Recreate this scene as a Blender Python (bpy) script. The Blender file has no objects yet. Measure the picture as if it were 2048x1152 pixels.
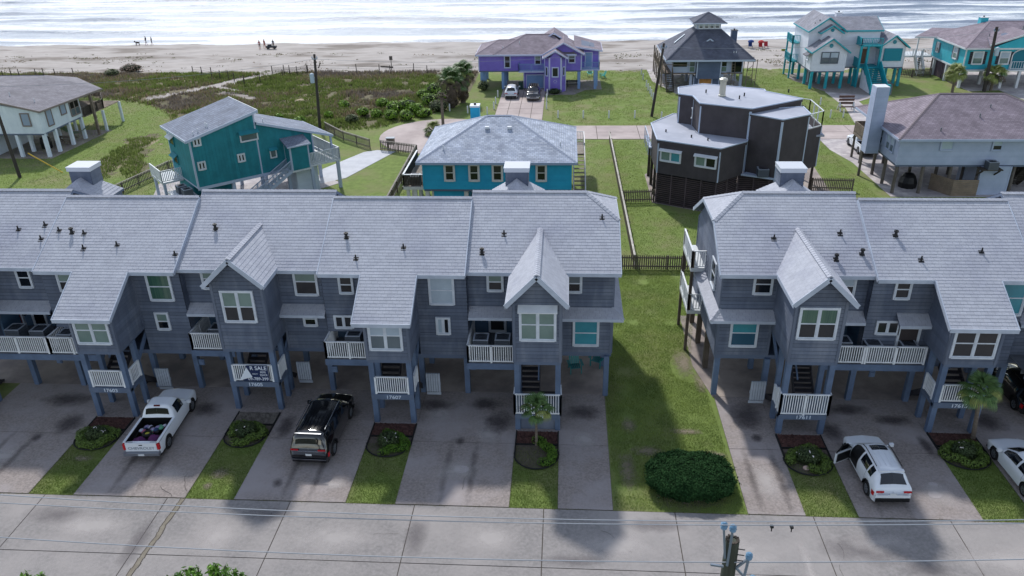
import bpy, math, random
import numpy as np
from mathutils import Vector, Matrix
random.seed(7); rng = np.random.default_rng(11)
S = bpy.context.scene; C = S.collection
V = Vector; R_ = math.radians; PI = math.pi
# ---------------- camera, sky, sun, exposure ----------------
F_PX, PITCH, ROLL, YAW, CAM_H = 1580.08, R_(26.569), R_(-1.1964), R_(-4.0915), 24.0
cy, sy = math.cos(YAW), math.sin(YAW)
fw = V((sy*math.cos(PITCH), cy*math.cos(PITCH), -math.sin(PITCH)))
rt = V((cy, -sy, 0)); up = rt.cross(fw)
r2 = rt*math.cos(ROLL)+up*math.sin(ROLL); u2 = -rt*math.sin(ROLL)+up*math.cos(ROLL)
cam = bpy.data.cameras.new('camera'); camo = bpy.data.objects.new('camera', cam); C.objects.link(camo)
cam.sensor_width = 36; cam.lens = F_PX/2048*36; cam.clip_end = 6000; cam.clip_start = .1
mw = Matrix((r2, u2, -fw)).transposed().to_4x4(); mw.translation = V((0, 0, CAM_H)); camo.matrix_world = mw
S.camera = camo
SUN = V((-.33, .92, 1.0)).normalized()          # towards the sun
elev = math.asin(SUN.z); azim = math.atan2(SUN.x, SUN.y)
w = bpy.data.worlds.new("World"); S.world = w; w.use_nodes = True
wn = w.node_tree.nodes; wl = w.node_tree.links; bg = wn['Background']
skt = wn.new('ShaderNodeTexSky'); skt.sky_type = 'NISHITA'; skt.sun_disc = False
skt.sun_elevation = elev; skt.sun_rotation = azim; skt.air_density = 1.1; skt.dust_density = .3; skt.ozone_density = 1.6
vb = wn.new('ShaderNodeRGBToBW'); vm = wn.new('ShaderNodeMix'); vm.data_type = 'RGBA'; vm.inputs[0].default_value = .55   # thin high veil of cloud greys the blue
wl.new(skt.outputs[0], vb.inputs[0]); wl.new(skt.outputs[0], vm.inputs[6]); wl.new(vb.outputs[0], vm.inputs[7]); wl.new(vm.outputs[2], bg.inputs[0]); bg.inputs[1].default_value = .15
sun = bpy.data.lights.new('sun', 'SUN'); sun.energy = 2.15; sun.angle = R_(2.8); sun.color = (1, .965, .92)
so = bpy.data.objects.new('sun', sun); C.objects.link(so); so.rotation_euler = SUN.to_track_quat('Z', 'Y').to_euler()
S.view_settings.view_transform = 'Standard'; S.view_settings.look = 'None'; S.view_settings.gamma = 1
S.view_settings.exposure = .8

# ---------------- materials ----------------
def lin(c):
    if isinstance(c, str):
        c = [int(c[i:i+2], 16)/255 for i in (0, 2, 4)]
        return tuple((x/12.92 if x <= .04045 else ((x+.055)/1.055)**2.4) for x in c)
    return tuple(c)
MC = {}
def M(name, c, c2=None, scale=1.0, rough=.8, bump=0.0, bscale=None, isl=0.0, metal=0.0, spec=.4, detail=4, stretch=None, c3=None, s3=.15, t3=(.45, .65), coat=0.0, contrast=(.35, .65), rot=0, trans=0.0):
    if name in MC: return MC[name]
    m = bpy.data.materials.new(name); m.use_nodes = True; n = m.node_tree.nodes; l = m.node_tree.links
    b = n['Principled BSDF']; c = lin(c)
    b.inputs['Roughness'].default_value = rough; b.inputs['Metallic'].default_value = metal
    b.inputs['Specular IOR Level'].default_value = spec; b.inputs['Coat Weight'].default_value = coat
    b.inputs['Coat Roughness'].default_value = .05
    tc = n.new('ShaderNodeTexCoord'); mp = n.new('ShaderNodeMapping'); l.new(tc.outputs['Object'], mp.inputs[0])
    if stretch: mp.inputs['Scale'].default_value = stretch
    mp.inputs['Rotation'].default_value = (0, 0, rot)
    col = None
    def noise(sc, det=detail):
        t = n.new('ShaderNodeTexNoise'); t.inputs['Scale'].default_value = sc; t.inputs['Detail'].default_value = det
        t.inputs['Roughness'].default_value = .62; l.new(mp.outputs[0], t.inputs[0]); return t
    def ramp(src, a, z):
        r = n.new('ShaderNodeMapRange'); r.inputs[1].default_value = a; r.inputs[2].default_value = z; l.new(src, r.inputs[0]); return r.outputs[0]
    def mix(fac, a, bcol):
        x = n.new('ShaderNodeMix'); x.data_type = 'RGBA'; l.new(fac, x.inputs[0])
        for i, q in ((6, a), (7, bcol)):
            if isinstance(q, tuple): x.inputs[i].default_value = (*q, 1)
            else: l.new(q, x.inputs[i])
        return x.outputs[2]
    col = c
    if c2: col = mix(ramp(noise(scale).outputs[0], *contrast), col, lin(c2))
    if c3: col = mix(ramp(noise(s3, 5).outputs[0], *t3), col, lin(c3))
    if isl:
        g = n.new('ShaderNodeNewGeometry'); mr = n.new('ShaderNodeMapRange'); l.new(g.outputs['Random Per Island'], mr.inputs[0])
        mr.inputs[3].default_value = 1-isl; mr.inputs[4].default_value = 1+isl
        x = n.new('ShaderNodeVectorMath'); x.operation = 'SCALE'; l.new(mr.outputs[0], x.inputs['Scale'])
        if isinstance(col, tuple): x.inputs[0].default_value = col
        else: l.new(col, x.inputs[0])
        col = x.outputs[0]
    if isinstance(col, tuple): b.inputs['Base Color'].default_value = (*col, 1)
    else: l.new(col, b.inputs['Base Color'])
    if bump:
        t = noise(bscale or scale*4, 3); bp = n.new('ShaderNodeBump'); bp.inputs['Strength'].default_value = min(1, bump)
        bp.inputs['Distance'].default_value = .05*max(1, bump); l.new(t.outputs[0], bp.inputs['Height']); l.new(bp.outputs[0], b.inputs['Normal'])
    if trans:
        tr = n.new('ShaderNodeBsdfTranslucent'); ms = n.new('ShaderNodeMixShader'); ms.inputs[0].default_value = trans
        if isinstance(col, tuple): tr.inputs[0].default_value = (*col, 1)
        else: l.new(col, tr.inputs[0])
        l.new(b.outputs[0], ms.inputs[1]); l.new(tr.outputs[0], ms.inputs[2]); l.new(ms.outputs[0], n['Material Output'].inputs[0])
    MC[name] = m; return m
def shingle_mat(name, c, c2, row=.2, w_=.33):
    """distant shingles: courses drawn by a brick texture on the slope coordinates"""
    m = bpy.data.materials.new(name); m.use_nodes = True; n = m.node_tree.nodes; l = m.node_tree.links; b = n['Principled BSDF']
    b.inputs['Roughness'].default_value = .85; b.inputs['Specular IOR Level'].default_value = .3
    u = n.new('ShaderNodeUVMap'); br = n.new('ShaderNodeTexBrick'); l.new(u.outputs[0], br.inputs[0])
    br.inputs['Scale'].default_value = 1; br.inputs['Brick Width'].default_value = w_; br.inputs['Row Height'].default_value = row
    br.inputs['Mortar Size'].default_value = .018; br.inputs['Mortar Smooth'].default_value = .3
    a, z = lin(c), lin(c2)
    br.inputs['Color1'].default_value = (*a, 1); br.inputs['Color2'].default_value = (*z, 1); br.inputs['Mortar'].default_value = (*[q*.55 for q in a], 1)
    t = n.new('ShaderNodeTexNoise'); t.inputs['Scale'].default_value = .7; t.inputs['Detail'].default_value = 6; l.new(u.outputs[0], t.inputs[0])
    mr = n.new('ShaderNodeMapRange'); mr.inputs[1].default_value = .3; mr.inputs[2].default_value = .7; mr.inputs[3].default_value = .78; mr.inputs[4].default_value = 1.2
    l.new(t.outputs[0], mr.inputs[0]); x = n.new('ShaderNodeVectorMath'); x.operation = 'SCALE'
    l.new(br.outputs[0], x.inputs[0]); l.new(mr.outputs[0], x.inputs['Scale']); l.new(x.outputs[0], b.inputs['Base Color'])
    bp = n.new('ShaderNodeBump'); bp.inputs['Strength'].default_value = .5; bp.inputs['Distance'].default_value = .02; bp.invert = True
    l.new(br.outputs['Fac'], bp.inputs['Height']); l.new(bp.outputs[0], b.inputs['Normal'])
    MC[name] = m; return m
white = M('white_paint', 'd0d4d8', 'bfc4ca', 1.5, .5)
railw = M('railing_white', 'e2e6ea', 'd0d4da', 3, .5)
trimw = M('trim_white', 'ccd3dc', 'b9c0cb', 2, .5)
lap_shade = M('painted_lap_shade', '373c47', rough=.95)  # dark backing colour paints the shadow lines between the lap boards
sideg = M('grey_siding', '5f6879', '535c6e', 1.6, .78, .2, 10, c3='707785', s3=.7, isl=.13, stretch=(1.4, 1.4, .35), t3=(.5, .7), detail=7)
postg = M('grey_post_paint', '5d6f8a', '506079', 1.2, .7)
fasc = M('pale_blue_fascia', 'b4bdcc', 'a2abba', 1.2, .6)
shing = M('grey_shingles', 'aeb1ba', 'a4a7b1', 2.2, .92, .3, 22, isl=.045, c3='9a9daa', s3=.3, detail=8, t3=(.48, .7), spec=.2)
shbase = M('roof_underlay', '596070', rough=.9)
soff = M('soffit_paint', '59657a', rough=.8)
deckm = M('deck_boards_grey', '7c8086', '686c74', 2, .8)
dark = M('dark_metal', '15171b', rough=.5)
blackp = M('black_plastic', '101114', rough=.45)
conc = M('concrete', 'aca5a6', '968f92', .35, .9, .15, 12, c3='beb8b6', s3=.9)
gl_dark = M('glass_dark', '0d141c', rough=.06, spec=.45)
gl_blind = M('glass_over_blinds', '6f8580', '5f7570', .8, .12, spec=.7)
gl_white = M('glass_over_white_shade', 'a9b9c6', '98a8b8', .8, .12, spec=.7)
gl_teal = M('glass_over_teal_shade', '3f8f9e', '367f90', .8, .1, spec=.7)
gl_brown = M('glass_over_dim_room', '24282e', '303134', .9, .08, spec=.45)
gl_green = M('glass_over_green_curtain', '2e5048', '4b6a58', 3, .1, spec=.7, stretch=(4, 1, .1))
gl_grey = M('glass_grey', '5c6a72', '4a5862', .8, .1, spec=.7)
wood = M('weathered_wood', '84786c', '63594f', 1.5, .9, .4, 10)
woodd = M('dark_weathered_wood', '4b443d', '393430', 1.5, .9, .4, 10)

# ---------------- mesh helpers ----------------
CT = [Matrix.Identity(4)]
def clip(poly, axis, lo, hi):
    for sgn, lim in ((1, lo), (-1, hi)):
        out = []; n = len(poly)
        for i in range(n):
            a, b = poly[i], poly[(i+1) % n]; da = sgn*(a[axis]-lim); db = sgn*(b[axis]-lim)
            if da >= 0: out.append(a)
            if (da > 0 and db < 0) or (da < 0 and db > 0):
                t = da/(da-db); out.append((a[0]+(b[0]-a[0])*t, a[1]+(b[1]-a[1])*t))
        poly = out
        if len(poly) < 3: return []
    return poly
BOXF = ((0, 3, 2, 1), (4, 5, 6, 7), (0, 1, 5, 4), (1, 2, 6, 5), (2, 3, 7, 6), (3, 0, 4, 7))
class MB:
    def __init__(s): s.v = []; s.f = []; s.m = []; s.uv = {}
    def add(s, vs, fs, m=0):
        k = len(s.v); T = CT[0]
        s.v += [tuple(T @ V(q)) for q in vs]
        for f in fs: s.f.append(tuple(k+i for i in f)); s.m.append(m)
        return s
    def box(s, x0, x1, y0, y1, z0, z1, m=0):
        return s.add([(x0, y0, z0), (x1, y0, z0), (x1, y1, z0), (x0, y1, z0), (x0, y0, z1), (x1, y0, z1), (x1, y1, z1), (x0, y1, z1)], BOXF, m)
    def obox(s, O, U, N, u0, u1, z0, z1, n0, n1, m=0):
        """box in a wall frame: u along the wall, z up, n outwards"""
        O = V(O); U = V((U[0], U[1], 0)); N = V((N[0], N[1], 0)); Z = V((0, 0, 1))
        p = lambda u, n, z: O+U*u+N*n+Z*z
        return s.add([p(u0, n1, z0), p(u1, n1, z0), p(u1, n0, z0), p(u0, n0, z0), p(u0, n1, z1), p(u1, n1, z1), p(u1, n0, z1), p(u0, n0, z1)], BOXF, m)
    def beam(s, p, q, w, h, m=0, upv=(0, 0, 1)):
        p, q = V(p), V(q); d = (q-p).normalized(); a = d.cross(V(upv))
        if a.length < 1e-4: a = d.cross(V((0, 1, 0)))
        a.normalize(); b = a.cross(d); a *= w/2; b *= h/2
        return s.add([p-a-b, p+a-b, p+a+b, p-a+b, q-a-b, q+a-b, q+a+b, q-a+b], BOXF, m)
    def cyl(s, p, q, r0, r1=None, n=10, m=0):
        p, q = V(p), V(q); r1 = r0 if r1 is None else r1; d = (q-p).normalized()
        a = d.cross(V((0, 0, 1)));  a = V((1, 0, 0)) if a.length < 1e-4 else a.normalized(); b = d.cross(a)
        vs = [c+(a*math.cos(2*PI*i/n)+b*math.sin(2*PI*i/n))*r for c, r in ((p, r0), (q, r1)) for i in range(n)]
        return s.add(vs, [(i, (i+1) % n, n+(i+1) % n, n+i) for i in range(n)]+[tuple(range(n))[::-1], tuple(range(n, 2*n))], m)
    def tube(s, pts, r, n=5, m=0):
        for a, b in zip(pts[:-1], pts[1:]): s.cyl(a, b, r, r, n, m)
        return s
    def lathe(s, O, prof, n=12, m=0):
        vs = [(O[0]+r*math.cos(2*PI*i/n), O[1]+r*math.sin(2*PI*i/n), O[2]+z) for r, z in prof for i in range(n)]
        fs = [(j*n+i, j*n+(i+1) % n, (j+1)*n+(i+1) % n, (j+1)*n+i) for j in range(len(prof)-1) for i in range(n)]
        return s.add(vs, fs+[tuple(range(n))[::-1], tuple(range((len(prof)-1)*n, len(prof)*n))], m)
    def prism(s, pts, d, m=0, ms=None):
        n = len(pts); d = V(d); vs = [V(p) for p in pts]; ms = m if ms is None else ms
        s.add(vs+[p+d for p in vs], [tuple(range(n))], m); k = len(s.v)-2*n
        s.f.append(tuple(k+n+i for i in range(n))[::-1]); s.m.append(ms)
        for i in range(n):
            j = (i+1) % n; s.f.append((k+i, k+n+i, k+n+j, k+j)); s.m.append(ms)
        return s
    def siding(s, O, U, N, poly, lap=.2, vert=False, depth=.022, m=0):
        O = V(O); U = V((U[0], U[1], 0)); N = V((N[0], N[1], 0)); ax = 0 if vert else 1
        lo = min(p[ax] for p in poly); hi = max(p[ax] for p in poly); k = int(math.ceil((hi-lo)/lap-1e-6))
        for i in range(k):
            a = lo+i*lap; b = min(hi, a+lap); ga = .012 if vert else (.034 if lap > .195 and lap < .25 else .02); a += 0 if vert else ga; q = clip(poly, ax, a+(.012 if vert else 0), b-(.012 if vert else 0))
            if not q: continue
            of = (lambda p: depth) if vert else (lambda p: depth*(1-(p[1]-a)/lap)+.002)
            s.add([O+U*p[0]+V((0, 0, p[1]))+N*of(p) for p in q], [tuple(range(len(q)))], m)
            if not vert:
                e = [p for p in q if abs(p[1]-a) < 1e-6]
                if len(e) >= 2:
                    e = sorted(e)[0], sorted(e)[-1]; w0, w1 = [O+U*p[0]+V((0, 0, p[1])) for p in e]; n_ = N*(depth+.002)
                    s.add([w0, w1, w1+n_, w0+n_], [(0, 1, 2, 3)], m)
        return s
    def shingles(s, O, U, Vv, poly, row=.19, tab=.31, t=.016, m=0):
        O, U, Vv = V(O), V(U), V(Vv); N = U.cross(Vv).normalized()
        if N.z < 0: N = -N
        v0 = min(p[1] for p in poly); v1 = max(p[1] for p in poly); k = int((v1-v0)/row)
        def span(v):
            xs = []
            for i in range(len(poly)):
                a, b = poly[i], poly[(i+1) % len(poly)]
                if abs(a[1]-b[1]) < 1e-9:
                    if abs(a[1]-v) < 1e-6: xs += [a[0], b[0]]
                elif min(a[1], b[1])-1e-9 <= v <= max(a[1], b[1])+1e-9: xs.append(a[0]+(b[0]-a[0])*(v-a[1])/(b[1]-a[1]))
            return (min(xs), max(xs)) if xs else (0, 0)
        for i in range(k+1):
            a = v0+i*row; b = min(v1-1e-4, a+row)
            if b-a < .03: continue
            la, ra = span(a+1e-4); lb, rb = span(b-1e-4); off = (i % 2)*tab*.5+random.uniform(-.05, .05)
            u = math.floor((min(la, lb)-off)/tab)*tab+off
            while u < max(ra, rb):
                h = t*random.uniform(.97, 1.04); g = .003
                ua, ub = max(u+g, la), min(u+tab-g, ra); wa, wb = max(u+g, lb), min(u+tab-g, rb); u += tab
                if ub <= ua and wb <= wa: continue
                if ub < ua: ua = ub = (min(max(ua, la), ra))
                if wb < wa: wa = wb = (min(max(wa, lb), rb))
                P = lambda x, y, n: O+U*x+Vv*y+N*n
                s.add([P(ua, a, 0), P(ub, a, 0), P(ub, a, h), P(ua, a, h), P(wb, b+.01, .004), P(wa, b+.01, .004)], [(0, 1, 2, 3), (3, 2, 4, 5)], m)
        return s
    def build(s, name, mats, parent=None, smooth=False, **props):
        if not isinstance(mats, (list, tuple)): mats = [mats]
        me = bpy.data.meshes.new(name); me.from_pydata(s.v, [], s.f); me.validate()
        for q in mats: me.materials.append(q)
        if len(me.polygons) == len(s.m): me.polygons.foreach_set('material_index', s.m)
        if smooth: me.polygons.foreach_set('use_smooth', [True]*len(me.polygons))
        return link(name, me, parent, **props)
WL = {}
def link(name, me, parent=None, **props):
    o = bpy.data.objects.new(name, me); C.objects.link(o)
    if parent is not None:
        o.parent = parent
        L = WL.get(parent.name)
        if L is not None: o.matrix_parent_inverse = Matrix.Translation(-L)
    for k, v in props.items(): o[k] = v
    return o
def thing(name, label, cat, loc=(0, 0, 0), group=None):
    o = bpy.data.objects.new(name, None); C.objects.link(o); L = CT[0] @ V(loc); o.location = L; WL[o.name] = L
    o['label'] = label; o['category'] = cat
    if group: o['group'] = group
    return o
def tag(o, label, cat, group=None):
    o['label'] = label; o['category'] = cat
    if group: o['group'] = group
    return o
def piece(name, me, parent, M4):
    o = link(name, me, parent); o.matrix_basis = M4; return o
def dup(root, loc, label=None, rotz=0, scale=1.0, group=None):
    r = root.copy(); C.objects.link(r); r.location = loc; r.rotation_euler = (0, 0, rotz); r.scale = (scale,)*3
    if label: r['label'] = label
    if group: r['group'] = group
    for ch in list(root.children):
        c = ch.copy(); C.objects.link(c); c.parent = r
        for g in ch.children:
            d = g.copy(); C.objects.link(d); d.parent = c
    return r
def struct(o): o['kind'] = 'structure'; return o
def np_mesh(name, verts, k, mats, parent=None, mi=None, **props):
    """verts: (n*k,3) array, faces are consecutive runs of k vertices"""
    n = len(verts)//k; me = bpy.data.meshes.new(name); me.vertices.add(n*k); me.loops.add(n*k); me.polygons.add(n)
    me.vertices.foreach_set('co', np.ascontiguousarray(verts, dtype=np.float32).ravel())
    me.loops.foreach_set('vertex_index', np.arange(n*k, dtype=np.int32))
    me.polygons.foreach_set('loop_start', np.arange(0, n*k, k, dtype=np.int32))
    for q in (mats if isinstance(mats, (list, tuple)) else [mats]): me.materials.append(q)
    if mi is not None: me.polygons.foreach_set('material_index', np.ascontiguousarray(mi, dtype=np.int32))
    me.update(calc_edges=True); return link(name, me, parent, **props)
def grid_mesh(name, X, Y, Z, mats, parent=None, mi=None, **props):
    ny, nx = X.shape; vs = np.stack([X, Y, Z], -1).reshape(-1, 3); i = np.arange((ny-1)*(nx-1)); r, c = i//(nx-1), i % (nx-1); a = r*nx+c
    f = np.stack([a, a+1, a+nx+1, a+nx], 1); me = bpy.data.meshes.new(name); me.vertices.add(len(vs)); me.loops.add(f.size); me.polygons.add(len(f))
    me.vertices.foreach_set('co', vs.astype(np.float32).ravel()); me.loops.foreach_set('vertex_index', f.astype(np.int32).ravel())
    me.polygons.foreach_set('loop_start', np.arange(0, f.size, 4, dtype=np.int32)); me.polygons.foreach_set('use_smooth', np.ones(len(f), dtype=bool))
    for q in (mats if isinstance(mats, (list, tuple)) else [mats]): me.materials.append(q)
    if mi is not None: me.polygons.foreach_set('material_index', np.ascontiguousarray(mi, dtype=np.int32))
    me.update(calc_edges=True); return link(name, me, parent, **props)
def vnoise(x, y, seed=0):
    xi = np.floor(x).astype(int); yi = np.floor(y).astype(int); fx = x-xi; fy = y-yi; fx = fx*fx*(3-2*fx); fy = fy*fy*(3-2*fy)
    def h(a, b):
        q = (a*374761393+b*668265263+seed*1442695041) & 0x7fffffff; q = (q ^ (q >> 13))*1274126177 & 0x7fffffff; return ((q ^ (q >> 16)) & 0xffff)/65535.0
    return (h(xi, yi)*(1-fx)+h(xi+1, yi)*fx)*(1-fy)+(h(xi, yi+1)*(1-fx)+h(xi+1, yi+1)*fx)*fy
def fbm(x, y, o=4, seed=0):
    s = 0; a = .5
    for i in range(o): s = s+a*vnoise(x, y, seed+i); x = x*2.03; y = y*2.03; a *= .5
    return s
# ---------------- ground, beach, sea ----------------
lawn_m = M('lawn', '64743e', '758649', 1.7, .95, .5, 30, c3='7d7c58', s3=.22, t3=(.46, .68), detail=8, spec=.15)
lawn_b = M('lawn_blades', '718446', '96a65c', .6, .8, isl=.28, spec=.2, detail=6, trans=.4)
lawn_dark = M('dark_turf_blades', '5e7435', '7c8c4a', .8, .8, isl=.28, spec=.2, trans=.4)  # deeper green than the lawn blades, for the drive strips
sand_m = M('sand', 'aaa4a0', '97908b', .5, .95, .4, 3, c3='787069', s3=.13, t3=(.52, .62), detail=9, stretch=(.45, 1.3, 1))
scrub_m = M('scrub_floor', '5b5a3e', '6a604c', .8, .95, .6, 8, c3='9d8f78', s3=.15, t3=(.55, .7), detail=8)
vg = MB(); vg.box(-700, 700, -200, 17.2, -.3, .02); struct(vg.build('added_glare_sheet', M('glare_sheet_dark', '39442a', '4a4a33', .6, .95, .6, 6, c3='2c3622', s3=.2)))  # unseen dark sheet added to cut bright lawn reflections in glass
gnd = MB()
gnd.box(-700, 700, -200, 60, -.4, 0); struct(gnd.build('ground', lawn_m))
xs = np.arange(-170, 150.1, .6); ys = np.arange(60, 168.1, .5); X, Y = np.meshgrid(xs, ys)
bx = np.array([-170, -85, -72, -62, -56, -51, -47, -44, -40, -34, -28, -21.5, -19.5, -16, -13.6, -13]); by = np.array([114, 113, 107, 104, 101.5, 97.5, 92, 89, 88.5, 88.3, 87.8, 88.6, 91.5, 95.5, 100, 121])
jag = (fbm(X*.5, Y*.5, 3, 5)-.47)*5
lower = np.interp(X, bx, by)+jag*.5
upper = np.where(X < -12.5, np.where(X < -60, 121.5, 119.6), np.where(X < 60, 121, 122))+jag
scrub = (X < -12.9) & (Y > lower) & (Y < upper)
path_pts = [(-56, 103.5), (-52.5, 108), (-50.1, 111.5), (-47.9, 115.5), (-44.6, 119), (-44, 124)]
pd = np.full(X.shape, 99.)
def segd(X, Y, a, b):
    ax, ay = a; dx, dy = b[0]-ax, b[1]-ay; t = np.clip(((X-ax)*dx+(Y-ay)*dy)/(dx*dx+dy*dy), 0, 1); return np.hypot(X-ax-dx*t, Y-ay-dy*t)
for a, b in zip(path_pts[:-1], path_pts[1:]): pd = np.minimum(pd, segd(X, Y, a, b)-(1.2 if a[1] > 110 else .7))
for a, b in (((-47.5, 106.5), (-43.5, 105.2)), ((-45, 106), (-41.5, 103)), ((-50, 111), (-45.5, 108))): pd = np.minimum(pd, segd(X, Y, a, b)-.5)
pd = pd+(fbm(X*1.3, Y*1.3, 2, 9)-.45)*1.2
sand = (Y >= upper) | ((pd < 0) & (Y > 99))
weeds = (segd(X, Y, (-47, 84), (-46, 71))+jag*.8 < 1.5) | (segd(X, Y, (-46, 79), (-42, 72))+jag*.6 < 1.0)
Z = np.where(scrub & ~sand, (fbm(X*.55, Y*.55, 4, 3)-.35)*.7*np.clip((Y-lower)/4, 0, 1), 0)
Z = Z+np.where(Y > 118, (fbm(X*.25, Y*.4, 4, 8)-.45)*.35*np.clip((Y-118)/4, 0, 1), 0)-np.clip(Y-134, 0, 60)*.028
Z[0] = 0
mi = np.where(sand, 1, np.where(scrub | weeds, 2, 0))[:-1, :-1].ravel()
struct(grid_mesh('terrain', X, Y, Z, [lawn_m, sand_m, scrub_m], mi=mi))
# wide flats either side so the place goes on past the frame
sd = MB()
sd.add([(-700, 60, 0), (-170, 60, 0), (-170, 120, 0), (-700, 120, 0)], [(0, 1, 2, 3)]).add([(150, 60, 0), (700, 60, 0), (700, 120, 0), (150, 120, 0)], [(0, 1, 2, 3)])
struct(sd.build('lawn_flats', lawn_m)); sd = MB()
for a, b in ((-700, -170), (150, 700)): sd.add([(a, 120, 0), (b, 120, 0), (b, 168, -1), (a, 168, -1)], [(0, 1, 2, 3)])
struct(sd.build('beach_flats', sand_m))
def zat(x, y):
    x = np.asarray(x, float); y = np.asarray(y, float); i = np.clip(np.round((y-60)/.5).astype(int), 0, Z.shape[0]-1); j = np.clip(np.round((x+170)/.6).astype(int), 0, Z.shape[1]-1)
    return np.where((y > 60) & (y < 168), Z[i, j], 0.)
# sea: rolling surf with foam
def sea_mat():
    m = bpy.data.materials.new('sea_water'); m.use_nodes = True; n = m.node_tree.nodes; l = m.node_tree.links; b = n['Principled BSDF']
    tc = n.new('ShaderNodeTexCoord')
    def nz(sx, sy, det, ro, off=0):
        mp = n.new('ShaderNodeMapping'); mp.inputs['Scale'].default_value = (sx, sy, 1); mp.inputs['Location'].default_value = (off, off*.7, 0); l.new(tc.outputs['Object'], mp.inputs[0])
        t = n.new('ShaderNodeTexNoise'); t.inputs['Scale'].default_value = 1; t.inputs['Detail'].default_value = det; t.inputs['Roughness'].default_value = ro
        t.inputs['Distortion'].default_value = .4; l.new(mp.outputs[0], t.inputs[0]); return t.outputs[0]
    a = nz(.018, .11, 7, .62); c = nz(.2, 1.0, 8, .72, 5); f = nz(1.4, 3.4, 5, .75, 9)
    ad = n.new('ShaderNodeMath'); ad.operation = 'MULTIPLY_ADD'; l.new(c, ad.inputs[0]); ad.inputs[1].default_value = .8; l.new(a, ad.inputs[2])
    ae = n.new('ShaderNodeMath'); ae.operation = 'MULTIPLY_ADD'; l.new(f, ae.inputs[0]); ae.inputs[1].default_value = .42; l.new(ad.outputs[0], ae.inputs[2])
    at = n.new('ShaderNodeAttribute'); at.attribute_name = 'crest'
    af = n.new('ShaderNodeMath'); af.operation = 'ADD'; l.new(ae.outputs[0], af.inputs[0]); l.new(at.outputs['Fac'], af.inputs[1])
    mr = n.new('ShaderNodeMapRange'); mr.inputs[1].default_value = .95; mr.inputs[2].default_value = 1.2; l.new(af.outputs[0], mr.inputs[0]); mr.interpolation_type = 'SMOOTHSTEP'
    x = n.new('ShaderNodeMix'); x.data_type = 'RGBA'; l.new(mr.outputs[0], x.inputs[0]); x.inputs[6].default_value = (*lin('6d7b8e'), 1); x.inputs[7].default_value = (.66, .69, .72, 1)
    l.new(x.outputs[2], b.inputs['Base Color'])
    rr = n.new('ShaderNodeMapRange'); l.new(mr.outputs[0], rr.inputs[0]); rr.inputs[3].default_value = .35; rr.inputs[4].default_value = .7; l.new(rr.outputs[0], b.inputs['Roughness'])
    bp = n.new('ShaderNodeBump'); bp.inputs['Strength'].default_value = .8; bp.inputs['Distance'].default_value = .35; l.new(ae.outputs[0], bp.inputs['Height']); l.new(bp.outputs[0], b.inputs['Normal'])
    return m
sx = np.arange(-230, 260.1, .9); sy_ = np.arange(146, 262.1, .55); X2, Y2 = np.meshgrid(sx, sy_)
ph = Y2+(fbm(X2*.012, Y2*.02, 3, 21)-.45)*22; crest = np.maximum(0, np.sin(ph*2*PI/12.5))**5*np.clip(fbm(X2*.03+3, ph*.05, 3, 33)*2-.55, 0, 1)
edge = np.clip((Y2-149)/10, 0, 1)
Z2 = -.48-np.clip(149.5-Y2-(fbm(X2*.05, Y2*0, 3, 41)-.45)*2.5, -1, 6)*.11+edge*(crest*.9+(fbm(X2*.2, Y2*.5, 3, 6)-.45)*.35)
so_ = struct(grid_mesh('sea', X2, Y2, Z2, sea_mat()))
att = so_.data.attributes.new('crest', 'FLOAT', 'POINT')
foamy = np.where(Y2 < 156, .10, 0)+np.clip(np.sin(ph*2*PI/12.5-.9), 0, 1)*.42*np.clip((262-Y2)/60, 0, 1)-(np.maximum(0, np.sin(ph*2*PI/12.5+.35))**8)*np.clip(fbm(X2*.05+9, ph*.09, 3, 51)*3-1.1, 0, 1)*1.0-.08
att.data.foreach_set('value', foamy.astype(np.float32).ravel())
fl = MB(); fl.box(-3000, 3000, 262, 5000, -3, -.4); fl.box(-3000, -230, 150, 262, -3, -.5); fl.box(260, 3000, 150, 262, -3, -.5); struct(fl.build('open_sea', so_.data.materials[0]))

# ---------------- concrete road, driveways, pads ----------------
road_m = M('road_concrete', '8f8b8a', '7b7877', 7, .9, .5, 30, c3='999492', s3=.22, detail=9, isl=.05, t3=(.42, .66))
drive_m = M('driveway_aggregate', '9a918d', '7e7673', 9, .92, .6, 30, c3='9c9595', s3=.3, detail=9, isl=.05)
drive_f = M('carport_slab', 'a0958d', '8c827c', .6, .9, .15, 20, c3='7a7170', s3=.3, detail=8)
pink_m = M('pinkish_concrete', 'ab9e9b', '9c908d', .5, .9, .15, 14, c3='b7aba7', s3=.2)
joint_m = M('joint_dirt', '4b453f', rough=1)
rd = thing('road', 'x', 'road', (0, 24, 0)); del rd['label'], rd['category']; struct(rd)
bs = MB(); bs.box(-150, 150, 17.2, 26.46, -.2, .012); bs.build('roadbed', joint_m, rd)
XJ = [-40.2, -34.5, -28.9, -23.27, -17.57, -11.95, -6.38, -.71, 4.93, 10.75, 16.4, 22.1, 27.8, 33.4]
for j in range(len(XJ)-1):
    for y0, y1 in ((17.3, 23.06), (23.1, 26.42)):
        s = MB(); g = .02
        x0, x1 = XJ[j]+g, XJ[j+1]-g
        s.box(x0, x1, y0, y1, 0, .03+random.uniform(-.003, .003)); s.build('slab', road_m, rd)
for a, b in ((-150, -40.2), (33.4, 150)): s = MB(); s.box(a, b, 17.3, 26.42, 0, .03); s.build('slab', road_m, rd)
cr = MB()          # patched trench across the road with cracked edges
pts = [(-16.85, 26.4), (-16.88, 25.6), (-16.96, 24.8), (-16.9, 24.1), (-17.0, 23.4), (-17.02, 22.6), (-17.1, 21.8), (-17.06, 20.5), (-17.1, 17.4)]
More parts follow.
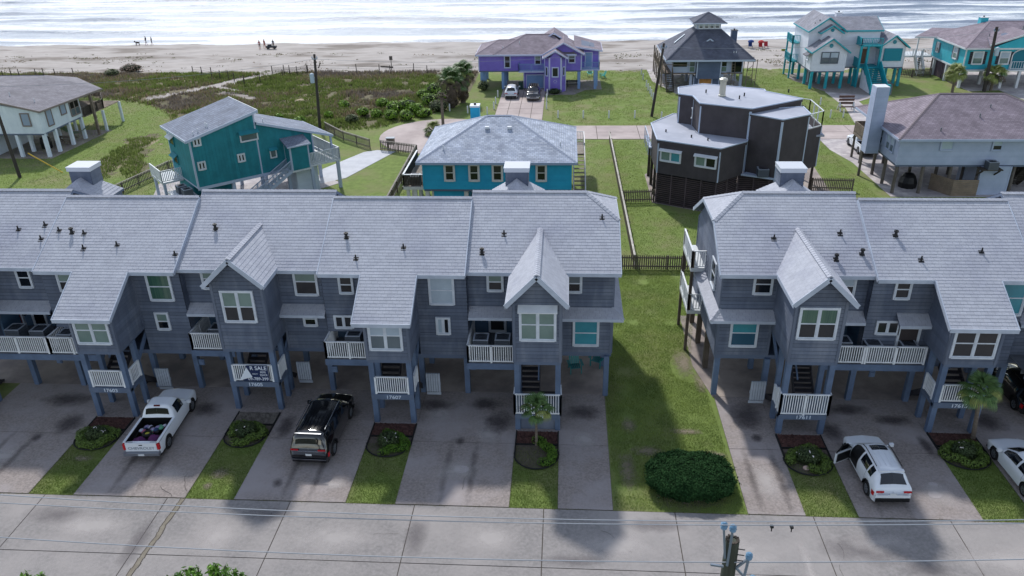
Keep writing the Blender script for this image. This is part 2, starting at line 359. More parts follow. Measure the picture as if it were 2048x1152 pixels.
for (xa, ya), (xb, yb) in zip(pts[:-1], pts[1:]):
    cr.add([(xa-.1, ya, .037), (xa+.1, ya, .037), (xb+.1, yb, .037), (xb-.1, yb, .037)], [(0, 1, 2, 3)], 0)
    for s_ in (-.11, .1):
        for k in range(3):
            t0, t1 = k/3, (k+1)/3; xo, xo2 = random.uniform(-.03, .03), random.uniform(-.03, .03)
            p = lambda t, o: (xa+(xb-xa)*t+s_+o, ya+(yb-ya)*t, .041)
            q0, q1 = p(t0, xo), p(t1, xo2); cr.add([q0, (q0[0]+.03, q0[1], .041), (q1[0]+.03, q1[1], .041), q1], [(0, 1, 2, 3)], 1)
cr.build('patched_crack', [M('crack_fill', '827c70', '736c60', 4, .95), joint_m], rd)
def driveway(x0, x1, ys_, far=True):
    d = thing('driveway', 'x', 'road', ((x0+x1)/2, ys_[0], 0)); del d['label'], d['category']; struct(d)
    b = MB(); b.box(x0, x1, ys_[0]+.01, ys_[-1], -.1, .01); b.build('joint_bed', joint_m, d)
    for a, b_ in zip(ys_[:-1], ys_[1:]):
        s = MB(); s.box(x0+.01, x1-.01, a+.015, b_-.015, 0, .032+random.uniform(-.004, .004)); s.build('slab', drive_m, d)
    return d
STR = [(-24.1, -22.0), (-16.78, -14.55), (-9.47, -7.27), (-2.22, -.11), (10.47, 12.66), (17.8, 20.0)]
dw = [(-30.15, -24.1), (-22.0, -16.78), (-14.55, -9.47), (-7.27, -2.22), (-.11, 2.29), (8.04, 10.47), (12.66, 17.8), (20.0, 25.2), (-38.5, -32.3), (27.4, 32.5)]
DW = [driveway(a, b, (26.47, 30.92, 35.3)) for a, b in dw]
for (a, b), y in zip(STR, (32.3, 33.0, 32.3, 31.9, 32.1, 32.5)):
    s = MB(); s.box(a+.005, b-.005, y, 35.3, -.1, .03); struct(s.build('entry_pad', drive_m))
def decal_mat(name, c, lo=.35, hi=.75, sc=2.2, op=.8):
    m = bpy.data.materials.new(name); m.use_nodes = True; n = m.node_tree.nodes; l = m.node_tree.links; b = n['Principled BSDF']; b.inputs['Base Color'].default_value = (*lin(c), 1); b.inputs['Roughness'].default_value = .9
    at = n.new('ShaderNodeAttribute'); at.attribute_name = 'core'; tc = n.new('ShaderNodeTexCoord'); t = n.new('ShaderNodeTexNoise'); t.inputs['Scale'].default_value = sc; t.inputs['Detail'].default_value = 9; t.inputs['Roughness'].default_value = .7; l.new(tc.outputs['Object'], t.inputs[0])
    a = n.new('ShaderNodeMath'); a.operation = 'MULTIPLY_ADD'; l.new(t.outputs[0], a.inputs[0]); a.inputs[1].default_value = 1.1; a.inputs[2].default_value = -.55; s_ = n.new('ShaderNodeMath'); s_.operation = 'ADD'; l.new(a.outputs[0], s_.inputs[0]); l.new(at.outputs['Fac'], s_.inputs[1])
    mr = n.new('ShaderNodeMapRange'); mr.inputs[1].default_value = lo; mr.inputs[2].default_value = hi; mr.inputs[4].default_value = op; l.new(s_.outputs[0], mr.inputs[0]); l.new(mr.outputs[0], b.inputs['Alpha']); return m
stain_m = decal_mat('damp_stain', '4a4345', .2, .8, 1.6, .62); soil_d = decal_mat('bare_soil_patch', '8a7e70', .3, .9, 3.5, .75); worn_m = decal_mat('worn_pale_concrete', 'c5bfbc', .3, .9, .8, .5); grime_m = decal_mat('road_grime', '6f6a6c', .3, .95, .7, .5)
ZD = [0]
def stain(x, y, rx, ry, d, mat=None, z=.0415, name='damp_patch'):
    n = 24; s = MB(); ZD[0] = (ZD[0]+1) % 12; z += ZD[0]*.0012
    s.add([(x, y, z)]+[(x+rx*1.35*math.cos(2*PI*i/n), y+ry*1.35*math.sin(2*PI*i/n), z) for i in range(n)], [(0, 1+i, 1+(i+1) % n) for i in range(n)]); o = s.build(name, mat or stain_m, d)
    a = o.data.attributes.new('core', 'FLOAT', 'POINT'); a.data.foreach_set('value', [1.0]+[0.]*n); return o
for x, y, rx, ry, k in ((-8.6+2.0, 34.0, 1.3, .55, 3), (-4.0, 34.2, 1.0, .6, 3), (-3.2, 32.6, .8, 1.0, 3), (1.1, 33.6, 1.05, .7, 4), (-18.6, 33.2, .8, .7, 1), (-20.8, 33.6, 1.1, .6, 1), (-26.5, 33.8, 1.5, .7, 0), (-25.2, 31.7, .8, .9, 0),
                       (-11.3, 33.0, 1.0, .6, 2), (-13.9, 31.8, .45, 1.1, 2), (14.6, 34.3, 1.2, .5, 6), (13.3, 32.4, .6, .9, 6), (16.6, 33.5, 1.0, .5, 6), (9.4, 33.6, .9, 1.2, 5), (21.2, 33.5, .9, .8, 7), (17.4, 31.4, .3, .9, 6)): stain(x, y, rx, ry, DW[k])
pale = M('pale_repair_spot', 'a9a2a3', rough=.9)
for x, y, r_ in ((16.4, 28.0, .28), (16.6, 28.7, .2), (-4.6, 28.9, .35)):
    s = MB(); s.add([(x+r_*math.cos(t*PI/8), y+r_*.8*math.sin(t*PI/8), .0415) for t in range(16)], [tuple(range(16))]); s.build('pale_spot', pale, DW[6 if x > 0 else 3])
def apron(name, poly, mat, z=.03, label=None):
    s = MB(); s.prism([(x, y, z) for x, y in poly], (0, 0, -z-.1)); return struct(s.build(name, mat))
apron('carport_floor', [(-34, 35.31), (2.49, 35.31), (2.49, 44.2), (-34, 44.2)], drive_f)
apron('carport_floor', [(7.35, 38.3), (7.95, 35.31), (29.5, 35.31), (29.5, 44.2), (7.35, 44.2)], drive_f)
for x, y, rx, ry in ((6.9, 38.6, .7, 1.7), (7.5, 36.6, .4, 1.2), (3.1, 29.2, .5, 1.6), (4.1, 30.6, .9, .5), (7.2, 30.4, .8, .4), (3.4, 32.6, .5, .7), (6.2, 32.2, 1.0, .3), (-23.0, 29.0, .6, .3), (-15.9, 28.2, .5, .5), (-16.1, 27.3, .3, .3)): struct(stain(x, y, rx, ry, None, soil_d, .02, 'bare_patch'))
for x, y, rx, ry in ((-20, 24.6, 2.2, 1.0), (-9.5, 24.3, 2.6, 1.2), (-3, 24.6, 1.8, 1.2), (2.2, 24.4, 2.2, 1.0), (7.5, 24.2, 1.8, 1.6), (13, 25, 1.6, .7), (17.5, 24.2, 2.4, 1.0), (-14.4, 24.2, 1.2, 1.6), (9.8, 23.5, .3, 1.8), (-26, 24, 2, 1.4)): stain(x, y, rx, ry, rd, worn_m, .04, 'worn_patch')
for x, y, rx, ry in ((-22, 25.2, 1.5, .7), (-12.6, 25.6, 1.4, .5), (-6, 24.4, .6, 1.4), (4, 25.6, 1.6, .5), (12.2, 24.6, 1.8, 1.0), (14.4, 23.6, 1.2, .5), (-17.6, 23.8, .5, 1.8), (0.5, 23.5, 1.6, .4)): stain(x, y, rx, ry, rd, grime_m, .04, 'grime_patch')
for k, x, y, rx, ry in ((0, -27, 29, 1.5, .8), (1, -18.2, 28.0, 1.2, .8), (3, -4.8, 28.9, 1.4, .9), (3, -3.6, 31.6, .8, 1.0), (4, 1.2, 31.3, .8, .9), (5, 9.3, 28.6, .8, 1.6), (6, 16.5, 28.2, .9, 1.1), (2, -10.3, 27.6, .7, .5), (3, -6.2, 33.1, .9, .8), (1, -20.6, 31.4, .8, .7)): stain(x, y, rx, ry, DW[k], worn_m, .04, 'worn_patch')
crk = M('crack_dark', '3c3735', rough=1)
def crack(x, y, a, L, d, w_=.012):
    m_ = MB(); px, py = x, y
    for i in range(int(L/.22)):
        a += random.uniform(-.45, .45); nx, ny = px+.22*math.cos(a), py+.22*math.sin(a); m_.add([(px, py, .0445), (nx, ny, .0445), (nx+w_, ny+w_, .0445), (px+w_, py+w_, .0445)], [(0, 1, 2, 3)]); px, py = nx, ny
    m_.build('crack', crk, d)
for x, y, a, L, d in ((-17.4, 26.5, 1.9, 1.2, DW[1]), (-16.9, 26.9, 2.6, 1.4, DW[1]), (-18.2, 27.3, .4, 1.6, DW[1]), (-4.4, 27.5, 1.2, 2.0, DW[3]), (13.2, 29.0, .6, 2.4, DW[6]), (9.0, 29.5, 1.3, 2.2, DW[5]), (11.3, 24.9, -1.1, 2.2, rd), (11.5, 23, -.9, 1.5, rd), (-7.8, 24.6, .2, 2.0, rd), (1.7, 25.2, -.5, 1.8, rd), (-27, 27.6, .9, 1.8, DW[0])): crack(x, y, a, L, d)
tyre_d = decal_mat('tyre_mark', '57504f', .25, .9, 3, .4)
for k, xc_ in ((0, -27), (1, -19.8), (2, -11.8), (3, -4.7), (6, 14.3), (7, 21.2), (5, 9.3)):
    for s_ in (-.62, .62): stain(xc_+s_, 28.8, .22, 2.6, DW[k], tyre_d, .043, 'tyre_mark')
for x, y in ((-12.9, 27.6), (-20.1, 31.5), (-4.9, 31.0), (14.6, 29.8), (-26.2, 30.5), (9.5, 31.8)): stain(x, y, .28, .35, DW[0], stain_m, .045, 'oil_spot')
# back street with its turning circle
def bulb(cx, cy_, r, n=40): return [(cx+r*math.cos(2*PI*i/n), cy_+r*math.sin(2*PI*i/n)) for i in range(n)]
cul = [(-1, 83.9)]+[(-13.4+7.1*math.cos(t), 85.6+7.1*math.sin(t)) for t in [R_(-20-k*10) for k in range(31)]]+[(-1, 89.5)]
apron('turning_circle', cul, pink_m, .026)
st = thing('back_street', 'x', 'road', (0, 86, 0)); del st['label'], st['category']; struct(st)
b = MB(); b.box(-1, 120, 83.9, 89.5, -.1, .012); b.build('streetbed', joint_m, st)
for i in range(17):
    s = MB(); a = -1+i*4.6
    for y0, y1 in ((84.0, 86.7), (86.75, 89.45)): s = MB(); s.box(a+.03, a+4.57, y0, y1, 0, .034); s.build('slab', pink_m, st)
s = MB(); s.add([(x, y, .06) for x, y in [(-13.4+1.9*math.cos(t*PI/12)*(.7 if 6 < t < 18 else 1.2), 85.4+1.5*math.sin(t*PI/12)) for t in range(24)]], [tuple(range(24))]); struct(s.build('island_lawn', lawn_m))
pd_ = thing('front_drive', 'x', 'road', (-5.5, 98, 0)); del pd_['label'], pd_['category']; struct(pd_)
b = MB(); b.box(-8.4, -2.6, 89.5, 108.5, -.1, .012); b.build('joint_bed', joint_m, pd_)
for i in range(4):
    for j in range(7):
        s = MB(); s.box(-8.4+i*1.45+.03, -8.4+(i+1)*1.45-.03, 89.52+j*2.7, 89.52+(j+1)*2.7-.06, 0, .032); s.build('slab', pink_m, pd_)
apron('house_pad', [(-2.6, 105), (1.2, 105), (2.9, 107.9), (5, 108), (5, 114), (-8.4, 114), (-8.4, 108.5), (-2.6, 108.5)], M('grey_pavers', '8f8884', '7c7572', 3, .9), .03)
apron('house_pad', [(12.2, 119), (12.2, 113), (14.6, 105.3), (24, 105.3), (24, 122), (12.2, 122)], conc, .03)
apron('house_pad', [(31.5, 118), (31.5, 113.3), (33.6, 107.1), (35.4, 102.8), (39.3, 104.1), (41.6, 104.1), (44, 110), (45, 118)], M('grey_pavers'+'', '8f8884'), .03)
apron('side_drive', [(33.9, 106), (33.9, 97.6), (32.6, 89.5), (36.9, 89.5), (36.2, 95.9), (36.5, 100.6), (39.5, 103.5)], conc, .034)
apron('side_drive', [(27, 83.9), (27.0, 80), (27.9, 75.8), (28.1, 66.2), (46, 66.2), (46, 83.9)], conc, .03)
apron('side_drive', [(52, 106), (56, 106.5), (57.5, 89.5), (66, 89.5), (66, 107), (66, 118), (52, 118)], conc, .03)
apron('white_drive', [(-23.7, 73.5), (-20.9, 79.2), (-19.6, 79.9), (-17.6, 79.4), (-20.7, 70.8), (-23, 69)], M('bright_concrete', 'bdbfc4', 'adafb5', .8, .85), .03)
apron('house_pad', [(-38.2, 69), (-36, 62), (-29.8, 59), (-20.8, 69.5), (-29, 76)], conc, .026)
apron('house_pad', [(-62, 76.9), (-53.5, 76.9), (-52.9, 88), (-62, 88)], drive_f, .03)
apron('house_pad', [(-11.3, 60.6), (.6, 60.6), (.6, 70), (-11.3, 70)], drive_f, .03)
apron('house_pad', [(7.6, 72), (7.6, 64.5), (11.5, 62.4), (23, 62.4), (24, 76), (10, 76)], drive_f, .03)

# ---------------- grass and scrub ----------------
def blades(name, mat, xy, h, wd, zoff=0., lean=.5, parent=None):
    n = len(xy); a = rng.uniform(0, 2*PI, n); hh = h*rng.uniform(.6, 1.3, n); ww = wd*rng.uniform(.7, 1.3, n)
    z = zat(xy[:, 0], xy[:, 1])
    z = z+zoff; la = rng.uniform(0, 2*PI, n); lh = hh*lean*rng.uniform(.3, 1, n)
    p = np.empty((n, 3, 3)); p[:, 0] = np.stack([xy[:, 0]-np.cos(a)*ww/2, xy[:, 1]-np.sin(a)*ww/2, z-.02], 1)
    p[:, 1] = np.stack([xy[:, 0]+np.cos(a)*ww/2, xy[:, 1]+np.sin(a)*ww/2, z-.02], 1)
    p[:, 2] = np.stack([xy[:, 0]+np.cos(la)*lh, xy[:, 1]+np.sin(la)*lh, z+hh], 1)
    return np_mesh(name, p.reshape(-1, 3), 3, mat, parent, kind='stuff')
def rect_pts(n, x0, x1, y0, y1): return np.stack([rng.uniform(x0, x1, n), rng.uniform(y0, y1, n)], 1)
q = rect_pts(150000, 2.35, 9.3, 26.5, 51)
keep = (q[:, 0] < np.interp(q[:, 1], [26, 35.6, 38, 51], [8.0, 7.75, 7.2, 9.3])) & (vnoise(q[:, 0]*.9, q[:, 1]*.9, 2)+.25*rng.random(len(q)) > .30)
bare = (np.hypot((q[:, 0]-7.0)/.9, (q[:, 1]-38.2)/1.6) < 1) & (rng.random(len(q)) < .8)
blades('lawn_grass', lawn_b, q[keep & ~bare], .07, .028)
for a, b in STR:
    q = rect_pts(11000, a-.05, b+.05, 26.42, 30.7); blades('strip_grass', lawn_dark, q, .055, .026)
q = rect_pts(75000, 5.2, 27, 51, 83.5); q = q[~((q[:, 0] > 7.5) & (q[:, 1] > 62) & (q[:, 1] < 76) & (q[:, 0] < 24))]; blades('lawn_grass', lawn_b, q, .07, .05)
q = rect_pts(30000, -15, 4.8, 50, 83.5); blades('lawn_grass', lawn_b, q, .07, .05)
q = rect_pts(60000, -1.5, 33, 89.7, 121); q = q[vnoise(q[:, 0], q[:, 1], 5) > .3]; blades('lawn_grass', lawn_b, q, .08, .07)
q = rect_pts(60000, -70, -36, 58, 108); q = q[q[:, 1] < np.interp(q[:, 0], bx, by)]; blades('lawn_grass', lawn_b, q, .09, .07)
q = rect_pts(2600, -30, 26, 26.36, 26.5); q = q[vnoise(q[:, 0]*1.3, q[:, 1], 3) > .5]; blades('joint_weeds', M('weed_blades', '5f6a35', '7d7a48', 2, .9, isl=.3, trans=.3), q, .07, .03)
# dune scrub, dense tufts
q = rect_pts(190000, -100, -13, 86, 123)
ok = (q[:, 1] > np.interp(q[:, 0], bx, by)+rng.normal(0, .5, len(q))) & (q[:, 1] < 120.6)
dd = np.full(len(q), 99.)
for a, b in zip(path_pts[:-1], path_pts[1:]): dd = np.minimum(dd, segd(q[:, 0], q[:, 1], a, b))
dd2 = np.full(len(q), 99.)
for a, b in (((-47.5, 106.5), (-43.5, 105.2)), ((-45, 106), (-41.5, 103)), ((-50, 111), (-45.5, 108))): dd2 = np.minimum(dd2, segd(q[:, 0], q[:, 1], a, b))
ok &= (dd > 1.1) & (dd2 > .6) & (vnoise(q[:, 0]*.8, q[:, 1]*.8, 4) > .18)
q = q[ok]; nz_ = fbm(q[:, 0]*.12, q[:, 1]*.2, 3, 14)+rng.normal(0, .09, len(q))
sc1 = M('scrub_brown', '74664f', '83755f', .5, .9, isl=.3, trans=.45); sc2 = M('scrub_green', '5c6b36', '6f7d42', .5, .9, isl=.3, trans=.45); sc3 = M('scrub_grey', '78716a', '665e59', .5, .9, isl=.3, trans=.45)
low = q[:, 1] < 97
hv = .55+.95*vnoise(q[:, 0]*.6, q[:, 1]*.6, 77); k2 = (nz_ < .445) | (low & (nz_ < .6)); k3 = (nz_ > .56) & ~low
blades('dune_scrub', sc2, q[k2], .34*hv[k2], .12); blades('dune_scrub', sc1, q[~k2 & ~k3], .36*hv[~k2 & ~k3], .11); blades('dune_scrub', sc3, q[k3], .38*hv[k3], .1)
q = rect_pts(9000, -50.5, -41, 69, 86); q = q[(segd(q[:, 0], q[:, 1], (-47, 84), (-46, 71)) < 1.5*(.4+vnoise(q[:, 0], q[:, 1], 8))) | (segd(q[:, 0], q[:, 1], (-46, 79), (-42, 72)) < 1.2*(.4+vnoise(q[:, 0], q[:, 1], 9)))]
blades('weed_patch', sc2, q, .28, .1)
q = rect_pts(12000, -120, 80, 120.5, 146); nn = fbm(q[:, 0]*.12, q[:, 1]*.35, 3, 61); q1 = q[(nn > .60) & (q[:, 1] < 137)]; blades('beach_wrack', sc1, q1, .12, .3)
q = rect_pts(30000, -120, 80, 121, 138); nn = fbm(q[:, 0]*.35, q[:, 1]*.5, 3, 71); q1 = q[nn > .63]; blades('beach_weeds', M('wrack_dark', '6d6558', '7f8462', .4, .9, isl=.3, trans=.3), q1, .13, .22)

# ---------------- leaf clouds: shrubs, hedges ----------------
def leafcloud(cs, size, flat=.0, elong=1.6):
    """cs (n,3) centres with outward normals (n,3) -> quads"""
    c, nrm = cs; n = len(c); r = rng.normal(size=(n, 3)); d = nrm+r*.55; d /= np.linalg.norm(d, axis=1)[:, None]
    t = np.cross(d, rng.normal(size=(n, 3))); t /= np.linalg.norm(t, axis=1)[:, None]; b = np.cross(d, t); s = (size*rng.uniform(.6, 1.3, n))[:, None]
    P = np.empty((n, 4, 3)); P[:, 0] = c-t*s*elong/2; P[:, 1] = c+b*s*.45; P[:, 2] = c+t*s*elong/2+d*s*.2; P[:, 3] = c-b*s*.45
    return P.reshape(-1, 3)
def ellip(n, c, r, zmin=-1, power=2.0):
    v = rng.normal(size=(n*2, 3)); v /= np.linalg.norm(v, axis=1)[:, None]; v = v[v[:, 2] > zmin][:n]
    k = (np.abs(v)**power).sum(1)**(-1/power); sgn = v*k[:, None]; sc = (1+.05*rng.normal(size=(len(v), 1)))
    return np.array(c)+sgn*np.array(r)*sc, v/np.array(r)/np.linalg.norm(v/np.array(r), axis=1)[:, None]
def blob(mb, c, r, n=14, k=8, power=2.0, zmin=-.95):
    rows = []
    for j in range(k+1):
        ph = -PI/2+PI*j/k
        for i in range(n):
            th = 2*PI*i/n; v = [math.cos(ph)*math.cos(th), math.cos(ph)*math.sin(th), math.sin(ph)]
            q = sum(abs(a)**power for a in v)**(-1/power); rows.append((c[0]+v[0]*q*r[0], c[1]+v[1]*q*r[1], c[2]+v[2]*q*r[2]))
    mb.add(rows, [(j*n+i, j*n+(i+1) % n, (j+1)*n+(i+1) % n, (j+1)*n+i) for j in range(k) for i in range(n)])
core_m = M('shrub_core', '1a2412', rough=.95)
bush_l = M('hedge_leaves', '1c361d', '2a4727', 2.5, .85, isl=.3, spec=.08)
bush_y = M('light_green_leaves', '4d7320', '66882f', 2, .6, isl=.35, trans=.35)
bush_d = M('flower_bush_leaves', '2f3f24', '46542f', 2, .7, isl=.35)
flower = M('white_petals', 'e8dfe0', rough=.6)
t = thing('round_hedge', 'large dark green clipped oval bush on the lawn between the two townhouse rows', 'bush', (5.85, 28.6, 0))
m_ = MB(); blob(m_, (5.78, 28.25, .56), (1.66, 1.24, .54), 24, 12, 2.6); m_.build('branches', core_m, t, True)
c_, n_ = ellip(42000, (5.78, 28.25, .58), (1.78, 1.33, .57), -.9, 2.7); wob = 1+.05*np.sin(c_[:, 0]*5)*np.cos(c_[:, 1]*6+c_[:, 2]*5); c_ = (c_-np.array((5.78, 28.25, .58)))*wob[:, None]+np.array((5.78, 28.25, .58))
np_mesh('foliage', leafcloud((c_, n_), .06), 4, bush_l, t, kind='stuff')
struct(stain(5.7, 27.4, 1.9, .9, None, soil_d, .02, 'bare_patch'))
def shrub(x, y, r, h, mat, label, cat='bush', group=None, n=900, size=.12, z=0):
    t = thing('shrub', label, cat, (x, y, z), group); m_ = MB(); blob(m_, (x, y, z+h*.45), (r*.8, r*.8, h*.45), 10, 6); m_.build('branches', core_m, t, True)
    P = []
    for k in range(5):
        a = k*2.5+random.random(); rr = r*(.35 if k else 0); hh = h*random.uniform(.75, 1)
        c1, n1 = ellip(n//5, (x+rr*math.cos(a), y+rr*math.sin(a), z+hh*.55), (r*.65, r*.65, hh*.5), -.7); P.append(leafcloud((c1, n1), size))
    np_mesh('foliage', np.concatenate(P), 4, mat, t, kind='stuff'); return t
# ---------------- building kit ----------------
Zv = V((0, 0, 1))
def nrm2(U): return V((U[1], -U[0], 0))
BAL = {}
def bal_mesh(h, w, mat):
    k = (round(h, 2), w, mat.name)
    if k not in BAL:
        m_ = MB(); s = CT[0]; CT[0] = Matrix.Identity(4); m_.box(-w/2, w/2, -w/2, w/2, 0, h); CT[0] = s
        o = m_.build('baluster', mat); BAL[k] = o.data; bpy.data.objects.remove(o)
    return BAL[k]
def window(P, O, U, w, h, style='dh', panes=(gl_dark,), trim=trimw, tw=.078, name='window', awn=None, shut=None):
    """O: lower left corner of the opening seen from outside; U along the wall"""
    O = V(O); U = V((U[0], U[1], 0)).normalized(); N = nrm2(U); m_ = MB(); pr_ = .09
    bx_ = lambda a, b, c, d, n0, n1, m=0: m_.obox(O, U, N, a, b, c, d, n0, n1, m)
    bx_(-tw, 0, -tw, h+tw, -.03, pr_); bx_(w, w+tw, -tw, h+tw, -.03, pr_); bx_(0, w, h, h+tw, -.03, pr_); bx_(0, w, -tw*1.1, 0, -.03, pr_+.03)
    cells = []
    if style in ('dh', 'fix'): cells = [(0, w)]
    elif style == 'dh2': g = tw*.9; cells = [(0, w/2-g/2), (w/2+g/2, w)]; bx_(w/2-g/2, w/2+g/2, 0, h, -.03, pr_-.004)
    elif style == 'sl': cells = [(0, w/2-.03), (w/2+.03, w)]; bx_(w/2-.03, w/2+.03, 0, h, -.02, .076)
    f = .045; out = []
    for i, (a, b) in enumerate(cells):
        bx_(a, a+f, 0, h, -.02, .074); bx_(b-f, b, 0, h, -.02, .074); bx_(a+f, b-f, 0, f, -.02, .072); bx_(a+f, b-f, h-f, h, -.02, .072)
        if style in ('dh', 'dh2'):
            mid = h*.5; bx_(a+f, b-f, mid-.03, mid+.03, -.02, .076); out += [(a+f, b-f, mid+.03, h-f, 0, .058), (a+f, b-f, f, mid-.03, 1, .05)]
        else: out += [(a+f, b-f, f, h-f, i, .052)]
    if shut:
        for a in (-tw-.36, w+tw+.02):
            for k in range(7): m_.obox(O, U, N, a, a+.34, -.05+k*(h+.1)/7+.01, -.05+(k+1)*(h+.1)/7-.01, .0, .05+.01*(k % 2), 1)
    wo = m_.build(name, [trim]+([shut] if shut else []), P)
    for a, b, c, d, k, n in out:
        q = MB(); q.obox(O, U, N, a, b, c, d, -.02, n); q.build('pane', panes[k % len(panes)], wo)
    if awn:
        a = MB(); mt, dp, hh = awn; pts = [O+U*-.15+Zv*(h+.18)+N*.03, O+U*(w+.15)+Zv*(h+.18)+N*.03, O+U*(w+.15)+Zv*(h+.18-hh)+N*dp, O+U*-.15+Zv*(h+.18-hh)+N*dp]
        a.prism(pts, (0, 0, -.04)); a.build('awning', mt, wo)
    return wo
def railing(P, pts, h=.95, sp=.115, mat=railw, near=True, bw=.04, close=False, posts=True, cap=None):
    """pts: 3d deck-edge points. near: every baluster its own object"""
    m_ = MB(); r = None; bl = []
    for a, b in zip(pts[:-1], pts[1:]):
        a, b = V(a), V(b); L = (b-a).length; n = max(2, int(L/sp)); up_ = V((0, 0, h))
        m_.beam(a+V((0, 0, h)), b+V((0, 0, h)), .09, .05); m_.beam(a+V((0, 0, .09)), b+V((0, 0, .09)), .05, .06)
        if posts:
            k = max(1, round(L/1.5))
            for i in range(k+1): q = a.lerp(b, i/k); m_.box(q.x-.045, q.x+.045, q.y-.045, q.y+.045, q.z, q.z+h+.02)
        for i in range(1, n): bl.append(a.lerp(b, i/n))
    if not near:
        for q in bl: m_.box(q.x-bw/2, q.x+bw/2, q.y-bw/2, q.y+bw/2, q.z+.1, q.z+h-.02)
    r = m_.build('railing', mat, P)
    if not near: r['kind'] = 'stuff'
    else:
        me = bal_mesh(h-.14, bw, mat)
        for q in bl: w0 = CT[0] @ V((q.x, q.y, q.z+.11)); piece('baluster', me, r, Matrix.Translation(w0))
    return r
def stairs(P, a, b, width, n, mat, rail=None, side=(1, 0, 0), name='stairs', riser=False, h=.9):
    """a bottom, b top centre points"""
    a, b = V(a), V(b); s = V(side)*width/2; st_ = MB(); st_.beam(a-s+V((0, 0, -.05)), b-s+V((0, 0, -.05)), .05, .26)
    so2 = st_.build(name, mat, P); MB().beam(a+s+V((0, 0, -.05)), b+s+V((0, 0, -.05)), .05, .26).build('stringer', mat, so2); d = (b-a)/n; fl_ = V((d.x, d.y, 0)); fn = fl_.normalized()
    for i in range(n):
        q = a+d*(i+.5); t_ = MB(); t_.beam(q-s*.94, q+s*.94, .28, .045, upv=(0, 0, 1)); 
        if riser: t_.beam(q-s*.94-V((0, 0, d.z/2))+fn*.13, q+s*.94-V((0, 0, d.z/2))+fn*.13, .02, abs(d.z))
        t_.build('tread', mat, so2)
    if rail:
        for sg in (-1, 1): railing(P, [a+s*sg, b+s*sg], h, .13, rail, near=False, posts=True)
    return so2
def text(P, body, loc, size, mat, ext=.006, name='house_number', sx=1.0, font=None):
    cu = bpy.data.curves.new(name, 'FONT'); cu.body = body; cu.size = size; cu.extrude = ext; cu.align_x = 'CENTER'; cu.align_y = 'CENTER'; cu.materials.append(mat); cu.offset = size*.012
    tmp = bpy.data.objects.new('tmp', cu); me = bpy.data.meshes.new_from_object(tmp); bpy.data.objects.remove(tmp); me.name = name
    o = link(name, me, P); o.rotation_euler = (PI/2, 0, 0); o.location = loc; o.scale = (sx, 1, 1); return o
class Walls:
    """a building's walls: flat backing, proud siding boards, corner trim"""
    def __init__(s, P, smat, lap=.2, vert=False, trim=trimw, back=None, depth=.04):
        s.P = P; s.t = []; s.sm = smat; s.lap = lap; s.v = vert; s.tm = trim; s.bm = back or (lap_shade if smat is sideg else smat); s.d = depth
    def w(s, A, B, z0, za, zb=None, peaks=(), corner=(1, 1), n0=.0):
        zb = za if zb is None else zb; A = V((A[0], A[1], 0)); B = V((B[0], B[1], 0)); U = (B-A); L = U.length; U.normalize(); N = nrm2(U)
        poly = [(0, z0), (L, z0), (L, zb)]+list(peaks)+[(0, za)]
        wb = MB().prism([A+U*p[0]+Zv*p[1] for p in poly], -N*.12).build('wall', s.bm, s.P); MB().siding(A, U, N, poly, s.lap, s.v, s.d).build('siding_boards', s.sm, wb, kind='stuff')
        for k, (u0, u1, zt) in enumerate(((-.02, .1, za), (L-.1, L+.02, zb))):
            if corner[k]: q = MB(); q.obox(A, U, N, u0, u1, z0, zt-.03, -.02, s.d+.014); s.t.append(q)
        return s
    def done(s):
        for q in s.t: q.build('corner_trim', s.tm, s.P)
def slope_roof(P, planes, top, fmat, t=.16, fh=.2, fascia=(), shingle=None, under=soff, name='roof', uvs=1.0):
    """planes: polygons (3d, first edge = eave). near roofs get real shingle tabs, distant ones a mapped shingle material"""
    m_ = MB(); tops = []
    for pl in planes:
        pl = [V(p) for p in pl]; m_.prism(pl, (0, 0, -t), 0, 1)
    o = m_.build(name, [shbase if shingle else top, under], P)
    uv = o.data.uv_layers.new(name='UVMap') if not shingle else None
    if uv:
        pi = 0; per = []
        for pl in planes:
            pl = [CT[0] @ V(p) for p in pl]; e = (pl[1]-pl[0]).normalized(); n_ = e.cross(pl[2]-pl[1]).normalized(); f_ = n_.cross(e); per.append((pl[0], e, f_, len(pl)+2))
        ii = 0
        for (p0, e, f_, cnt) in per:
            for k in range(cnt):
                po = o.data.polygons[ii]; ii += 1
                for li in po.loop_indices:
                    c = o.data.vertices[o.data.loops[li].vertex_index].co-p0; uv.data[li].uv = (c.dot(e), c.dot(f_))
    if shingle:
        s = MB()
        for pl in planes:
            pl = [V(p)+V((0, 0, .004)) for p in pl]; U = (pl[1]-pl[0]).normalized(); n_ = U.cross(pl[2]-pl[1]).normalized(); Vv = n_.cross(U)
            if Vv.z < 0: Vv = -Vv
            s.shingles(pl[0], U, Vv, [((p-pl[0]).dot(U), (p-pl[0]).dot(Vv)) for p in pl], *shingle)
        s.build('shingle_courses', shing, o, kind='stuff')
    if fascia:
        f = MB()
        for a, b in fascia:
            a, b = V(a), V(b); f.beam(a-V((0, 0, fh/2-.02)), b-V((0, 0, fh/2-.02)), .045, fh)
        f.build('fascia', fmat, P)
    return o
def hip(x0, x1, y0, y1, z, rx0, rx1, ry, rz, clipx=None):
    """four hip planes; ridge along x from rx0 to rx1 at y=ry"""
    a, b, c, d = (x0, y0, z), (x1, y0, z), (x1, y1, z), (x0, y1, z); r0, r1 = (rx0, ry, rz), (rx1, ry, rz)
    pl = [[a, b, r1, r0], [c, d, r0, r1]]
    pl += [[b, c, r1], [d, a, r0]]
    return pl, [(a, b), (b, c), (c, d), (d, a)]
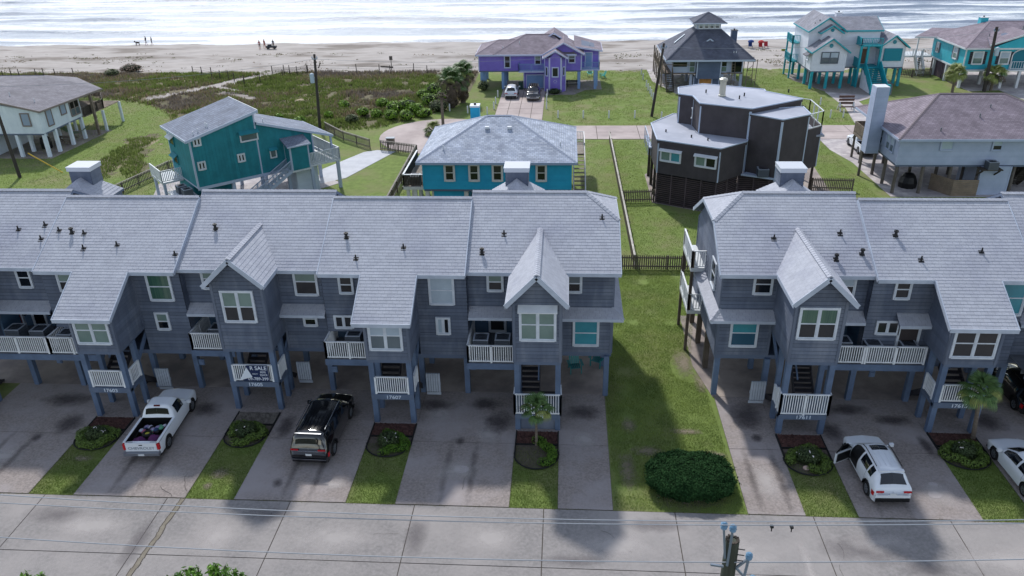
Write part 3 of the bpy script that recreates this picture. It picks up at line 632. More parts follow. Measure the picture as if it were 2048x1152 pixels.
def ridge_cap(P, lines, mat, w=.26, t=.05, step=.22, name='ridge_cap'):
    m_ = MB()
    for a, b in lines:
        a, b = V(a), V(b); L = (b-a).length; d = (b-a)/L; n = max(1, int(L/step)); sidev = d.cross(Zv).normalized(); U3 = sidev.cross(d)
        if U3.z < 0: U3 = -U3
        for i in range(n):
            p = a+d*(i*L/n); q = a+d*((i+1.12)*L/n); h0 = .03; h1 = .014
            vs = []
            for c, h in ((p, h0), (q, h1)): vs += [c-sidev*w/2-U3*.05+U3*h, c+U3*(h+.03), c+sidev*w/2-U3*.05+U3*h]
            m_.add(vs, [(0, 1, 4, 3), (1, 2, 5, 4), (0, 1, 2)])
    return m_.build(name, mat, P)
def post(P, x, y, z0, z1, w=.25, mat=postg, rnd=False, name='post'):
    m_ = MB()
    if rnd: m_.cyl((x, y, z0), (x, y, z1), w/2, w/2.3, 9)
    else: m_.box(x-w/2, x+w/2, y-w/2, y+w/2, z0, z1)
    return m_.build(name, mat, P)
def vent(P, x, y, z, big=False):
    m_ = MB(); r = .06 if big else .035; h = .32 if big else .27
    m_.prism([(x-.13, y-.12, z-.05), (x+.13, y-.12, z-.05), (x+.13, y+.12, z+.09), (x-.13, y+.12, z+.09)], (0, 0, -.04)); m_.cyl((x, y, z-.05), (x, y, z+h), r*1.5, r, 8)
    if big: m_.cyl((x, y, z+h-.08), (x, y, z+h), r*1.9, r*1.9, 8)
    m_.build('vent_pipe', dark, P)
def chimney(P, x0, x1, y0, y1, z0, z1, sm=sideg, cap=white, ch=.28, lap=.2, flue=True, ov=.08):
    m_ = MB(); m_.box(x0, x1, y0, y1, z0, z1)
    for A, B in (((x0, y0), (x1, y0)), ((x1, y0), (x1, y1)), ((x1, y1), (x0, y1)), ((x0, y1), (x0, y0))):
        A3 = V((*A, 0)); U = V((*B, 0))-A3; L = U.length; U.normalize(); m_.siding(A3, U, nrm2(U), [(0, z0), (L, z0), (L, z1), (0, z1)], lap)
    o = m_.build('chimney', sm, P, kind='stuff'); c = MB(); c.box(x0-ov, x1+ov, y0-ov, y1+ov, z1, z1+ch)
    if ch > .2: c.box(x0-ov-.02, x1+ov+.02, y0-ov-.02, y1+ov+.02, z1+ch, z1+ch+.04)
    c.build('chimney_cap', cap, o)
    if flue: c = MB(); c.cyl(((x0+x1)/2, (y0+y1)/2, z1+ch), ((x0+x1)/2, (y0+y1)/2, z1+ch+.16), .11, .11, 8); c.build('flue', dark, o)
    return o
def condenser(x, y, z, label, group=None, w=.8, h=.62):
    t = thing('air_conditioner', label, 'air conditioner', (x, y, z), group); m_ = MB(); r = w/2
    m_.box(x-r, x+r, y-r, y+r, z, z+.05)
    for i in range(9): zz = z+.07+i*(h-.12)/9; m_.box(x-r, x+r, y-r, y+r, zz, zz+.035)
    m_.box(x-r*.9, x+r*.9, y-r*.9, y+r*.9, z+.05, z+h-.05)
    for a in (-1, 1):
        for b in (-1, 1): m_.box(x+a*r*.93-.03, x+a*r*.93+.03, y+b*r*.93-.03, y+b*r*.93+.03, z, z+h)
    m_.build('cabinet', M('condenser_grey', '59606a', rough=.6), t)
    q = MB(); k = M('condenser_top', '9aa2ad', rough=.5)
    for a, b, c, d in ((-r, r, -r, -r*.8), (-r, r, r*.8, r), (-r, -r*.8, -r*.8, r*.8), (r*.8, r, -r*.8, r*.8)): q.box(x+a, x+b, y+c, y+d, z+h, z+h+.03)
    q.build('top_rim', k, t); g = MB()
    for i in range(1, 5):
        rr = r*.8*i/4.3
        for j in range(14):
            a0, a1 = 2*PI*j/14, 2*PI*(j+1)/14; g.beam((x+rr*math.cos(a0), y+rr*math.sin(a0), z+h+.025), (x+rr*math.cos(a1), y+rr*math.sin(a1), z+h+.025), .012, .012)
    g.build('fan_grille', dark, t); return t

# ---------------- the grey townhouses ----------------
SL = .57; RY, RZ = 39.33, 9.96; BY, BZ = 38.75, 9.82        # ridges of the two roof heights
ea = lambda y: 7.38+SL*(y-34.8)
eb = lambda y: 7.37+SL*(y-34.45)
FL = 2.55
COL = sideg
brownp = M('brown_post', '5d534b', '4c433c', 2, .85)
reddoor = M('red_door', '6e1c1a', rough=.5); bluedoor = M('blue_grey_porch_wall', '44617c', '3b566f', 1, .7, lin('000000')[0] if 0 else 0)
doorway_shade = M('painted_entry_shadow', '3a3436', rough=.6)  # flat dark pane, shade of an open doorway painted into its colour
PM = M('porch_blue_siding', '4d6884', '435d78', 1, .7, isl=.04)
SH = (.19, .31, .016)
def tower(P, W, x0, x1, ty, zb, my, shed, zt, zl, numb, side=1, gable=None, win=None, wstyle=(gl_blind, gl_blind), awn=False, stairs_mid=False, corner_l=1, corner_r=1):
    """bay on stilts with entry landing, house number and stairs"""
    xc = (x0+x1)/2
    if shed: W.w((x0, ty), (x1, ty), zb, zt); W.w((x1, ty), (x1, my), zb, zt, eb(my)-.15); W.w((x0, my), (x0, ty), zb, eb(my)-.15, zt)
    else:
        W.w((x0, ty), (x1, ty), zb, gable[0]-.05, peaks=[((x1-x0)/2, gable[1]-.16)]); W.w((x1, ty), (x1, my), zb, gable[0]-.05); W.w((x0, my), (x0, ty), zb, gable[0]-.05)
    fm = MB(); fm.box(x0+.02, x1-.02, ty+.02, my, zb-.12, zb); fm.box(x0-.01, x1+.01, ty-.03, ty-.002, zb-.14, zb+.1); fm.build('floor_joists', soff, P)
    for x in (x0+.13, x1-.13):
        post(P, x, ty+.14, 0, zb-.1, .26); post(P, x, ty+1.35, 0, zb-.1, .24)
    zl_ = zl; d = MB(); d.box(x0+.02, x1-.02, ty+.03, ty+1.35, zl_-.1, zl_); d.box(x0, x1, ty-.03, ty+.02, zl_-.3, zl_); d.box(x0, x0+.04, ty+.04, ty+1.4, zl_-.28, zl_-.11); d.box(x1-.04, x1, ty+.04, ty+1.4, zl_-.28, zl_-.11)
    d.build('entry_landing', M('landing_boards', '5d6a80', '536075', 2, .8), P)
    railing(P, [(x0+.26, ty+.05, zl_), (x1-.26, ty+.05, zl_)], .98, .105) if not stairs_mid else railing(P, [(x0-.02, ty+.5, zl_), (x0-.02, ty-.06, zl_), (x1+.02, ty-.06, zl_), (x1+.02, ty+.5, zl_)], 1.18, .115)
    railing(P, [(x1 if side > 0 else x0, ty+.3, zl_), (x1 if side > 0 else x0, ty+1.2, zl_)], .9, .12, near=False)
    text(P, numb, (xc+.05, ty-.037, zl_-.16), .27, M('number_white', 'c9d3e0', rough=.5), sx=1.15)
    k = 5 if zl_ > 1.2 else 8
    sx_ = xc-.42 if side > 0 else xc+.42
    stairs(P, (sx_, ty+1.4, zl_), (sx_, ty+3.0, 2.84), .95, k+1, M('dark_stair', '3c3a40', '2e2c31', 2, .85))
    sy2 = xc+.5 if side > 0 else xc-.5
    stairs(P, (sy2, ty+3.3, .05), (sy2, ty+1.35, zl_-.1), .9, 5, M('dark_stair', '3c3a40'))
    b = MB(); b.beam((x0+.1, ty+1.4, zb-1.4), (x0+.1, ty+3.2, zb-.1), .1, .2); b.beam((x1-.1, ty+1.4, zb-1.4), (x1-.1, ty+3.2, zb-.1), .1, .2)
    b.beam((xc, ty+1.5, zl_+1.0), (xc, ty+3.1, FL+1.0), .07, .1); b.build('stair_stringers', postg, P)
    # slatted bin screen beside the stair
    ex = x1+.25 if side > 0 else x0-.95; sc = MB(); sc.box(ex, ex+.75, ty+2.1, ty+2.14, .35, .5); sc.box(ex, ex+.75, ty+2.1, ty+2.14, .95, 1.1)
    scm = M('screen_paint', 'aab2bd', '99a1ad', 2, .6); so3 = sc.build('slat_screen', scm, P) if numb in ('17603', '17605', '17607', '17611') else None
    me = bal_mesh(1.1, .1, scm)
    for i in range(6 if so3 else 0): piece('slat', me, so3, Matrix.Translation((ex+.07+i*.125, ty+2.05, .6)))
    w_ = win
    if w_: window(P, (w_[0], ty-.02, w_[1]), (1, 0), w_[2], w_[3], 'dh2', wstyle, awn=None)
    if awn: m_ = MB(); m_.prism([(w_[0]-.12, ty-.05, w_[1]+w_[3]+.22), (w_[0]+w_[2]+.12, ty-.05, w_[1]+w_[3]+.22), (w_[0]+w_[2]+.12, ty-.42, w_[1]+w_[3]+.0), (w_[0]-.12, ty-.42, w_[1]+w_[3]+.0)], (0, 0, -.05)); m_.build('roller_awning', white, P)
def gable_roof(P, xl, xr, yf, ez, pz, my_plane):
    xc = (xl+xr)/2; yb = 34.8+(pz-7.38)/SL; ye = 34.8+max(0, (ez-7.38)/SL)+.05
    slope_roof(P, [[(xl, ye, ez), (xl, yf, ez), (xc, yf, pz), (xc, yb, pz)], [(xr, yf, ez), (xr, ye, ez), (xc, yb, pz), (xc, yf, pz)]], None, fasc, .1, .22,
               [((xl, yf-.02, ez), (xc, yf-.02, pz)), ((xr, yf-.02, ez), (xc, yf-.02, pz)), ((xl, yf, ez), (xl, ye, ez)), ((xr, yf, ez), (xr, ye, ez))], (.2, .3, .02), name='gable_roof')
    ridge_cap(P, [((xc, yf, pz+.01), (xc, yb, pz+.01))], shing, .3)
def pent(P, x0, x1, y, ze=4.85, zt=5.2, yo=.62, endl=False, endr=False):
    a, b = x0, x1; p = [[(a, y-yo, ze), (b, y-yo, ze), (b-(0), y, zt), (a, y, zt)]]
    return slope_roof(P, p, None, fasc, .1, .16, [((a, y-yo, ze), (b, y-yo, ze))], (.17, .31, .018), name='pent_roof')
def deck(P, x0, x1, y0, y1, z=2.86, rails='flr', mat=postg):
    m_ = MB(); n = int((x1-x0)/.14)
    for i in range(n): a = x0+i*(x1-x0)/n; m_.box(a+.004, a+(x1-x0)/n-.004, y0, y1, z-.04, z)
    m_.box(x0, x1, y0-.03, y0, z-.32, z-.002); m_.box(x0+.02, x1-.02, y0+.3, y0+.36, z-.28, z-.045); m_.build('balcony_deck', [deckm], P, kind='stuff')
    f = MB(); f.box(x0-.01, x1+.01, y0-.06, y0-.031, z-.34, z+.002); f.build('deck_fascia', postg, P)
    railing(P, [(x0+.05, y0+.05, z), (x1-.05, y0+.05, z)], .98, .11)
    if 'l' in rails: railing(P, [(x0+.05, y0+.05, z), (x0+.05, y1, z)], .98, .13, near=False)
    if 'r' in rails: railing(P, [(x1-.05, y0+.05, z), (x1-.05, y1, z)], .98, .13, near=False)
def main_roof(P, x0, x1, hi, left_clip=False, right_clip=False, rake_l=False, rake_r=False):
    ry, rz = (RY, RZ) if hi else (BY, BZ); fy, fz = (34.8, 7.38) if hi else (34.45, 7.37); by_ = 2*ry-fy
    pl = []; fa = [((x0, fy, fz-.0), (x1, fy, fz-.0))]; caps = []
    c = 1.65; cz = 9.03; cyf = 37.69; cyb = 2*ry-cyf       # clipped gable ends
    f = [(x0, fy, fz), (x1, fy, fz)]; b = [(x1, by_, fz), (x0, by_, fz)]
    if right_clip: f += [(x1, cyf, cz), (x1-c, ry, rz)]; pl.append([(x1, cyf, cz), (x1, cyb, cz), (x1-c, ry, rz)]); caps += [((x1, cyf, cz), (x1-c, ry, rz)), ((x1, cyb, cz), (x1-c, ry, rz))]; rx1 = x1-c; fa += [((x1, fy, fz), (x1, cyf, cz)), ((x1, cyf, cz), (x1, cyb, cz)), ((x1, by_, fz), (x1, cyb, cz))]
    else: f += [(x1, ry, rz)]; rx1 = x1
    if left_clip: f += [(x0+c, ry, rz), (x0, cyf, cz)]; pl.append([(x0, cyb, cz), (x0, cyf, cz), (x0+c, ry, rz)]); caps += [((x0, cyf, cz), (x0+c, ry, rz)), ((x0, cyb, cz), (x0+c, ry, rz))]; rx0 = x0+c; fa += [((x0, fy, fz), (x0, cyf, cz)), ((x0, cyf, cz), (x0, cyb, cz)), ((x0, by_, fz), (x0, cyb, cz))]
    else: f += [(x0, ry, rz)]; rx0 = x0
    if rake_l: fa += [((x0-.02, fy, fz), (x0-.02, ry, rz))]
    if rake_r: fa += [((x1+.02, fy, fz), (x1+.02, ry, rz))]
    b2 = [(x1, by_, fz), (x0, by_, fz)]+([(x0, cyb, cz), (rx0, ry, rz)] if left_clip else [(x0, ry, rz)])+([(rx1, ry, rz), (x1, cyb, cz)] if right_clip else [(x1, ry, rz)])
    slope_roof(P, [f, b2]+pl, None, fasc, .16, .2, fa, SH)
    ridge_cap(P, [((rx0, ry, rz+.02), (rx1, ry, rz+.02))]+[((a[0], a[1], a[2]+.01), (b_[0], b_[1], b_[2]+.01)) for a, b_ in caps], shing, .3)
def chim_dormer(P, xc):
    """hipped stair head on the sea side with its boxed chimney"""
    z0, pz = 8.6, 9.75; yf = 40.4; y1 = 45.2; hw = 1.55
    slope_roof(P, [[(xc-hw, 44.6, 8.2), (xc-hw, 41.2, 8.2), (xc, 42.6, 9.4), (xc, 43.6, 9.4)], [(xc+hw, 41.2, 8.2), (xc+hw, 44.6, 8.2), (xc, 43.6, 9.4), (xc, 42.6, 9.4)], [(xc-hw, 41.2, 8.2), (xc+hw, 41.2, 8.2), (xc, 42.6, 9.4)]], None, fasc, .12, .16, [], (.19, .31, .02), name='dormer_roof')
    m_ = MB(); m_.box(xc-hw+.1, xc+hw-.1, 41.4, 44.5, 5, 8.3); m_.build('dormer_wall', sideg, P)
    chimney(P, xc-.64, xc+.64, 43.1, 44.2, 8.0, 9.78, ch=.22, flue=False, cap=M('cap_metal', 'b4b9c2', rough=.5))
def ground_posts(P, xs_, ys_, mat=postg, z=FL-.1, skip=()):
    for x in xs_:
        for y in ys_:
            if (round(x, 1), y) not in skip: post(P, x, y, 0, z, .27, mat)
def unit(numb, x0, x1, kind, tx0, tx1, ty, zb, zl, label, side=1, gable=None, win=None, **k):
    P = thing('townhouse', label, 'townhouse', (x0, 35.4, 0), 'grey townhouses in two joined rows'); P['label'] = label
    W = Walls(P, sideg, .2, trim=sideg); my = 35.4 if kind == 'A' else 34.95
    fs = MB(); fs.box(x0+.005, x1-.005, my+.01 if kind == 'B' else my+.02, 43.2, FL-.22, FL-.02); fs.box(x0, x1, my-.02, my+.06, FL-.2, FL+.02); fs.build('floor', soff, P)
    dk = MB(); dk.box(x0+.15, x1-.15, 37.4, 43.1, FL, 7.1); dk.build('interior_core', M('interior', '2a2c30'), P)
    W.w((x1, 43.25), (x0, 43.25), FL, 7.2)
    if k.get('pass_'): k.pop('pass_')
    return P, W, my
def unitA(numb, x0, x1, tx0, tx1, ty, zb, zl, label, deckside, gable, win, cov=None, ends='', up_l=None, up_r=None, low=None, pw=None, dx=None, side=1, door=None, panes=(gl_blind, gl_blind), awn=False, rk='', drails='', dy=33.7):
    P, W, my = unit(numb, x0, x1, 'A', tx0, tx1, ty, zb, zl, label)
    hw = 0
    W.w((x0, my), (x1, my), 4.86, 7.2, corner=(0, 0))
    if deckside == 'l': fx0, fx1, px0, px1 = tx1, x1, x0, tx0
    else: fx0, fx1, px0, px1 = x0, tx0, tx1, x1
    W.w((fx0, my), (fx1, my), FL, 4.86); 
    W2 = Walls(P, PM, .19, trim=PM); W2.w((px0, 36.85), (px1, 36.85), FL, 4.86, corner=(0, 0)); W2.w((px0, my), (px0, 36.85), FL, 4.86, corner=(0, 0)) if 0 else None
    W2.w((px1, 36.85), (px1, my), FL, 4.86, corner=(0, 0)); W2.w((px0, my), (px0, 36.85), FL, 4.86, corner=(0, 0)); W2.done()
    c = MB(); c.box(px0, px1, my+.02, 36.85, 4.84, 4.9); c.build('porch_ceiling', soff, P)
    tower(P, W, tx0, tx1, ty, zb, my, False, None, zl, numb, side, gable, win, panes, awn, stairs_mid=zl < 1.4)
    if x1 > 2 and 'r' in ends or 'r' in ends: W.w((x1, my), (x1, 43.2), FL, 7.2, peaks=[(5.6, 8.85), (2.3, 8.85)])
    if 'l' in ends: W.w((x0, 43.2), (x0, my), FL, 7.2, peaks=[(7.8-2.3, 8.85), (7.8-5.6, 8.85)])
    W.done()
    el, er = (.28 if 'l' in ends else 0), (.3 if 'r' in ends else 0)
    main_roof(P, x0-el-(0 if 'l' in ends else .02), x1+er-(0 if 'r' in ends else -.02), True, 'l' in ends, 'r' in ends)
    gable_roof(P, gable[2], gable[3], gable[4], gable[0], gable[1], my)
    pent(P, px0+.02, px1-.02, my); 
    if 'r' in ends or 'l' in ends:
        r = 'r' in ends; ex = x1 if r else x0; o = .5 if r else -.5; a, b = (fx0+.02, fx1)
        pf = [(a, my-.62, 4.85), (ex+o, my-.62, 4.85), (ex, my, 5.2), (a, my, 5.2)] if r else [(ex+o, my-.62, 4.85), (fx1-.02, my-.62, 4.85), (fx1-.02, my, 5.2), (ex, my, 5.2)]
        ps = [(ex+o, my-.62, 4.85), (ex+o, 41.4, 4.85), (ex, 41.4, 5.2), (ex, my, 5.2)] if r else [(ex+o, 41.4, 4.85), (ex+o, my-.62, 4.85), (ex, my, 5.2), (ex, 41.4, 5.2)]
        slope_roof(P, [pf, ps], None, fasc, .1, .16, [((pf[0][0], my-.62, 4.85), (pf[1][0], my-.62, 4.85)), ((ex+o, my-.62, 4.85), (ex+o, 41.4, 4.85))], (.17, .31, .018), name='skirt_roof')
        ridge_cap(P, [((ex+o, my-.62, 4.86), (ex, my, 5.21))], shing, .24)
    else: pent(P, fx0+.02, fx1-.02, my)
    for q in (up_l, up_r):
        if q: window(P, (q[0], my-.02, q[1]), (1, 0), q[2], q[3], 'dh', q[4])
    if low: window(P, (low[0], my-.02, low[1]), (1, 0), low[2], low[3], low[5] if len(low) > 5 else 'dh', low[4])
    if pw: window(P, (pw[0], 36.82, pw[1]), (1, 0), pw[2], pw[3], pw[5] if len(pw) > 5 else 'dh', pw[4])
    if door is not None: window(P, (door[0], 36.8, FL+.05), (1, 0), .85, 1.95, 'fix', (door[1],), name='front_door')
    if dx: deck(P, dx[0], dx[1], dy, 36.85, rails=drails)
    return P
def unitB(numb, x0, x1, tx0, tx1, ty, zb, zl, label, recess, zt, roofx, win, up=None, low=None, big=None, small=None, dx=None, side=1, panes=(gl_blind, gl_blind), awn_x=None, dy=33.85, door=None):
    P, W, my = unit(numb, x0, x1, 'B', tx0, tx1, ty, zb, zl, label)
    if recess:
        W.w((x0, my), (x1, my), 3.86, 7.2, corner=(0, 0)); W.w((tx1, my), (x1, my), FL, 3.86, corner=(0, 0))
        W2 = Walls(P, PM, .19, trim=PM); W2.w((x0, 36.1), (tx0+.1, 36.1), FL, 3.9, corner=(0, 0)); W2.w((tx0, 36.1), (tx0, my), FL, 3.9, corner=(0, 0)); W2.done()
    else: W.w((x0, my), (x1, my), FL, 7.2, corner=(0, 0))
    W.w((x0+.001, 36.2), (x0+.001, my), FL if not recess else 3.86, 7.2, corner=(0, 0)); W.w((x1-.001, my), (x1-.001, 36.2), FL, 7.2, corner=(0, 0))
    tower(P, W, tx0, tx1, ty, zb, my, True, zt, zl, numb, side, None, win, panes); W.done()
    main_roof(P, x0, x1, False, rake_l=True, rake_r=True)
    xl, xr = roofx; yf = ty-.42; zf = 7.37-SL*(34.45-yf)+.02
    slope_roof(P, [[(xl, yf, zf), (xr, yf, zf), (xr, 34.5, 7.42), (xl, 34.5, 7.42)]], None, fasc, .14, .2, [((xl, yf-.02, zf), (xr, yf-.02, zf)), ((xl, yf, zf), (xl, 34.45, 7.39)), ((xr, yf, zf), (xr, 34.45, 7.39))], SH, name='shed_roof')
    if up: window(P, (up[0], my-.02, up[1]), (1, 0), up[2], up[3], 'dh', up[4])
    if big: window(P, (big[0], my-.02, big[1]), (1, 0), big[2], big[3], 'dh', big[4])
    if small: window(P, (small[0], my-.02, small[1]), (1, 0), small[2], small[3], small[5] if len(small) > 5 else 'dh', small[4])
    if low: window(P, (low[0], my-.02, low[1]), (1, 0), low[2], low[3], 'sl', low[4])
    if awn_x: pent(P, awn_x[0], awn_x[1], my, 4.98, 5.35, .65)
    if door: window(P, (door[0], my-.02, FL+.05), (1, 0), .95, 1.95, 'fix', (door[1],), name='front_door')
    if dx: deck(P, dx[0], dx[1], dy, my+(1.1 if recess else 0), rails='l' if recess else '')
    return P
B_, D_ = gl_blind, gl_dark
U1 = unitA('17601', -34.0, -26.72, -32.3, -30.1, 32.2, 4.1, 1.1, 'grey townhouse with a red front door, cut by the picture edge beside the white pickup', 'r', (7.4, 8.8, -32.65, -29.8, 31.7), (-32.1, 5.3, 1.7, 1.65), dx=(-30.1, -26.72), dy=33.85, ends='',
          up_r=(-28.3, 6.05, .65, 1.05, (D_, D_)), pw=(-29.3, 2.9, .68, 1.5, (D_, D_)), door=(-31.0+.2, reddoor), side=-1)
U3 = unitB('17603', -26.7, -19.4, -24.1, -21.92, 32.4, 3.95, 1.82, 'grey townhouse numbered 17603 with a long sloping bay roof, behind the white pickup', True, 5.95, (-24.62, -21.72), (-23.82, 4.5, 1.62, 1.45),
          up=(-25.8, 6.1, .75, 1.0, (B_, D_)), big=(-21.1, 5.62, 1.15, 1.5, (gl_green, gl_green)), small=(-21.1, 3.9, .6, .9, (B_, D_)), dx=(-26.7, -24.1))
U5 = unitA('17605', -19.4, -12.1, -17.05, -14.5, 33.3, 3.68, 1.75, 'grey townhouse numbered 17605 with a gabled bay and a blue sale banner', 'l', (7.47, 8.85, -17.25, -14.25, 32.85), (-16.55, 5.35, 1.5, 1.6), dx=(-19.38, -17.08), dy=34.5,
          up_l=(-18.4, 6.1, .75, 1.05, (B_, D_)), up_r=(-13.6, 5.8, 1.1, 1.45, (B_, gl_brown)), low=(-13.4, 4.0, .6, .72, (B_, D_)), pw=(-19.2, 3.75, 1.0, .5, (D_, D_), 'sl'), panes=(B_, gl_brown), drails='l')
U7 = unitB('17607', -12.08, -4.78, -9.47, -7.33, 32.4, 3.75, 1.75, 'grey townhouse numbered 17607 with a long sloping bay roof beside the black suv', True, 5.95, (-9.93, -7.12), (-9.2, 4.42, 1.5, 1.5),
          up=(-11.15, 6.15, .62, .9, (gl_brown, D_)), low=(-11.62, 4.15, .85, .62, (gl_brown, gl_brown)), big=(-6.6, 5.6, 1.15, 1.5, (gl_white, gl_white)), small=(-6.35, 3.88, .6, .85, (gl_white, gl_dark), 'sl'), dx=(-12.06, -9.5), panes=(gl_white, gl_grey))
U9 = unitA('17609', -4.76, 2.55, -2.27, -.04, 32.05, 4.0, 1.0, 'end townhouse with a centred gable and a white window awning above a small palm', 'l', (7.25, 8.75, -2.6, .27, 31.65), (-1.92, 5.28, 1.58, 1.6), dx=(-4.76, -2.3), ends='r',
          up_l=(-3.72, 6.15, .7, .95, (B_, gl_brown)), up_r=(.28, 6.12, .62, .92, (gl_grey, D_)), low=(.62, 3.05, 1.2, 1.42, (gl_teal, gl_teal)), pw=(-3.85, 3.0, .8, 1.35, (gl_white, gl_brown)), panes=(B_, B_), awn=True, drails='l')
U11 = unitA('17611', 7.85, 14.85, 10.52, 12.78, 32.2, 4.15, 1.2, 'end townhouse numbered 17611 with a gabled bay facing the lawn beside the round bush', 'r', (7.45, 8.8, 10.25, 13.05, 31.7), (10.78, 5.5, 1.62, 1.5), dx=(12.8, 14.85), dy=34.2, ends='l',
          up_l=(9.4, 6.15, .8, 1.0, (gl_brown, D_)), up_r=(13.3, 6.0, .85, 1.2, (gl_white, gl_brown)), low=(8.55, 3.15, 1.25, 1.5, (gl_teal, M('glass_dim_teal', '33566b', rough=.1))), panes=(gl_green, gl_brown), side=-1)
U13 = unitB('17613', 14.87, 22.1, 17.8, 20.1, 32.55, 3.95, 1.8, 'grey townhouse numbered 17613 with a long sloping bay roof behind the leaning palm', False, 6.0, (17.45, 20.45), (17.98, 4.42, 1.85, 1.45),
          up=(15.95, 6.2, .65, .95, (gl_brown, gl_brown)), low=(15.45, 4.25, 1.0, .62, (gl_brown, gl_brown)), big=(20.75, 5.4, 1.2, 1.75, (gl_teal, gl_teal)), awn_x=(16.25, 17.75), panes=(gl_brown, gl_brown), side=-1, door=(16.55, doorway_shade), dx=(14.87, 17.78), dy=34.2)
U15 = unitA('17615', 22.12, 29.4, 24.7, 26.95, 32.2, 4.0, 1.0, 'grey townhouse cut off by the picture edge beyond the one numbered 17613', 'r', (7.45, 8.8, 24.4, 27.25, 31.7), (25.0, 5.4, 1.6, 1.5), dx=(22.3, 24.6), ends='', side=-1)
for P, lst in ((U1, [(-28.65, 36.89, 0), (-27.31, 37.16, 0), (-27.17, 36.36, 0)]), (U3, [(-26.27, 36.66, 0), (-25.52, 36.55, 1), (-24.85, 36.5, 0), (-24.53, 35.66, 0), (-22.83, 35.87, 0), (-19.6, 35.37, 0)]), (U5, [(-18.02, 37.02, 1)]), (U7, [(-10.97, 36.38, 1), (-7.97, 35.85, 0), (-10.28, 35.24, 0)]),
               (U9, [(-2.98, 36.82, 0), (-4.02, 35.78, 1), (1.97, 37.75, 0)]), (U11, [(10.39, 36.68, 0), (13.64, 36.97, 0), (13.17, 35.62, 1), (14.45, 35.89, 1)]), (U13, [(16.19, 36.69, 1), (17.06, 35.42, 0), (19.98, 35.86, 0)])):
    f = ea if P in (U1, U5, U9, U11) else eb
    for x, y, b in lst: vent(P, x, y, f(y), b)
for P, xc in ((U3, -28.55+.0), (U9, -2.68), (U11, 12.75)): chim_dormer(P, xc)
# stilts under the rows
for P, xs_, gx in ((U1, (-29.1, -26.4), ()), (U3, (-22.3+.2, -19.7), ()), (U5, (-17.8, -14.7, -12.35), ()), (U7, (-9.9, -7.4), ()), (U9, (-5.0, -2.2, 2.32), ()), (U11, (10.5,), ()), (U13, (14.9, 17.8, 22.2), ()), (U15, (25.0,), ())):
    ground_posts(P, xs_, (35.3, 38.2, 40.9, 43.1))
ground_posts(U11, (8.05,), (35.6,)); ground_posts(U11, (8.0,), (38.2, 40.9, 43.4), brownp)
# balconies on the open end of the second row, its side window
window(U11, (7.83, 37.9, 5.55), (0, -1), .95, 1.35, 'dh', (D_, D_))
for z in (FL+.1, 5.3):
    m_ = MB(); m_.box(7.05, 7.84, 40.0, 43.2, z-.22, z); m_.build('side_balcony', white, U11); railing(U11, [(7.84, 40.05, z), (7.1, 40.05, z), (7.1, 43.2, z)], 1.0, .13, near=False)
post(U11, 7.15, 40.1, 0, 6.3, .16, brownp); post(U11, 7.15, 43.1, 0, 6.3, .16, brownp)
# low skirt wall under the landing of the palm unit
m_ = MB(); m_.box(-2.0, -.3, 32.15, 32.2, 0, .62); m_.build('skirt_panel', sideg, U9)
# lamps and meters
for P, pts in ((U9, ((-4.15, 36.8, 3.75), (-2.62, 36.8, 3.75))), (U1, ((-29.75, 36.8, 3.7), (-28.25, 36.8, 3.7)))):
    for x, y, z in pts: m_ = MB(); m_.box(x-.09, x+.09, y-.14, y, z-.14, z+.14); m_.lathe((x, y-.07, z+.14), [(.1, 0), (.02, .1)], 6); m_.build('wall_lamp', dark, P)
for P, pts in ((U7, ((-5.05, 36.0+.0, 0),)),): pass
for P, x, y, z in ((U3, -25.0, 34.9, 4.9), (U3, -24.75, 34.9, 4.1), (U7, -10.35, 36.05, 3.3), (U9, -4.6, 34.75, 2.0), (U7, -11.75, 34.2, 2.05), (U5, -19.1, 34.75, 2.0), (U11, 15.6, 34.75, 2.0), (U3, -27.0, 34.75, 1.95)):
    m_ = MB(); m_.box(x-.14, x+.14, y-.09, y, z-.17, z+.17); m_.box(x-.1, x+.1, y-.12, y-.09, z-.12, z+.1); m_.build('meter_box', postg if z < 2.5 else white, P)
gn = 'air conditioners on the balconies'
for x, y, lb in ((-29.0, 34.9, 'air conditioner behind the balcony rail nearest the picture edge'), (-27.6, 34.85, 'air conditioner behind the long white rail, below the porch window'), (-25.9, 34.5, 'air conditioner at the end of the long rail near the bay behind the pickup'),
                 (-18.1, 35.3, 'air conditioner on the small balcony beside the blue sale banner'), (-10.7, 34.8, 'air conditioner on the small balcony above the black suv'), (-4.1, 34.6, 'air conditioner at the outer end of the balcony beside the gabled palm unit'),
                 (-3.0, 34.65, 'air conditioner near the bay wall on the balcony of the palm unit'), (13.9, 34.9, 'air conditioner beside the gabled bay on the shared balcony'), (15.3, 34.65, 'middle air conditioner of three on the shared balcony'), (17.0, 34.65, 'air conditioner at the far end of the shared balcony by the door')):
    condenser(x, y+.0, 2.87, lb, gn, w=.78, h=.98)
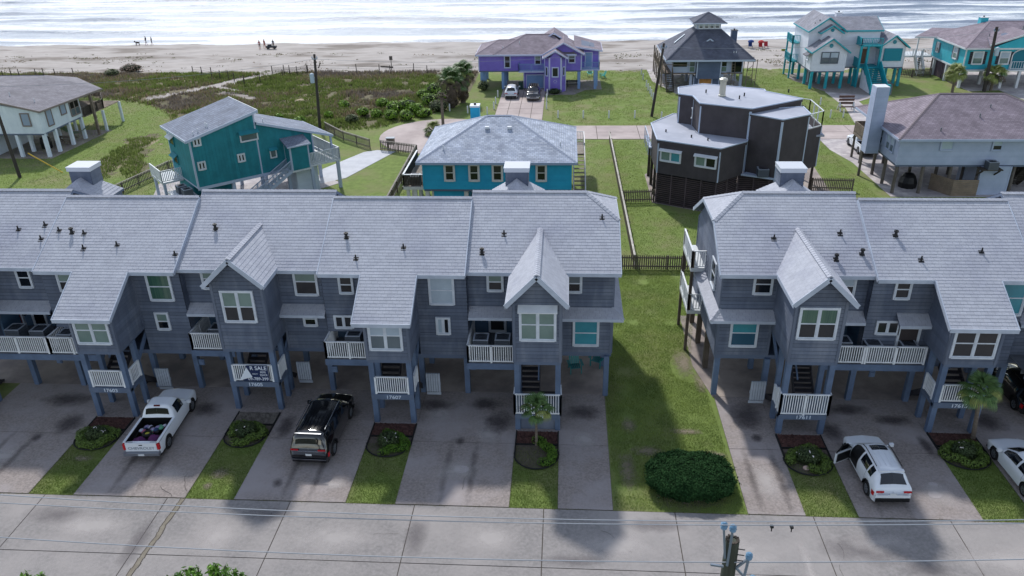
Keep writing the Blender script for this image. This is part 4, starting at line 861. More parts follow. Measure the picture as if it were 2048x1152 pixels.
# sale banner on the landing rail of 17605
bn = thing('sale_banner', 'dark blue for sale banner with white lettering hung on a landing rail', 'banner', (-15.8, 33.2, 1.9))
navy = M('banner_navy', '17284f', rough=.6); m_ = MB(); m_.prism([(-16.3, 33.235, 1.86), (-14.92, 33.235, 1.82), (-14.94, 33.235, 2.78), (-16.02, 33.235, 2.76), (-16.32, 33.235, 1.9)], (0, .008, 0)); m_.build('banner_cloth', navy, bn)
bw_ = M('banner_white', 'd5dce6', rough=.6); m_ = MB(); m_.prism([(-16.5, 33.225, 1.86), (-15.78, 33.2, 2.1), (-16.02, 33.21, 2.66)], (0, .01, 0)); m_.build('folded_corner', bw_, bn)
for tx, x, z, s_ in (('R SALE', -15.42, 2.6, .32), ('09-789-399', -15.5, 1.96, .25), ('PETE', -15.2, 2.36, .15), ('ZJACK', -15.18, 2.2, .15), ('REALTY', -15.62, 2.26, .09)): text(bn, tx, (x, 33.23, z), s_, bw_, .003, 'lettering', sx=.92)
# green chairs under the end unit
grn = M('teal_chair', '2b7f83', rough=.5)
def achair(x, y, z, rot, mat, label, group=None):
    t = thing('garden_chair', label, 'chair', (x, y, z), group); sv = CT[0]; CT[0] = sv @ Matrix.Translation((x, y, z)) @ Matrix.Rotation(rot, 4, 'Z')
    WL[t.name] = t.location.copy()
    m_ = MB(); [m_.box(-.26+i*.105, -.26+i*.105+.09, -.28, .26, .36, .385) for i in range(5)]; m_.build('seat', mat, t)
    m_ = MB(); [m_.beam((-.22+i*.11, .2, .3), (-.24+i*.12, .5, 1.0-abs(i-2)*.05), .09, .02, upv=(0, 1, .4)) for i in range(5)]; m_.build('backrest', mat, t)
    for s_ in (-1, 1):
        m_ = MB(); m_.box(s_*.36-.07, s_*.36+.07, -.34, .34, .56, .585); m_.build('arm', mat, t)
        m_ = MB(); m_.box(s_*.3-.02, s_*.3+.02, -.3, -.21, 0, .56); m_.build('leg', mat, t); m_ = MB(); m_.beam((s_*.3, .45, 0), (s_*.3, .1, .4), .04, .1); m_.build('leg', mat, t)
    CT[0] = sv; return t
achair(.75, 37.5, .03, .2, grn, 'teal garden chair under the end unit, nearer the stairs', 'teal garden chairs'); achair(2.0, 38.2, .03, -.5, grn, 'teal garden chair under the end unit, nearer the lawn', 'teal garden chairs')
# ---------------- neighbouring houses ----------------
def T_house(name, label, loc): return thing(name, label, 'house', loc)
def wbox(P, x0, x1, y0, y1, z0, z1, sm, lap=.2, vert=False, trim=trimw, faces='flrb', c=(1, 1), depth=.02):
    W = Walls(P, sm, lap, vert, trim, depth=depth)
    if 'f' in faces: W.w((x0, y0), (x1, y0), z0, z1, corner=c)
    if 'r' in faces: W.w((x1, y0), (x1, y1), z0, z1, corner=c)
    if 'b' in faces: W.w((x1, y1), (x0, y1), z0, z1, corner=c)
    if 'l' in faces: W.w((x0, y1), (x0, y0), z0, z1, corner=c)
    m_ = MB(); m_.box(x0+.01, x1-.01, y0+.01, y1-.01, z0-.16, z0+.02); m_.build('floor', soff, P)
    W.done(); return W
def gfront(P, xl, xr, yf, yb, ez, pz, top, fm, t=.1, fh=.18, xc=None, back=True):
    xc = (xl+xr)/2 if xc is None else xc
    fa = [((xl, yf-.02, ez), (xc, yf-.02, pz)), ((xr, yf-.02, ez), (xc, yf-.02, pz)), ((xl, yf, ez), (xl, yb, ez)), ((xr, yf, ez), (xr, yb, ez))]
    slope_roof(P, [[(xl, yb, ez), (xl, yf, ez), (xc, yf, pz), (xc, yb, pz)], [(xr, yf, ez), (xr, yb, ez), (xc, yb, pz), (xc, yf, pz)]], top, fm, t, fh, fa, name='gable_roof')
def gwall(P, x0, x1, y, z0, ez, pz, sm, lap=.2, vert=False, trim=trimw, c=(1, 1)):
    W = Walls(P, sm, lap, vert, trim, depth=.02); W.w((x0, y), (x1, y), z0, ez, peaks=[((x1-x0)/2, pz)], corner=c); W.done()
def hiproof(P, x0, x1, y0, y1, z, rx0, rx1, ry, rz, top, fm, t=.12, fh=.2, cap=True, name='roof', capm=None):
    pl, fa = hip(x0, x1, y0, y1, z, rx0, rx1, ry, rz); slope_roof(P, pl, top, fm, t, fh, fa, name=name)
    if cap: ridge_cap(P, [((rx0, ry, rz+.01), (rx1, ry, rz+.01)), ((x0, y0, z), (rx0, ry, rz)), ((x1, y0, z), (rx1, ry, rz)), ((x0, y1, z), (rx0, ry, rz)), ((x1, y1, z), (rx1, ry, rz))], capm or top, .28, .04, .3)
def patch(m, c):  # plain version of a shingle colour for ridge caps
    return M(m, c, rough=.9)
r_brown = shingle_mat('brown_shingles', '8a808a', '776d77'); r_dark = shingle_mat('slate_shingles', '5c606e', '4e5260'); r_grey = shingle_mat('pale_grey_shingles', 'b2bac8', '8f98a9')
r_greyd = shingle_mat('mid_grey_shingles', '8c8d97', '7a7c88'); r_teal = shingle_mat('blue_grey_shingles', '7f8797', '6e7686')
purple = M('purple_siding', '8474cc', '7868bf', 1, .7, isl=.03); ptrim = M('lilac_trim', 'b9bfdc', rough=.6); pblue = M('pale_blue_paint', '7f9dc6', '7593bd', 1, .7)
# ---- purple house ----
P = T_house('beach_house', 'purple stilt house with a polygonal stair tower and two cars on its drive', (-3, 108.4, 0))
wbox(P, -11.65, -.2, 108.4, 116, 2.5, 4.62, purple, .25, True, ptrim)
wbox(P, -2.75, 2.2, 108.35, 115, 2.5, 4.62, purple, .25, True, ptrim, 'fr', (0, 1)); gwall(P, -2.75, 2.2, 108.3, 4.6, 4.62, 6.0, purple, .25, True, ptrim, (0, 0))
wbox(P, 2.2, 4.6, 110.2, 115.6, 2.5, 4.95, purple, .25, True, ptrim)
hiproof(P, -12, -4, 107.8, 116.5, 4.7, -9.1, -6.5, 112.2, 5.95, r_brown, ptrim, capm=patch('cap_brown', '81767f'))
hiproof(P, -9.6, 1.5, 107.75, 117.2, 4.72, -5.4, -2.0, 112.5, 6.6, r_brown, ptrim, capm=patch('cap_brown', '81767f'))
gfront(P, -3.0, 2.55, 107.75, 114, 4.72, 6.22, r_brown, ptrim); gfront(P, -3.6, .4, 112, 117, 5.6, 6.85, r_brown, ptrim)
slope_roof(P, [[(1.2, 109.4, 5.45), (5.0, 109.4, 4.9), (5.0, 116, 4.9), (1.2, 116, 5.9)]], r_brown, ptrim, .12, .2, [((1.2, 109.4, 5.45), (5, 109.4, 4.9)), ((5, 109.4, 4.9), (5, 116, 4.9))])
pts = [(-2.7, 107.3), (-2.05, 106.4), (-.5, 106.4), (.08, 107.3), (.08, 108.4)]; W = Walls(P, purple, .25, True, ptrim)
for i, (a, b) in enumerate(zip([(-2.7, 108.4)]+pts, pts)): W.w(a, b, 0, 4.55, peaks=[(.78, 5.3)] if i == 2 else ())
W.done(); gfront(P, -2.98, .38, 105.95, 110.5, 4.55, 5.5, r_brown, ptrim)
window(P, (-1.66, 106.37, 2.1), (1, 0), .76, 1.15, 'fix', (gl_brown,), ptrim, .09); window(P, (-2.5, 106.98, 2.15), (.585, -.81), .42, 1.1, 'fix', (gl_brown,), ptrim, .07); window(P, (-.32, 106.68, 2.15), (.54, .84), .42, 1.1, 'fix', (gl_brown,), ptrim, .07)
m_ = MB(); [m_.cyl((-1.28+.2*math.cos(a*PI/3), 106.36, 1.45+.2*math.sin(a*PI/3)), (-1.28+.2*math.cos(a*PI/3), 106.3, 1.45+.2*math.sin(a*PI/3)), .05, .05, 5) for a in range(6)]; m_.build('wall_ornament', white, P)
for a in ((-8.1, 2.95, .72, 1.5, (gl_dark, gl_dark)), (-4.0, 3.35, .72, 1.08, (gl_blind, gl_dark)), (.5, 3.55, .8, .98, (gl_grey, gl_dark))): window(P, (a[0], 108.32, a[1]), (1, 0), a[2], a[3], 'dh', a[4], ptrim, .09)
window(P, (2.75, 110.17, 2.6), (1, 0), .9, 1.9, 'fix', (pblue,), ptrim, .08, 'side_door')
wbox(P, -5.6, -2.75, 109, 115, 0, 2.4, purple, .25, True, ptrim, 'flr'); window(P, (-5.2, 108.96, .05), (1, 0), 2.3, 1.75, 'fix', (pblue,), ptrim, .1, 'garage_door')
m_ = MB(); m_.box(-6.2, -2.75, 107.2, 108.4, 2.48, 2.62); m_.build('balcony_deck', ptrim, P); railing(P, [(-6.15, 108.3, 2.62), (-6.15, 107.25, 2.62), (-2.8, 107.25, 2.62)], .95, .16, pblue, False)
m_ = MB(); m_.box(2.2, 4.65, 108.6, 110.2, 2.4, 2.55); m_.build('side_deck', ptrim, P); railing(P, [(2.25, 108.65, 2.55), (4.6, 108.65, 2.55), (4.6, 110.2, 2.55)], .95, .16, pblue, False)
for x, y in ((-11.3, 108.7), (-11.1, 110.6), (-11.2, 112.8), (-8.4, 108.7), (-8.2, 111), (-8.2, 114), (1.9, 108.6), (4.1, 108.5), (4.3, 110.3), (4.2, 113.5), (1.9, 112), (-11.2, 115.5)): post(P, x, y, 0, 2.45, .36, pblue)
for x, y, z in ((-8.4, 109.6, 5.2), (-6.2, 110.4, 5.75), (3.3, 111.8, 5.3)): m_ = MB(); m_.cyl((x, y, z-.1), (x, y, z+.3), .06, .06, 6); m_.build('vent_pipe', white, P)
m_ = MB(); m_.box(-1.35, -1.15, 105.9, 106.1, 5.3, 5.55); m_.build('finial', ptrim, P)
# ---- grey craftsman house with cupola ----
gblue = M('slate_blue_siding', '58667e', '4e5c74', 1, .7, isl=.04); gtrim = M('pale_grey_trim', 'aab6ca', rough=.6)
P = T_house('cupola_house', 'dark hip-roofed stilt house with a glazed cupola, scaffolding and boarded entry by the beach', (19, 109, 0))
pl, fa = hip(13.3, 24.9, 107.6, 119.6, 3.85, 17.6, 20.9, 113.4, 7.1); e = (17.6, 112.0, 7.1), (20.9, 112.0, 7.1), (20.9, 114.8, 7.1), (17.6, 114.8, 7.1)
a, b, c, d = (13.3, 107.6, 3.85), (24.9, 107.6, 3.85), (24.9, 119.6, 3.85), (13.3, 119.6, 3.85)
slope_roof(P, [[a, b, e[1], e[0]], [b, c, e[2], e[1]], [c, d, e[3], e[2]], [d, a, e[0], e[3]]], r_dark, gtrim, .14, .22, fa)
ridge_cap(P, [(a, e[0]), (b, e[1])], patch('cap_dark', '545866'), .3, .04, .3)
wbox(P, 17.7, 20.8, 112.1, 114.7, 6.9, 7.95, gtrim, .2, False, gtrim)
for i in range(4): window(P, (17.95+i*.72, 112.07, 7.25), (1, 0), .5, .52, 'dh', (gl_white, gl_dark), white, .07)
for i in range(3): window(P, (17.67, 114.4-i*.8, 7.25), (0, -1), .5, .52, 'dh', (gl_grey, gl_dark), white, .07)
hiproof(P, 17.0, 21.5, 111.3, 115.5, 7.95, 19.2, 19.3, 113.4, 9.1, r_dark, gtrim, .1, .12, name='cupola_roof', capm=patch('cap_dark', '545866'))
gfront(P, 17.3, 21.2, 110.3, 113.4, 4.85, 6.15, r_dark, gtrim, .08, .16, back=False)
gwall(P, 17.9, 20.6, 110.62, 4.8, 4.9, 5.85, gblue, .2, False, gtrim, (0, 0)); window(P, (18.85, 110.55, 4.85), (1, 0), .8, .72, 'dh', (gl_blind, gl_blind), white, .08)
for s_ in (-1, 1):
    x = 19.25+s_*1.05; m_ = MB(); m_.prism([(x-s_*.3, 110.56, 4.9), (x+s_*.5, 110.56, 4.9), (x-s_*.3, 110.56, 5.35)], (0, -.04, 0)); m_.build('gable_pane', gl_grey, P)
wbox(P, 14.3, 23.6, 108.9, 119, 1.95, 3.7, gtrim, .2, False, gtrim)
wbox(P, 17.5, 20.65, 108.2, 109, 1.45, 3.72, gblue, .18, False, gtrim)
wbox(P, 17.3, 20.7, 109, 112, 0, 1.5, gblue, .18, False, gtrim, 'flr')
window(P, (18.0, 108.97, .05), (1, 0), 1.7, 1.15, 'fix', (M('plywood', 'c08a4c', 'a8763e', 3, .8),), gtrim, .1, 'boarded_door')
window(P, (14.35, 108.86, 2.75), (1, 0), 1.95, .8, 'fix', (gl_dark,), gtrim, .08); window(P, (16.6, 108.86, 2.1), (1, 0), .7, 1.4, 'dh', (gl_grey, gl_blind), gtrim, .08); window(P, (20.8, 108.86, 2.1), (1, 0), .7, 1.4, 'dh', (gl_dark, gl_blind), gtrim, .08); window(P, (22.1, 108.86, 2.0), (1, 0), 1.4, 1.6, 'fix', (gl_dark,), gtrim, .08)
for x in (14.3, 16.9, 21, 23.5):
    for y in (109, 113, 117): post(P, x, y, 0, 1.9, .34, gtrim)
m_ = MB(); m_.box(12.95, 14.3, 109, 120, 1.85, 2.0); m_.box(14.3, 23.6, 108.6, 108.9, 1.85, 2.0); m_.build('deck', wood, P); railing(P, [(13.0, 120, 2.0), (13.0, 109.1, 2.0)], .9, .2, wood, False)
for i in range(6): post(P, 13.0, 109.2+i*2.1, 0, 3.8, .16, wood)
stairs(P, (13.9, 106.2, 0), (13.9, 109, 1.95), .9, 9, woodd, woodd)
m_ = MB()
for x in (24.0, 25.2): m_.beam((x, 108, 0), (x+.15, 108.3, 3.8), .08, .08); m_.beam((x, 110, 0), (x, 110, 3.8), .08, .08)
for z in (1.2, 2.4, 3.5): m_.beam((24.0, 108.1, z), (25.2, 108.2, z), .05, .05); m_.beam((24, 108.1, z), (25.2, 110, z+.3), .05, .05)
m_.beam((22.6, 108.3, 0), (22.5, 108.6, 3.4), .05, .08); m_.beam((22.2, 108.3, 0), (22.1, 108.6, 3.4), .05, .08)
for i in range(9): m_.beam((22.15, 108.35+.03*i, .3+i*.35), (22.55, 108.35+.03*i, .3+i*.35), .04, .04)
for x in (14.2, 12.9): m_.beam((x, 107.8, 0), (x, 107.9, 3.7), .07, .07)
m_.beam((12.9, 107.8, 3.3), (16.5, 107.8, 3.2), .05, .07); m_.beam((12.9, 107.8, .8), (15.4, 107.8, .8), .05, .07); m_.build('scaffolding', wood, P)
chimney(P, 23.0, 23.75, 115.2, 116, 4.5, 6.4, gblue, dark, .06)
m_ = MB(); q0, q1 = V((14.75, 112.2, 4.7)), V((16.6, 112.6, 6.05)); m_.prism([(14.9, 112.9, 5.12), (16.3, 113.3, 6.17), (16.3, 113.6, 6.17), (14.9, 113.2, 5.12)], (0, 0, .12)); m_.build('skylight', M('skylight_glass', 'd5dde6', rough=.1), P)
for x in (22.2, 22.5): m_ = MB(); m_.cyl((x, 108.6, 4.4), (x, 108.6, 4.8), .05, .05, 6); m_.build('vent_pipe', white, P)
# ---- white house with turquoise trim ----
wsid = M('white_siding', 'd6dae4', 'cacfda', 1, .7, isl=.03); tq = M('turquoise_paint', '1c9aa8', '178b9a', 1.2, .6); tqd = M('turquoise_shutter', '117f92', rough=.6)
P = T_house('turquoise_trim_house', 'white stilt house with bright turquoise stilts, gable trim and a long front staircase', (38, 109, 0))
wbox(P, 32.25, 36.5, 107.8, 111, 2.3, 4.75, wsid, .18, False, wsid); gwall(P, 32.25, 36.5, 107.78, 4.72, 4.8, 6.35, wsid, .18, False, wsid, (0, 0)); gfront(P, 31.95, 36.85, 107.35, 110.9, 4.75, 6.5, r_greyd, tq)
wbox(P, 32.2, 41.3, 110.6, 117.5, 2.3, 7.0, wsid, .18, False, wsid); gwall(P, 32.2, 36.7, 110.55, 6.9, 7.0, 8.45, wsid, .18, False, wsid, (0, 0)); gfront(P, 31.95, 36.95, 110.2, 118, 6.95, 8.7, r_greyd, tq)
slope_roof(P, [[(34.5, 110.2, 7.05), (41.6, 110.2, 7.05), (41.8, 114, 8.3), (35, 114, 8.3)], [(41.6, 118, 7.05), (34.5, 118, 7.05), (35, 114, 8.3), (41.8, 114, 8.3)]], r_greyd, tq, .14, .2, [((36.7, 110.2, 7.05), (41.6, 110.2, 7.05)), ((41.6, 110.2, 7.05), (41.8, 114, 8.3))])
wbox(P, 33.6, 36.0, 109.7, 110.6, 5.2, 6.9, wsid, .18, False, wsid, 'fl'); gwall(P, 33.6, 36, 109.65, 6.85, 6.9, 7.6, wsid, .18, False, wsid, (0, 0)); gfront(P, 33.3, 36.3, 109.3, 112, 6.88, 7.85, r_greyd, tq)
wbox(P, 41.2, 44.3, 109, 114.5, 2.55, 5.1, wsid, .18, False, wsid); gwall(P, 41.2, 44.3, 108.97, 5.0, 5.1, 6.4, wsid, .18, False, wsid, (0, 0)); gfront(P, 40.75, 44.7, 108.6, 115, 5.1, 6.65, r_greyd, tq)
for x, y, z, r_ in ((34.36, 107.72, 5.55, .25), (34.8, 109.6, 7.2, .22), (42.72, 108.92, 5.75, .24)): m_ = MB(); m_.cyl((x, y, z), (x, y-.06, z), r_, r_, 14); m_.build('round_vent', tqd, P)
window(P, (33.35, 107.76, 3.35), (1, 0), 2.1, 1.35, 'dh2', (gl_white, gl_grey), M('dark_trim', '5c6470'), .07)
m_ = MB(); m_.box(41.6, 43.9, 108.85, 108.97, 3.35, 4.95); [m_.box(41.62, 43.88, 108.8, 108.85, 3.4+i*.26, 3.4+i*.26+.2) for i in range(6)]; m_.build('storm_shutter', tqd, P)
window(P, (32.23, 110.3, 3.4), (0, -1), .001+.8, 1.1, 'dh', (gl_white,), wsid, .06)
m_ = MB(); m_.prism([(32.2, 109.9, 4.55), (32.2, 108.3, 4.55), (31.5, 108.3, 4.2), (31.5, 109.9, 4.2)], (0, 0, -.1)); m_.build('window_hood', r_greyd, P)
m_ = MB(); m_.box(38.4, 41.1, 108.4, 110.6, 2.5, 2.7); m_.box(38.4, 41.1, 108.5, 110.6, 5.25, 5.4); m_.build('porch_floor', tq, P)
railing(P, [(38.45, 110.4, 5.4), (38.45, 108.5, 5.4), (41.05, 108.5, 5.4)], .9, .2, tq, False); railing(P, [(38.45, 110.4, 2.7), (38.45, 108.5, 2.7)], .95, .2, tq, False)
for x in (38.5, 39.4, 41.0): post(P, x, 108.55, 0, 5.3, .26, tq)
m_ = MB(); m_.box(38.42, 38.5, 108.5, 110.5, 2.7, 3.7); m_.box(38.42, 38.5, 108.5, 110.5, 5.3, 6.2); m_.build('porch_side_panel', tq, P)
window(P, (39.3, 110.55, 2.7), (1, 0), 1.0, 2.0, 'fix', (M('brown_door', '6c5446'),), white, .12, 'front_door')
stairs(P, (40.2, 104.5, .05), (40.2, 108.5, 2.65), 1.75, 13, tq, None, riser=True)
for s_ in (-1, 1):
    m_ = MB(); m_.beam((40.2+s_*.98, 104.4, .45), (40.2+s_*.98, 108.5, 3.1), .1, .95); m_.build('stair_wall', tq, P); m_ = MB(); m_.box(40.2+s_*1.0-.22, 40.2+s_*1.0+.22, 104.0, 104.45, 0, 1.3); m_.build('newel', tq, P)
m_ = MB(); m_.prism([(39.15, 104.6, 0), (39.15, 108.6, 0), (39.15, 108.6, 2.4), (39.15, 104.7, .1)], (-.08, 0, 0)); m_.build('under_stair_panel', wsid, P)
for x in (32.45, 34.4, 36.3, 38.4, 41.1, 44.2):
    for y in (107.95, 110.9, 114, 117.2):
        if x in (38.4, 41.1, 44.2) and y < 109: y = 109.3
        post(P, x, y, 0, 2.25 if x < 41 else 2.5, .32, tq)
m_ = MB(); m_.box(31.2, 32.2, 114.5, 117.5, 2.2, 2.35); m_.box(31.2, 32.2, 114.5, 117.5, 4.7, 4.85); m_.build('sea_balcony', tq, P); railing(P, [(32.2, 114.5, 2.35), (31.2, 114.5, 2.35), (31.2, 117.5, 2.35)], .95, .2, tq, False); railing(P, [(32.2, 114.5, 4.85), (31.2, 114.5, 4.85), (31.2, 117.5, 4.85)], .95, .2, tq, False)
for y in (114.6, 117.4): post(P, 31.3, y, 0, 5.8, .2, tq)
chimney(P, 36.9, 37.6, 115.5, 116.3, 7, 8.55, wsid, white, .06); wbox(P, 33.2, 34.4, 112, 113.5, 0, 2.2, M('bin_grey', '6c6a70'), .2, True)
for x, y, z in ((33.6, 111.6, 8.0), (33.1, 111.8, 7.6)): m_ = MB(); m_.cyl((x, y, z-.3), (x, y, z+.25), .07, .07, 6); m_.build('vent_pipe', dark, P)
# ---- turquoise house with black shutters ----
tsid = M('bright_turquoise_siding', '35aec0', '2ca2b6', 1, .65, isl=.03); plum = M('plum_boards', '5a4c58', '4d404b', 1.2, .8); blk = M('shutter_black', '2a2430', rough=.6)
P = T_house('turquoise_house', 'turquoise hip-roofed house with black shutters and an arched porch, cut by the picture edge', (56, 108, 0))
wbox(P, 51.55, 54.7, 108, 118, 2.4, 5.05, tsid, .3, True, white); wbox(P, 54.7, 64, 107.9, 118, 2.35, 5.2, tsid, .3, True, white)
hiproof(P, 51.2, 66, 107.5, 119, 5.1, 57.0, 62, 114.8, 7.35, r_brown, white, capm=patch('cap_brown', '81767f'))
slope_roof(P, [[(53.9, 107.2, 5.55), (58.6, 107.2, 7.05), (58.6, 112, 7.05), (55.5, 112, 6.3)], [(58.6, 107.2, 7.05), (63.3, 107.2, 5.55), (63.3, 112, 5.55), (58.6, 112, 7.05)]], r_brown, white, .12, .2, [((53.9, 107.18, 5.55), (58.6, 107.18, 7.05)), ((63.3, 107.18, 5.55), (58.6, 107.18, 7.05))], name='porch_gable')
gwall(P, 54.7, 62.5, 107.5, 5.1, 5.25, 6.75, tsid, .3, True, white, (0, 0))
for x, w_ in ((52.55, 1.15), (55.85, 1.1)): window(P, (x, 107.87 if x > 54.7 else 107.97, 3.1), (1, 0), w_, 1.45, 'dh2' if 0 else 'dh', (gl_white, gl_blind), white, .12, shut=blk)
m_ = MB(); n = 12; arc = [(58.9+1.6*math.cos(PI-i*PI/n), 107.8, 4.1+.85*math.sin(PI-i*PI/n)) for i in range(n+1)]
for a, b in zip(arc[:-1], arc[1:]): m_.beam(a, b, .1, .12)
m_.beam((57.3, 107.8, 2.4), (57.3, 107.8, 4.1), .12, .12, upv=(0, 1, 0)); m_.build('arch_trim', white, P)
m_ = MB(); m_.prism([(57.35, 107.87, 2.5), (60.4, 107.87, 2.5)]+[(a[0]*.98+1.18, 107.87, a[2]-.05) for a in arc[::-1]], (0, -.02, 0)); m_.build('porch_recess', M('deep_teal', '1f6e80'), P)
railing(P, [(57.3, 107.5, 2.45), (62, 107.5, 2.45)], .95, .3, white, False); m_ = MB(); m_.box(51.5, 64, 107.4, 107.9, 2.2, 2.4); m_.box(51.45, 51.6, 107.4, 118, 2.2, 2.4); m_.build('floor_band', white, P)
for y in (109.6, 113.5): pass
window(P, (51.52, 111.2, 3.3), (0, -1), 1.0, 1.4, 'dh', (gl_white, gl_blind), white, .1, shut=M('grey_shutter', '5a6270')); window(P, (51.52, 116.4, 3.2), (0, -1), .5, 1.2, 'dh', (gl_white, gl_dark), white, .1, shut=M('grey_shutter', '5a6270'))
for i in range(5): m_ = MB(); y0 = 108.2+i*1.95; [m_.box(51.75, 51.82, y0+k*.37, y0+k*.37+.33, 0, 2.25) for k in range(5)]; m_.build('board_screen', plum, P, kind='stuff')
for x, y in ((51.6, 108.1), (51.6, 112.5), (51.6, 116.5), (56.5, 107.6), (58.6, 107.6), (60.7, 107.6), (55.0, 110), (58.6, 112)): post(P, x, y, 0, 2.2, .32, white)
slope_roof(P, [[(48.6, 117.3, 5.05), (51.8, 116.2, 5.15), (55.5, 118.5, 5.9), (52.5, 121.5, 5.6)]], r_brown, white, .12, .2, [((48.6, 117.3, 5.05), (51.8, 116.2, 5.15))], name='sea_porch_roof')
m_ = MB(); m_.box(47.5, 51.6, 117.5, 121, 2.2, 2.4); m_.build('sea_deck', white, P); railing(P, [(51.6, 117.5, 2.4), (47.5, 117.5, 2.4), (47.5, 121, 2.4)], .95, .2, white, False)
for x, y in ((47.7, 117.6), (47.7, 120.8), (50, 117.7)): post(P, x, y, 0, 2.2, .25, wood)
post(P, 49.3, 117.6, 2.4, 5, .16, white); stairs(P, (49.6, 115.5, 0), (49.6, 117.6, 2.3), .9, 10, white, white)
chimney(P, 56.2, 57.1, 115.6, 116.5, 6.3, 7.7, tsid, white, .06); 
for x, y, z in ((55.2, 110.5, 6.05), (59.2, 110.5, 7.0)): m_ = MB(); m_.cyl((x, y, z-.2), (x, y, z+.4), .07, .07, 6); m_.box(x-.2, x+.2, y-.15, y+.15, z-.05, z+.05); m_.build('vent_pipe', M('vent_grey', '77797f'), P)
# ---- right-hand pale house with tall chimney ----
psid = M('pale_blue_siding', 'a4b0c8', '98a5be', 1, .7, isl=.035); wp = M('timber_stilt', '6a6460', '5a544f', 1.2, .9)
P = T_house('hip_roof_house', 'pale blue stilt house with a broad brown hip roof and a tall boxed chimney', (35, 67, 0))
wbox(P, 28.3, 44, 66.9, 73, 2.62, 4.95, psid, .16, False, psid); wbox(P, 30.1, 44, 73, 77, 2.62, 4.95, psid, .16, False, psid)
hiproof(P, 27.9, 44.6, 66.3, 77.6, 5.0, 32.9, 38.4, 72.0, 7.5, r_brown, psid, capm=patch('cap_brown2', '746a70'))
window(P, (31.65, 66.87, 3.98), (1, 0), .95, .8, 'fix', (gl_white,), psid, .09); window(P, (35.85, 66.87, 3.95), (1, 0), .72, .8, 'dh', (gl_white, gl_brown), psid, .09)
for y, w_ in ((71.4, .75), (69.6, .7), (68.7, .7)): window(P, (28.28, y, 3.35), (0, -1), w_, 1.25, 'dh', (gl_white, gl_grey), psid, .08)
chimney(P, 26.95, 28.05, 70.6, 71.8, 2.5, 8.35, psid, white, .05, .16, flue=False, ov=.0)
for x in (28.5, 30.7, 33.0, 35.3, 38.2, 41, 43.8):
    for y in (67.1, 69.6, 72.2, 75.6): post(P, x, y, 0, 2.48, .3, wp, True)
for x, y in ((28.35, 77.6), (27.2, 71.9)): post(P, x, y, 0, 2.5, .25, wp, True)
m_ = MB(); [m_.box(28.2+i*.16, 28.2+i*.16+.145, 73.05, 77.8, 2.5, 2.56) for i in range(11)]; m_.box(28.2, 28.26, 73.05, 77.8, 2.3, 2.5); m_.build('deck', wood, P, kind='stuff')
railing(P, [(28.25, 73.1, 2.56), (28.25, 77.7, 2.56), (29.9, 77.7, 2.56)], 1.0, .13, wood, False, .1)
wbox(P, 35.35, 37.8, 66.75, 70.5, 0, 2.55, psid, .5, False, psid)
stairs(P, (39.6, 69.5, 0), (39.6, 66.9, 2.6), 1.0, 11, woodd, woodd)
m_ = MB(); [m_.box(34.95, 36.7, 65.9+i*.16, 66.03+i*.16, 2.42, 2.5) for i in range(6)]; m_.beam((35.1, 66.9, 1.7), (35.1, 66.0, 2.4), .1, .1); m_.beam((36.5, 66.9, 1.7), (36.5, 66.0, 2.4), .1, .1); m_.build('equipment_shelf', woodd, P, kind='stuff')
condenser(35.85, 66.3, 2.5, 'air conditioner on a wooden shelf of the pale blue hip-roofed house')
bx2 = thing('timber_enclosure', 'low horizontal-board enclosure under the pale blue hip-roofed house', 'enclosure', (33.5, 67.5, 0))
for k in range(9):
    for A, B in (((32.0, 68.2), (33.1, 66.35)), ((33.1, 66.35), (35.2, 66.35))): m_ = MB(); m_.beam((*A, .12+k*.16), (*B, .12+k*.16), .04, .14); m_.build('board', M('enclosure_board', '8a7b6c', '776a5d', 2, .85), bx2)
cv = thing('covered_grill', 'black covered grill standing between stilts under the pale blue house', 'grill', (30.4, 68.8, 0)); m_ = MB(); m_.lathe((30.4, 68.8, 0), [(.75, 0), (.8, .5), (.62, 1.0), (.4, 1.25), (.1, 1.35)], 10); m_.build('cover', blackp, cv); m_ = MB(); m_.cyl((30.4, 68.8, 1.3), (30.4, 68.8, 1.6), .08, .08, 6); m_.build('cover_top', blackp, cv)
for x, y, z in ((31.55, 67.3, 5.45), (35.3, 69, 6.2), (36.6, 70.2, 6.7)): m_ = MB(); m_.cyl((x, y, z-.1), (x, y, z+.3), .06, .06, 6); m_.build('vent_pipe', M('vent_grey', '77797f'), P)
# ---- dark flat-roofed polygonal house ----
osid = M('charcoal_brown_siding', '4a4549', '413c40', 1, .8, isl=.05); obase = M('dark_louvre', '5c5055', '4e4449', 1, .85, isl=.1); froof = M('pale_membrane_roof', '9ea3b0', '9196a4', .8, .8, c3='aaaebb', s3=.4)
P = T_house('flat_roof_house', 'dark brown polygonal flat-roofed house in two tiers with white corner strips and a louvred base', (14, 68, 0))
low_ = [(7.75, 64.3), (12.35, 61.75), (14.75, 63.8), (15.4, 66.6), (14, 72), (10, 72.5), (7.75, 69.3)]
W = Walls(P, osid, .3, True, gtrim, depth=.012)
for a, b in zip(low_, low_[1:]+low_[:1]): W.w(a, b, 2.75, 5.55, corner=(1, 0))
W.done()
def flat(name, poly, z, t=.3, o=.14):
    c = V((sum(p[0] for p in poly)/len(poly), sum(p[1] for p in poly)/len(poly), 0)); q = [V((p[0], p[1], 0)) for p in poly]; q = [p+(p-c).normalized()*o for p in q]
    m_ = MB(); m_.prism([(p.x, p.y, z) for p in q], (0, 0, -t), 0, 1); o_ = m_.build(name, [froof, osid], P); f = MB()
    for a, b in zip(q, q[1:]+q[:1]): d_ = (b-a).normalized(); f.beam(a+V((0, 0, z+.0)), b+V((0, 0, z)), .09, .09)
    f.build('roof_edge', gtrim, o_)
flat('lower_roof', low_, 5.62)
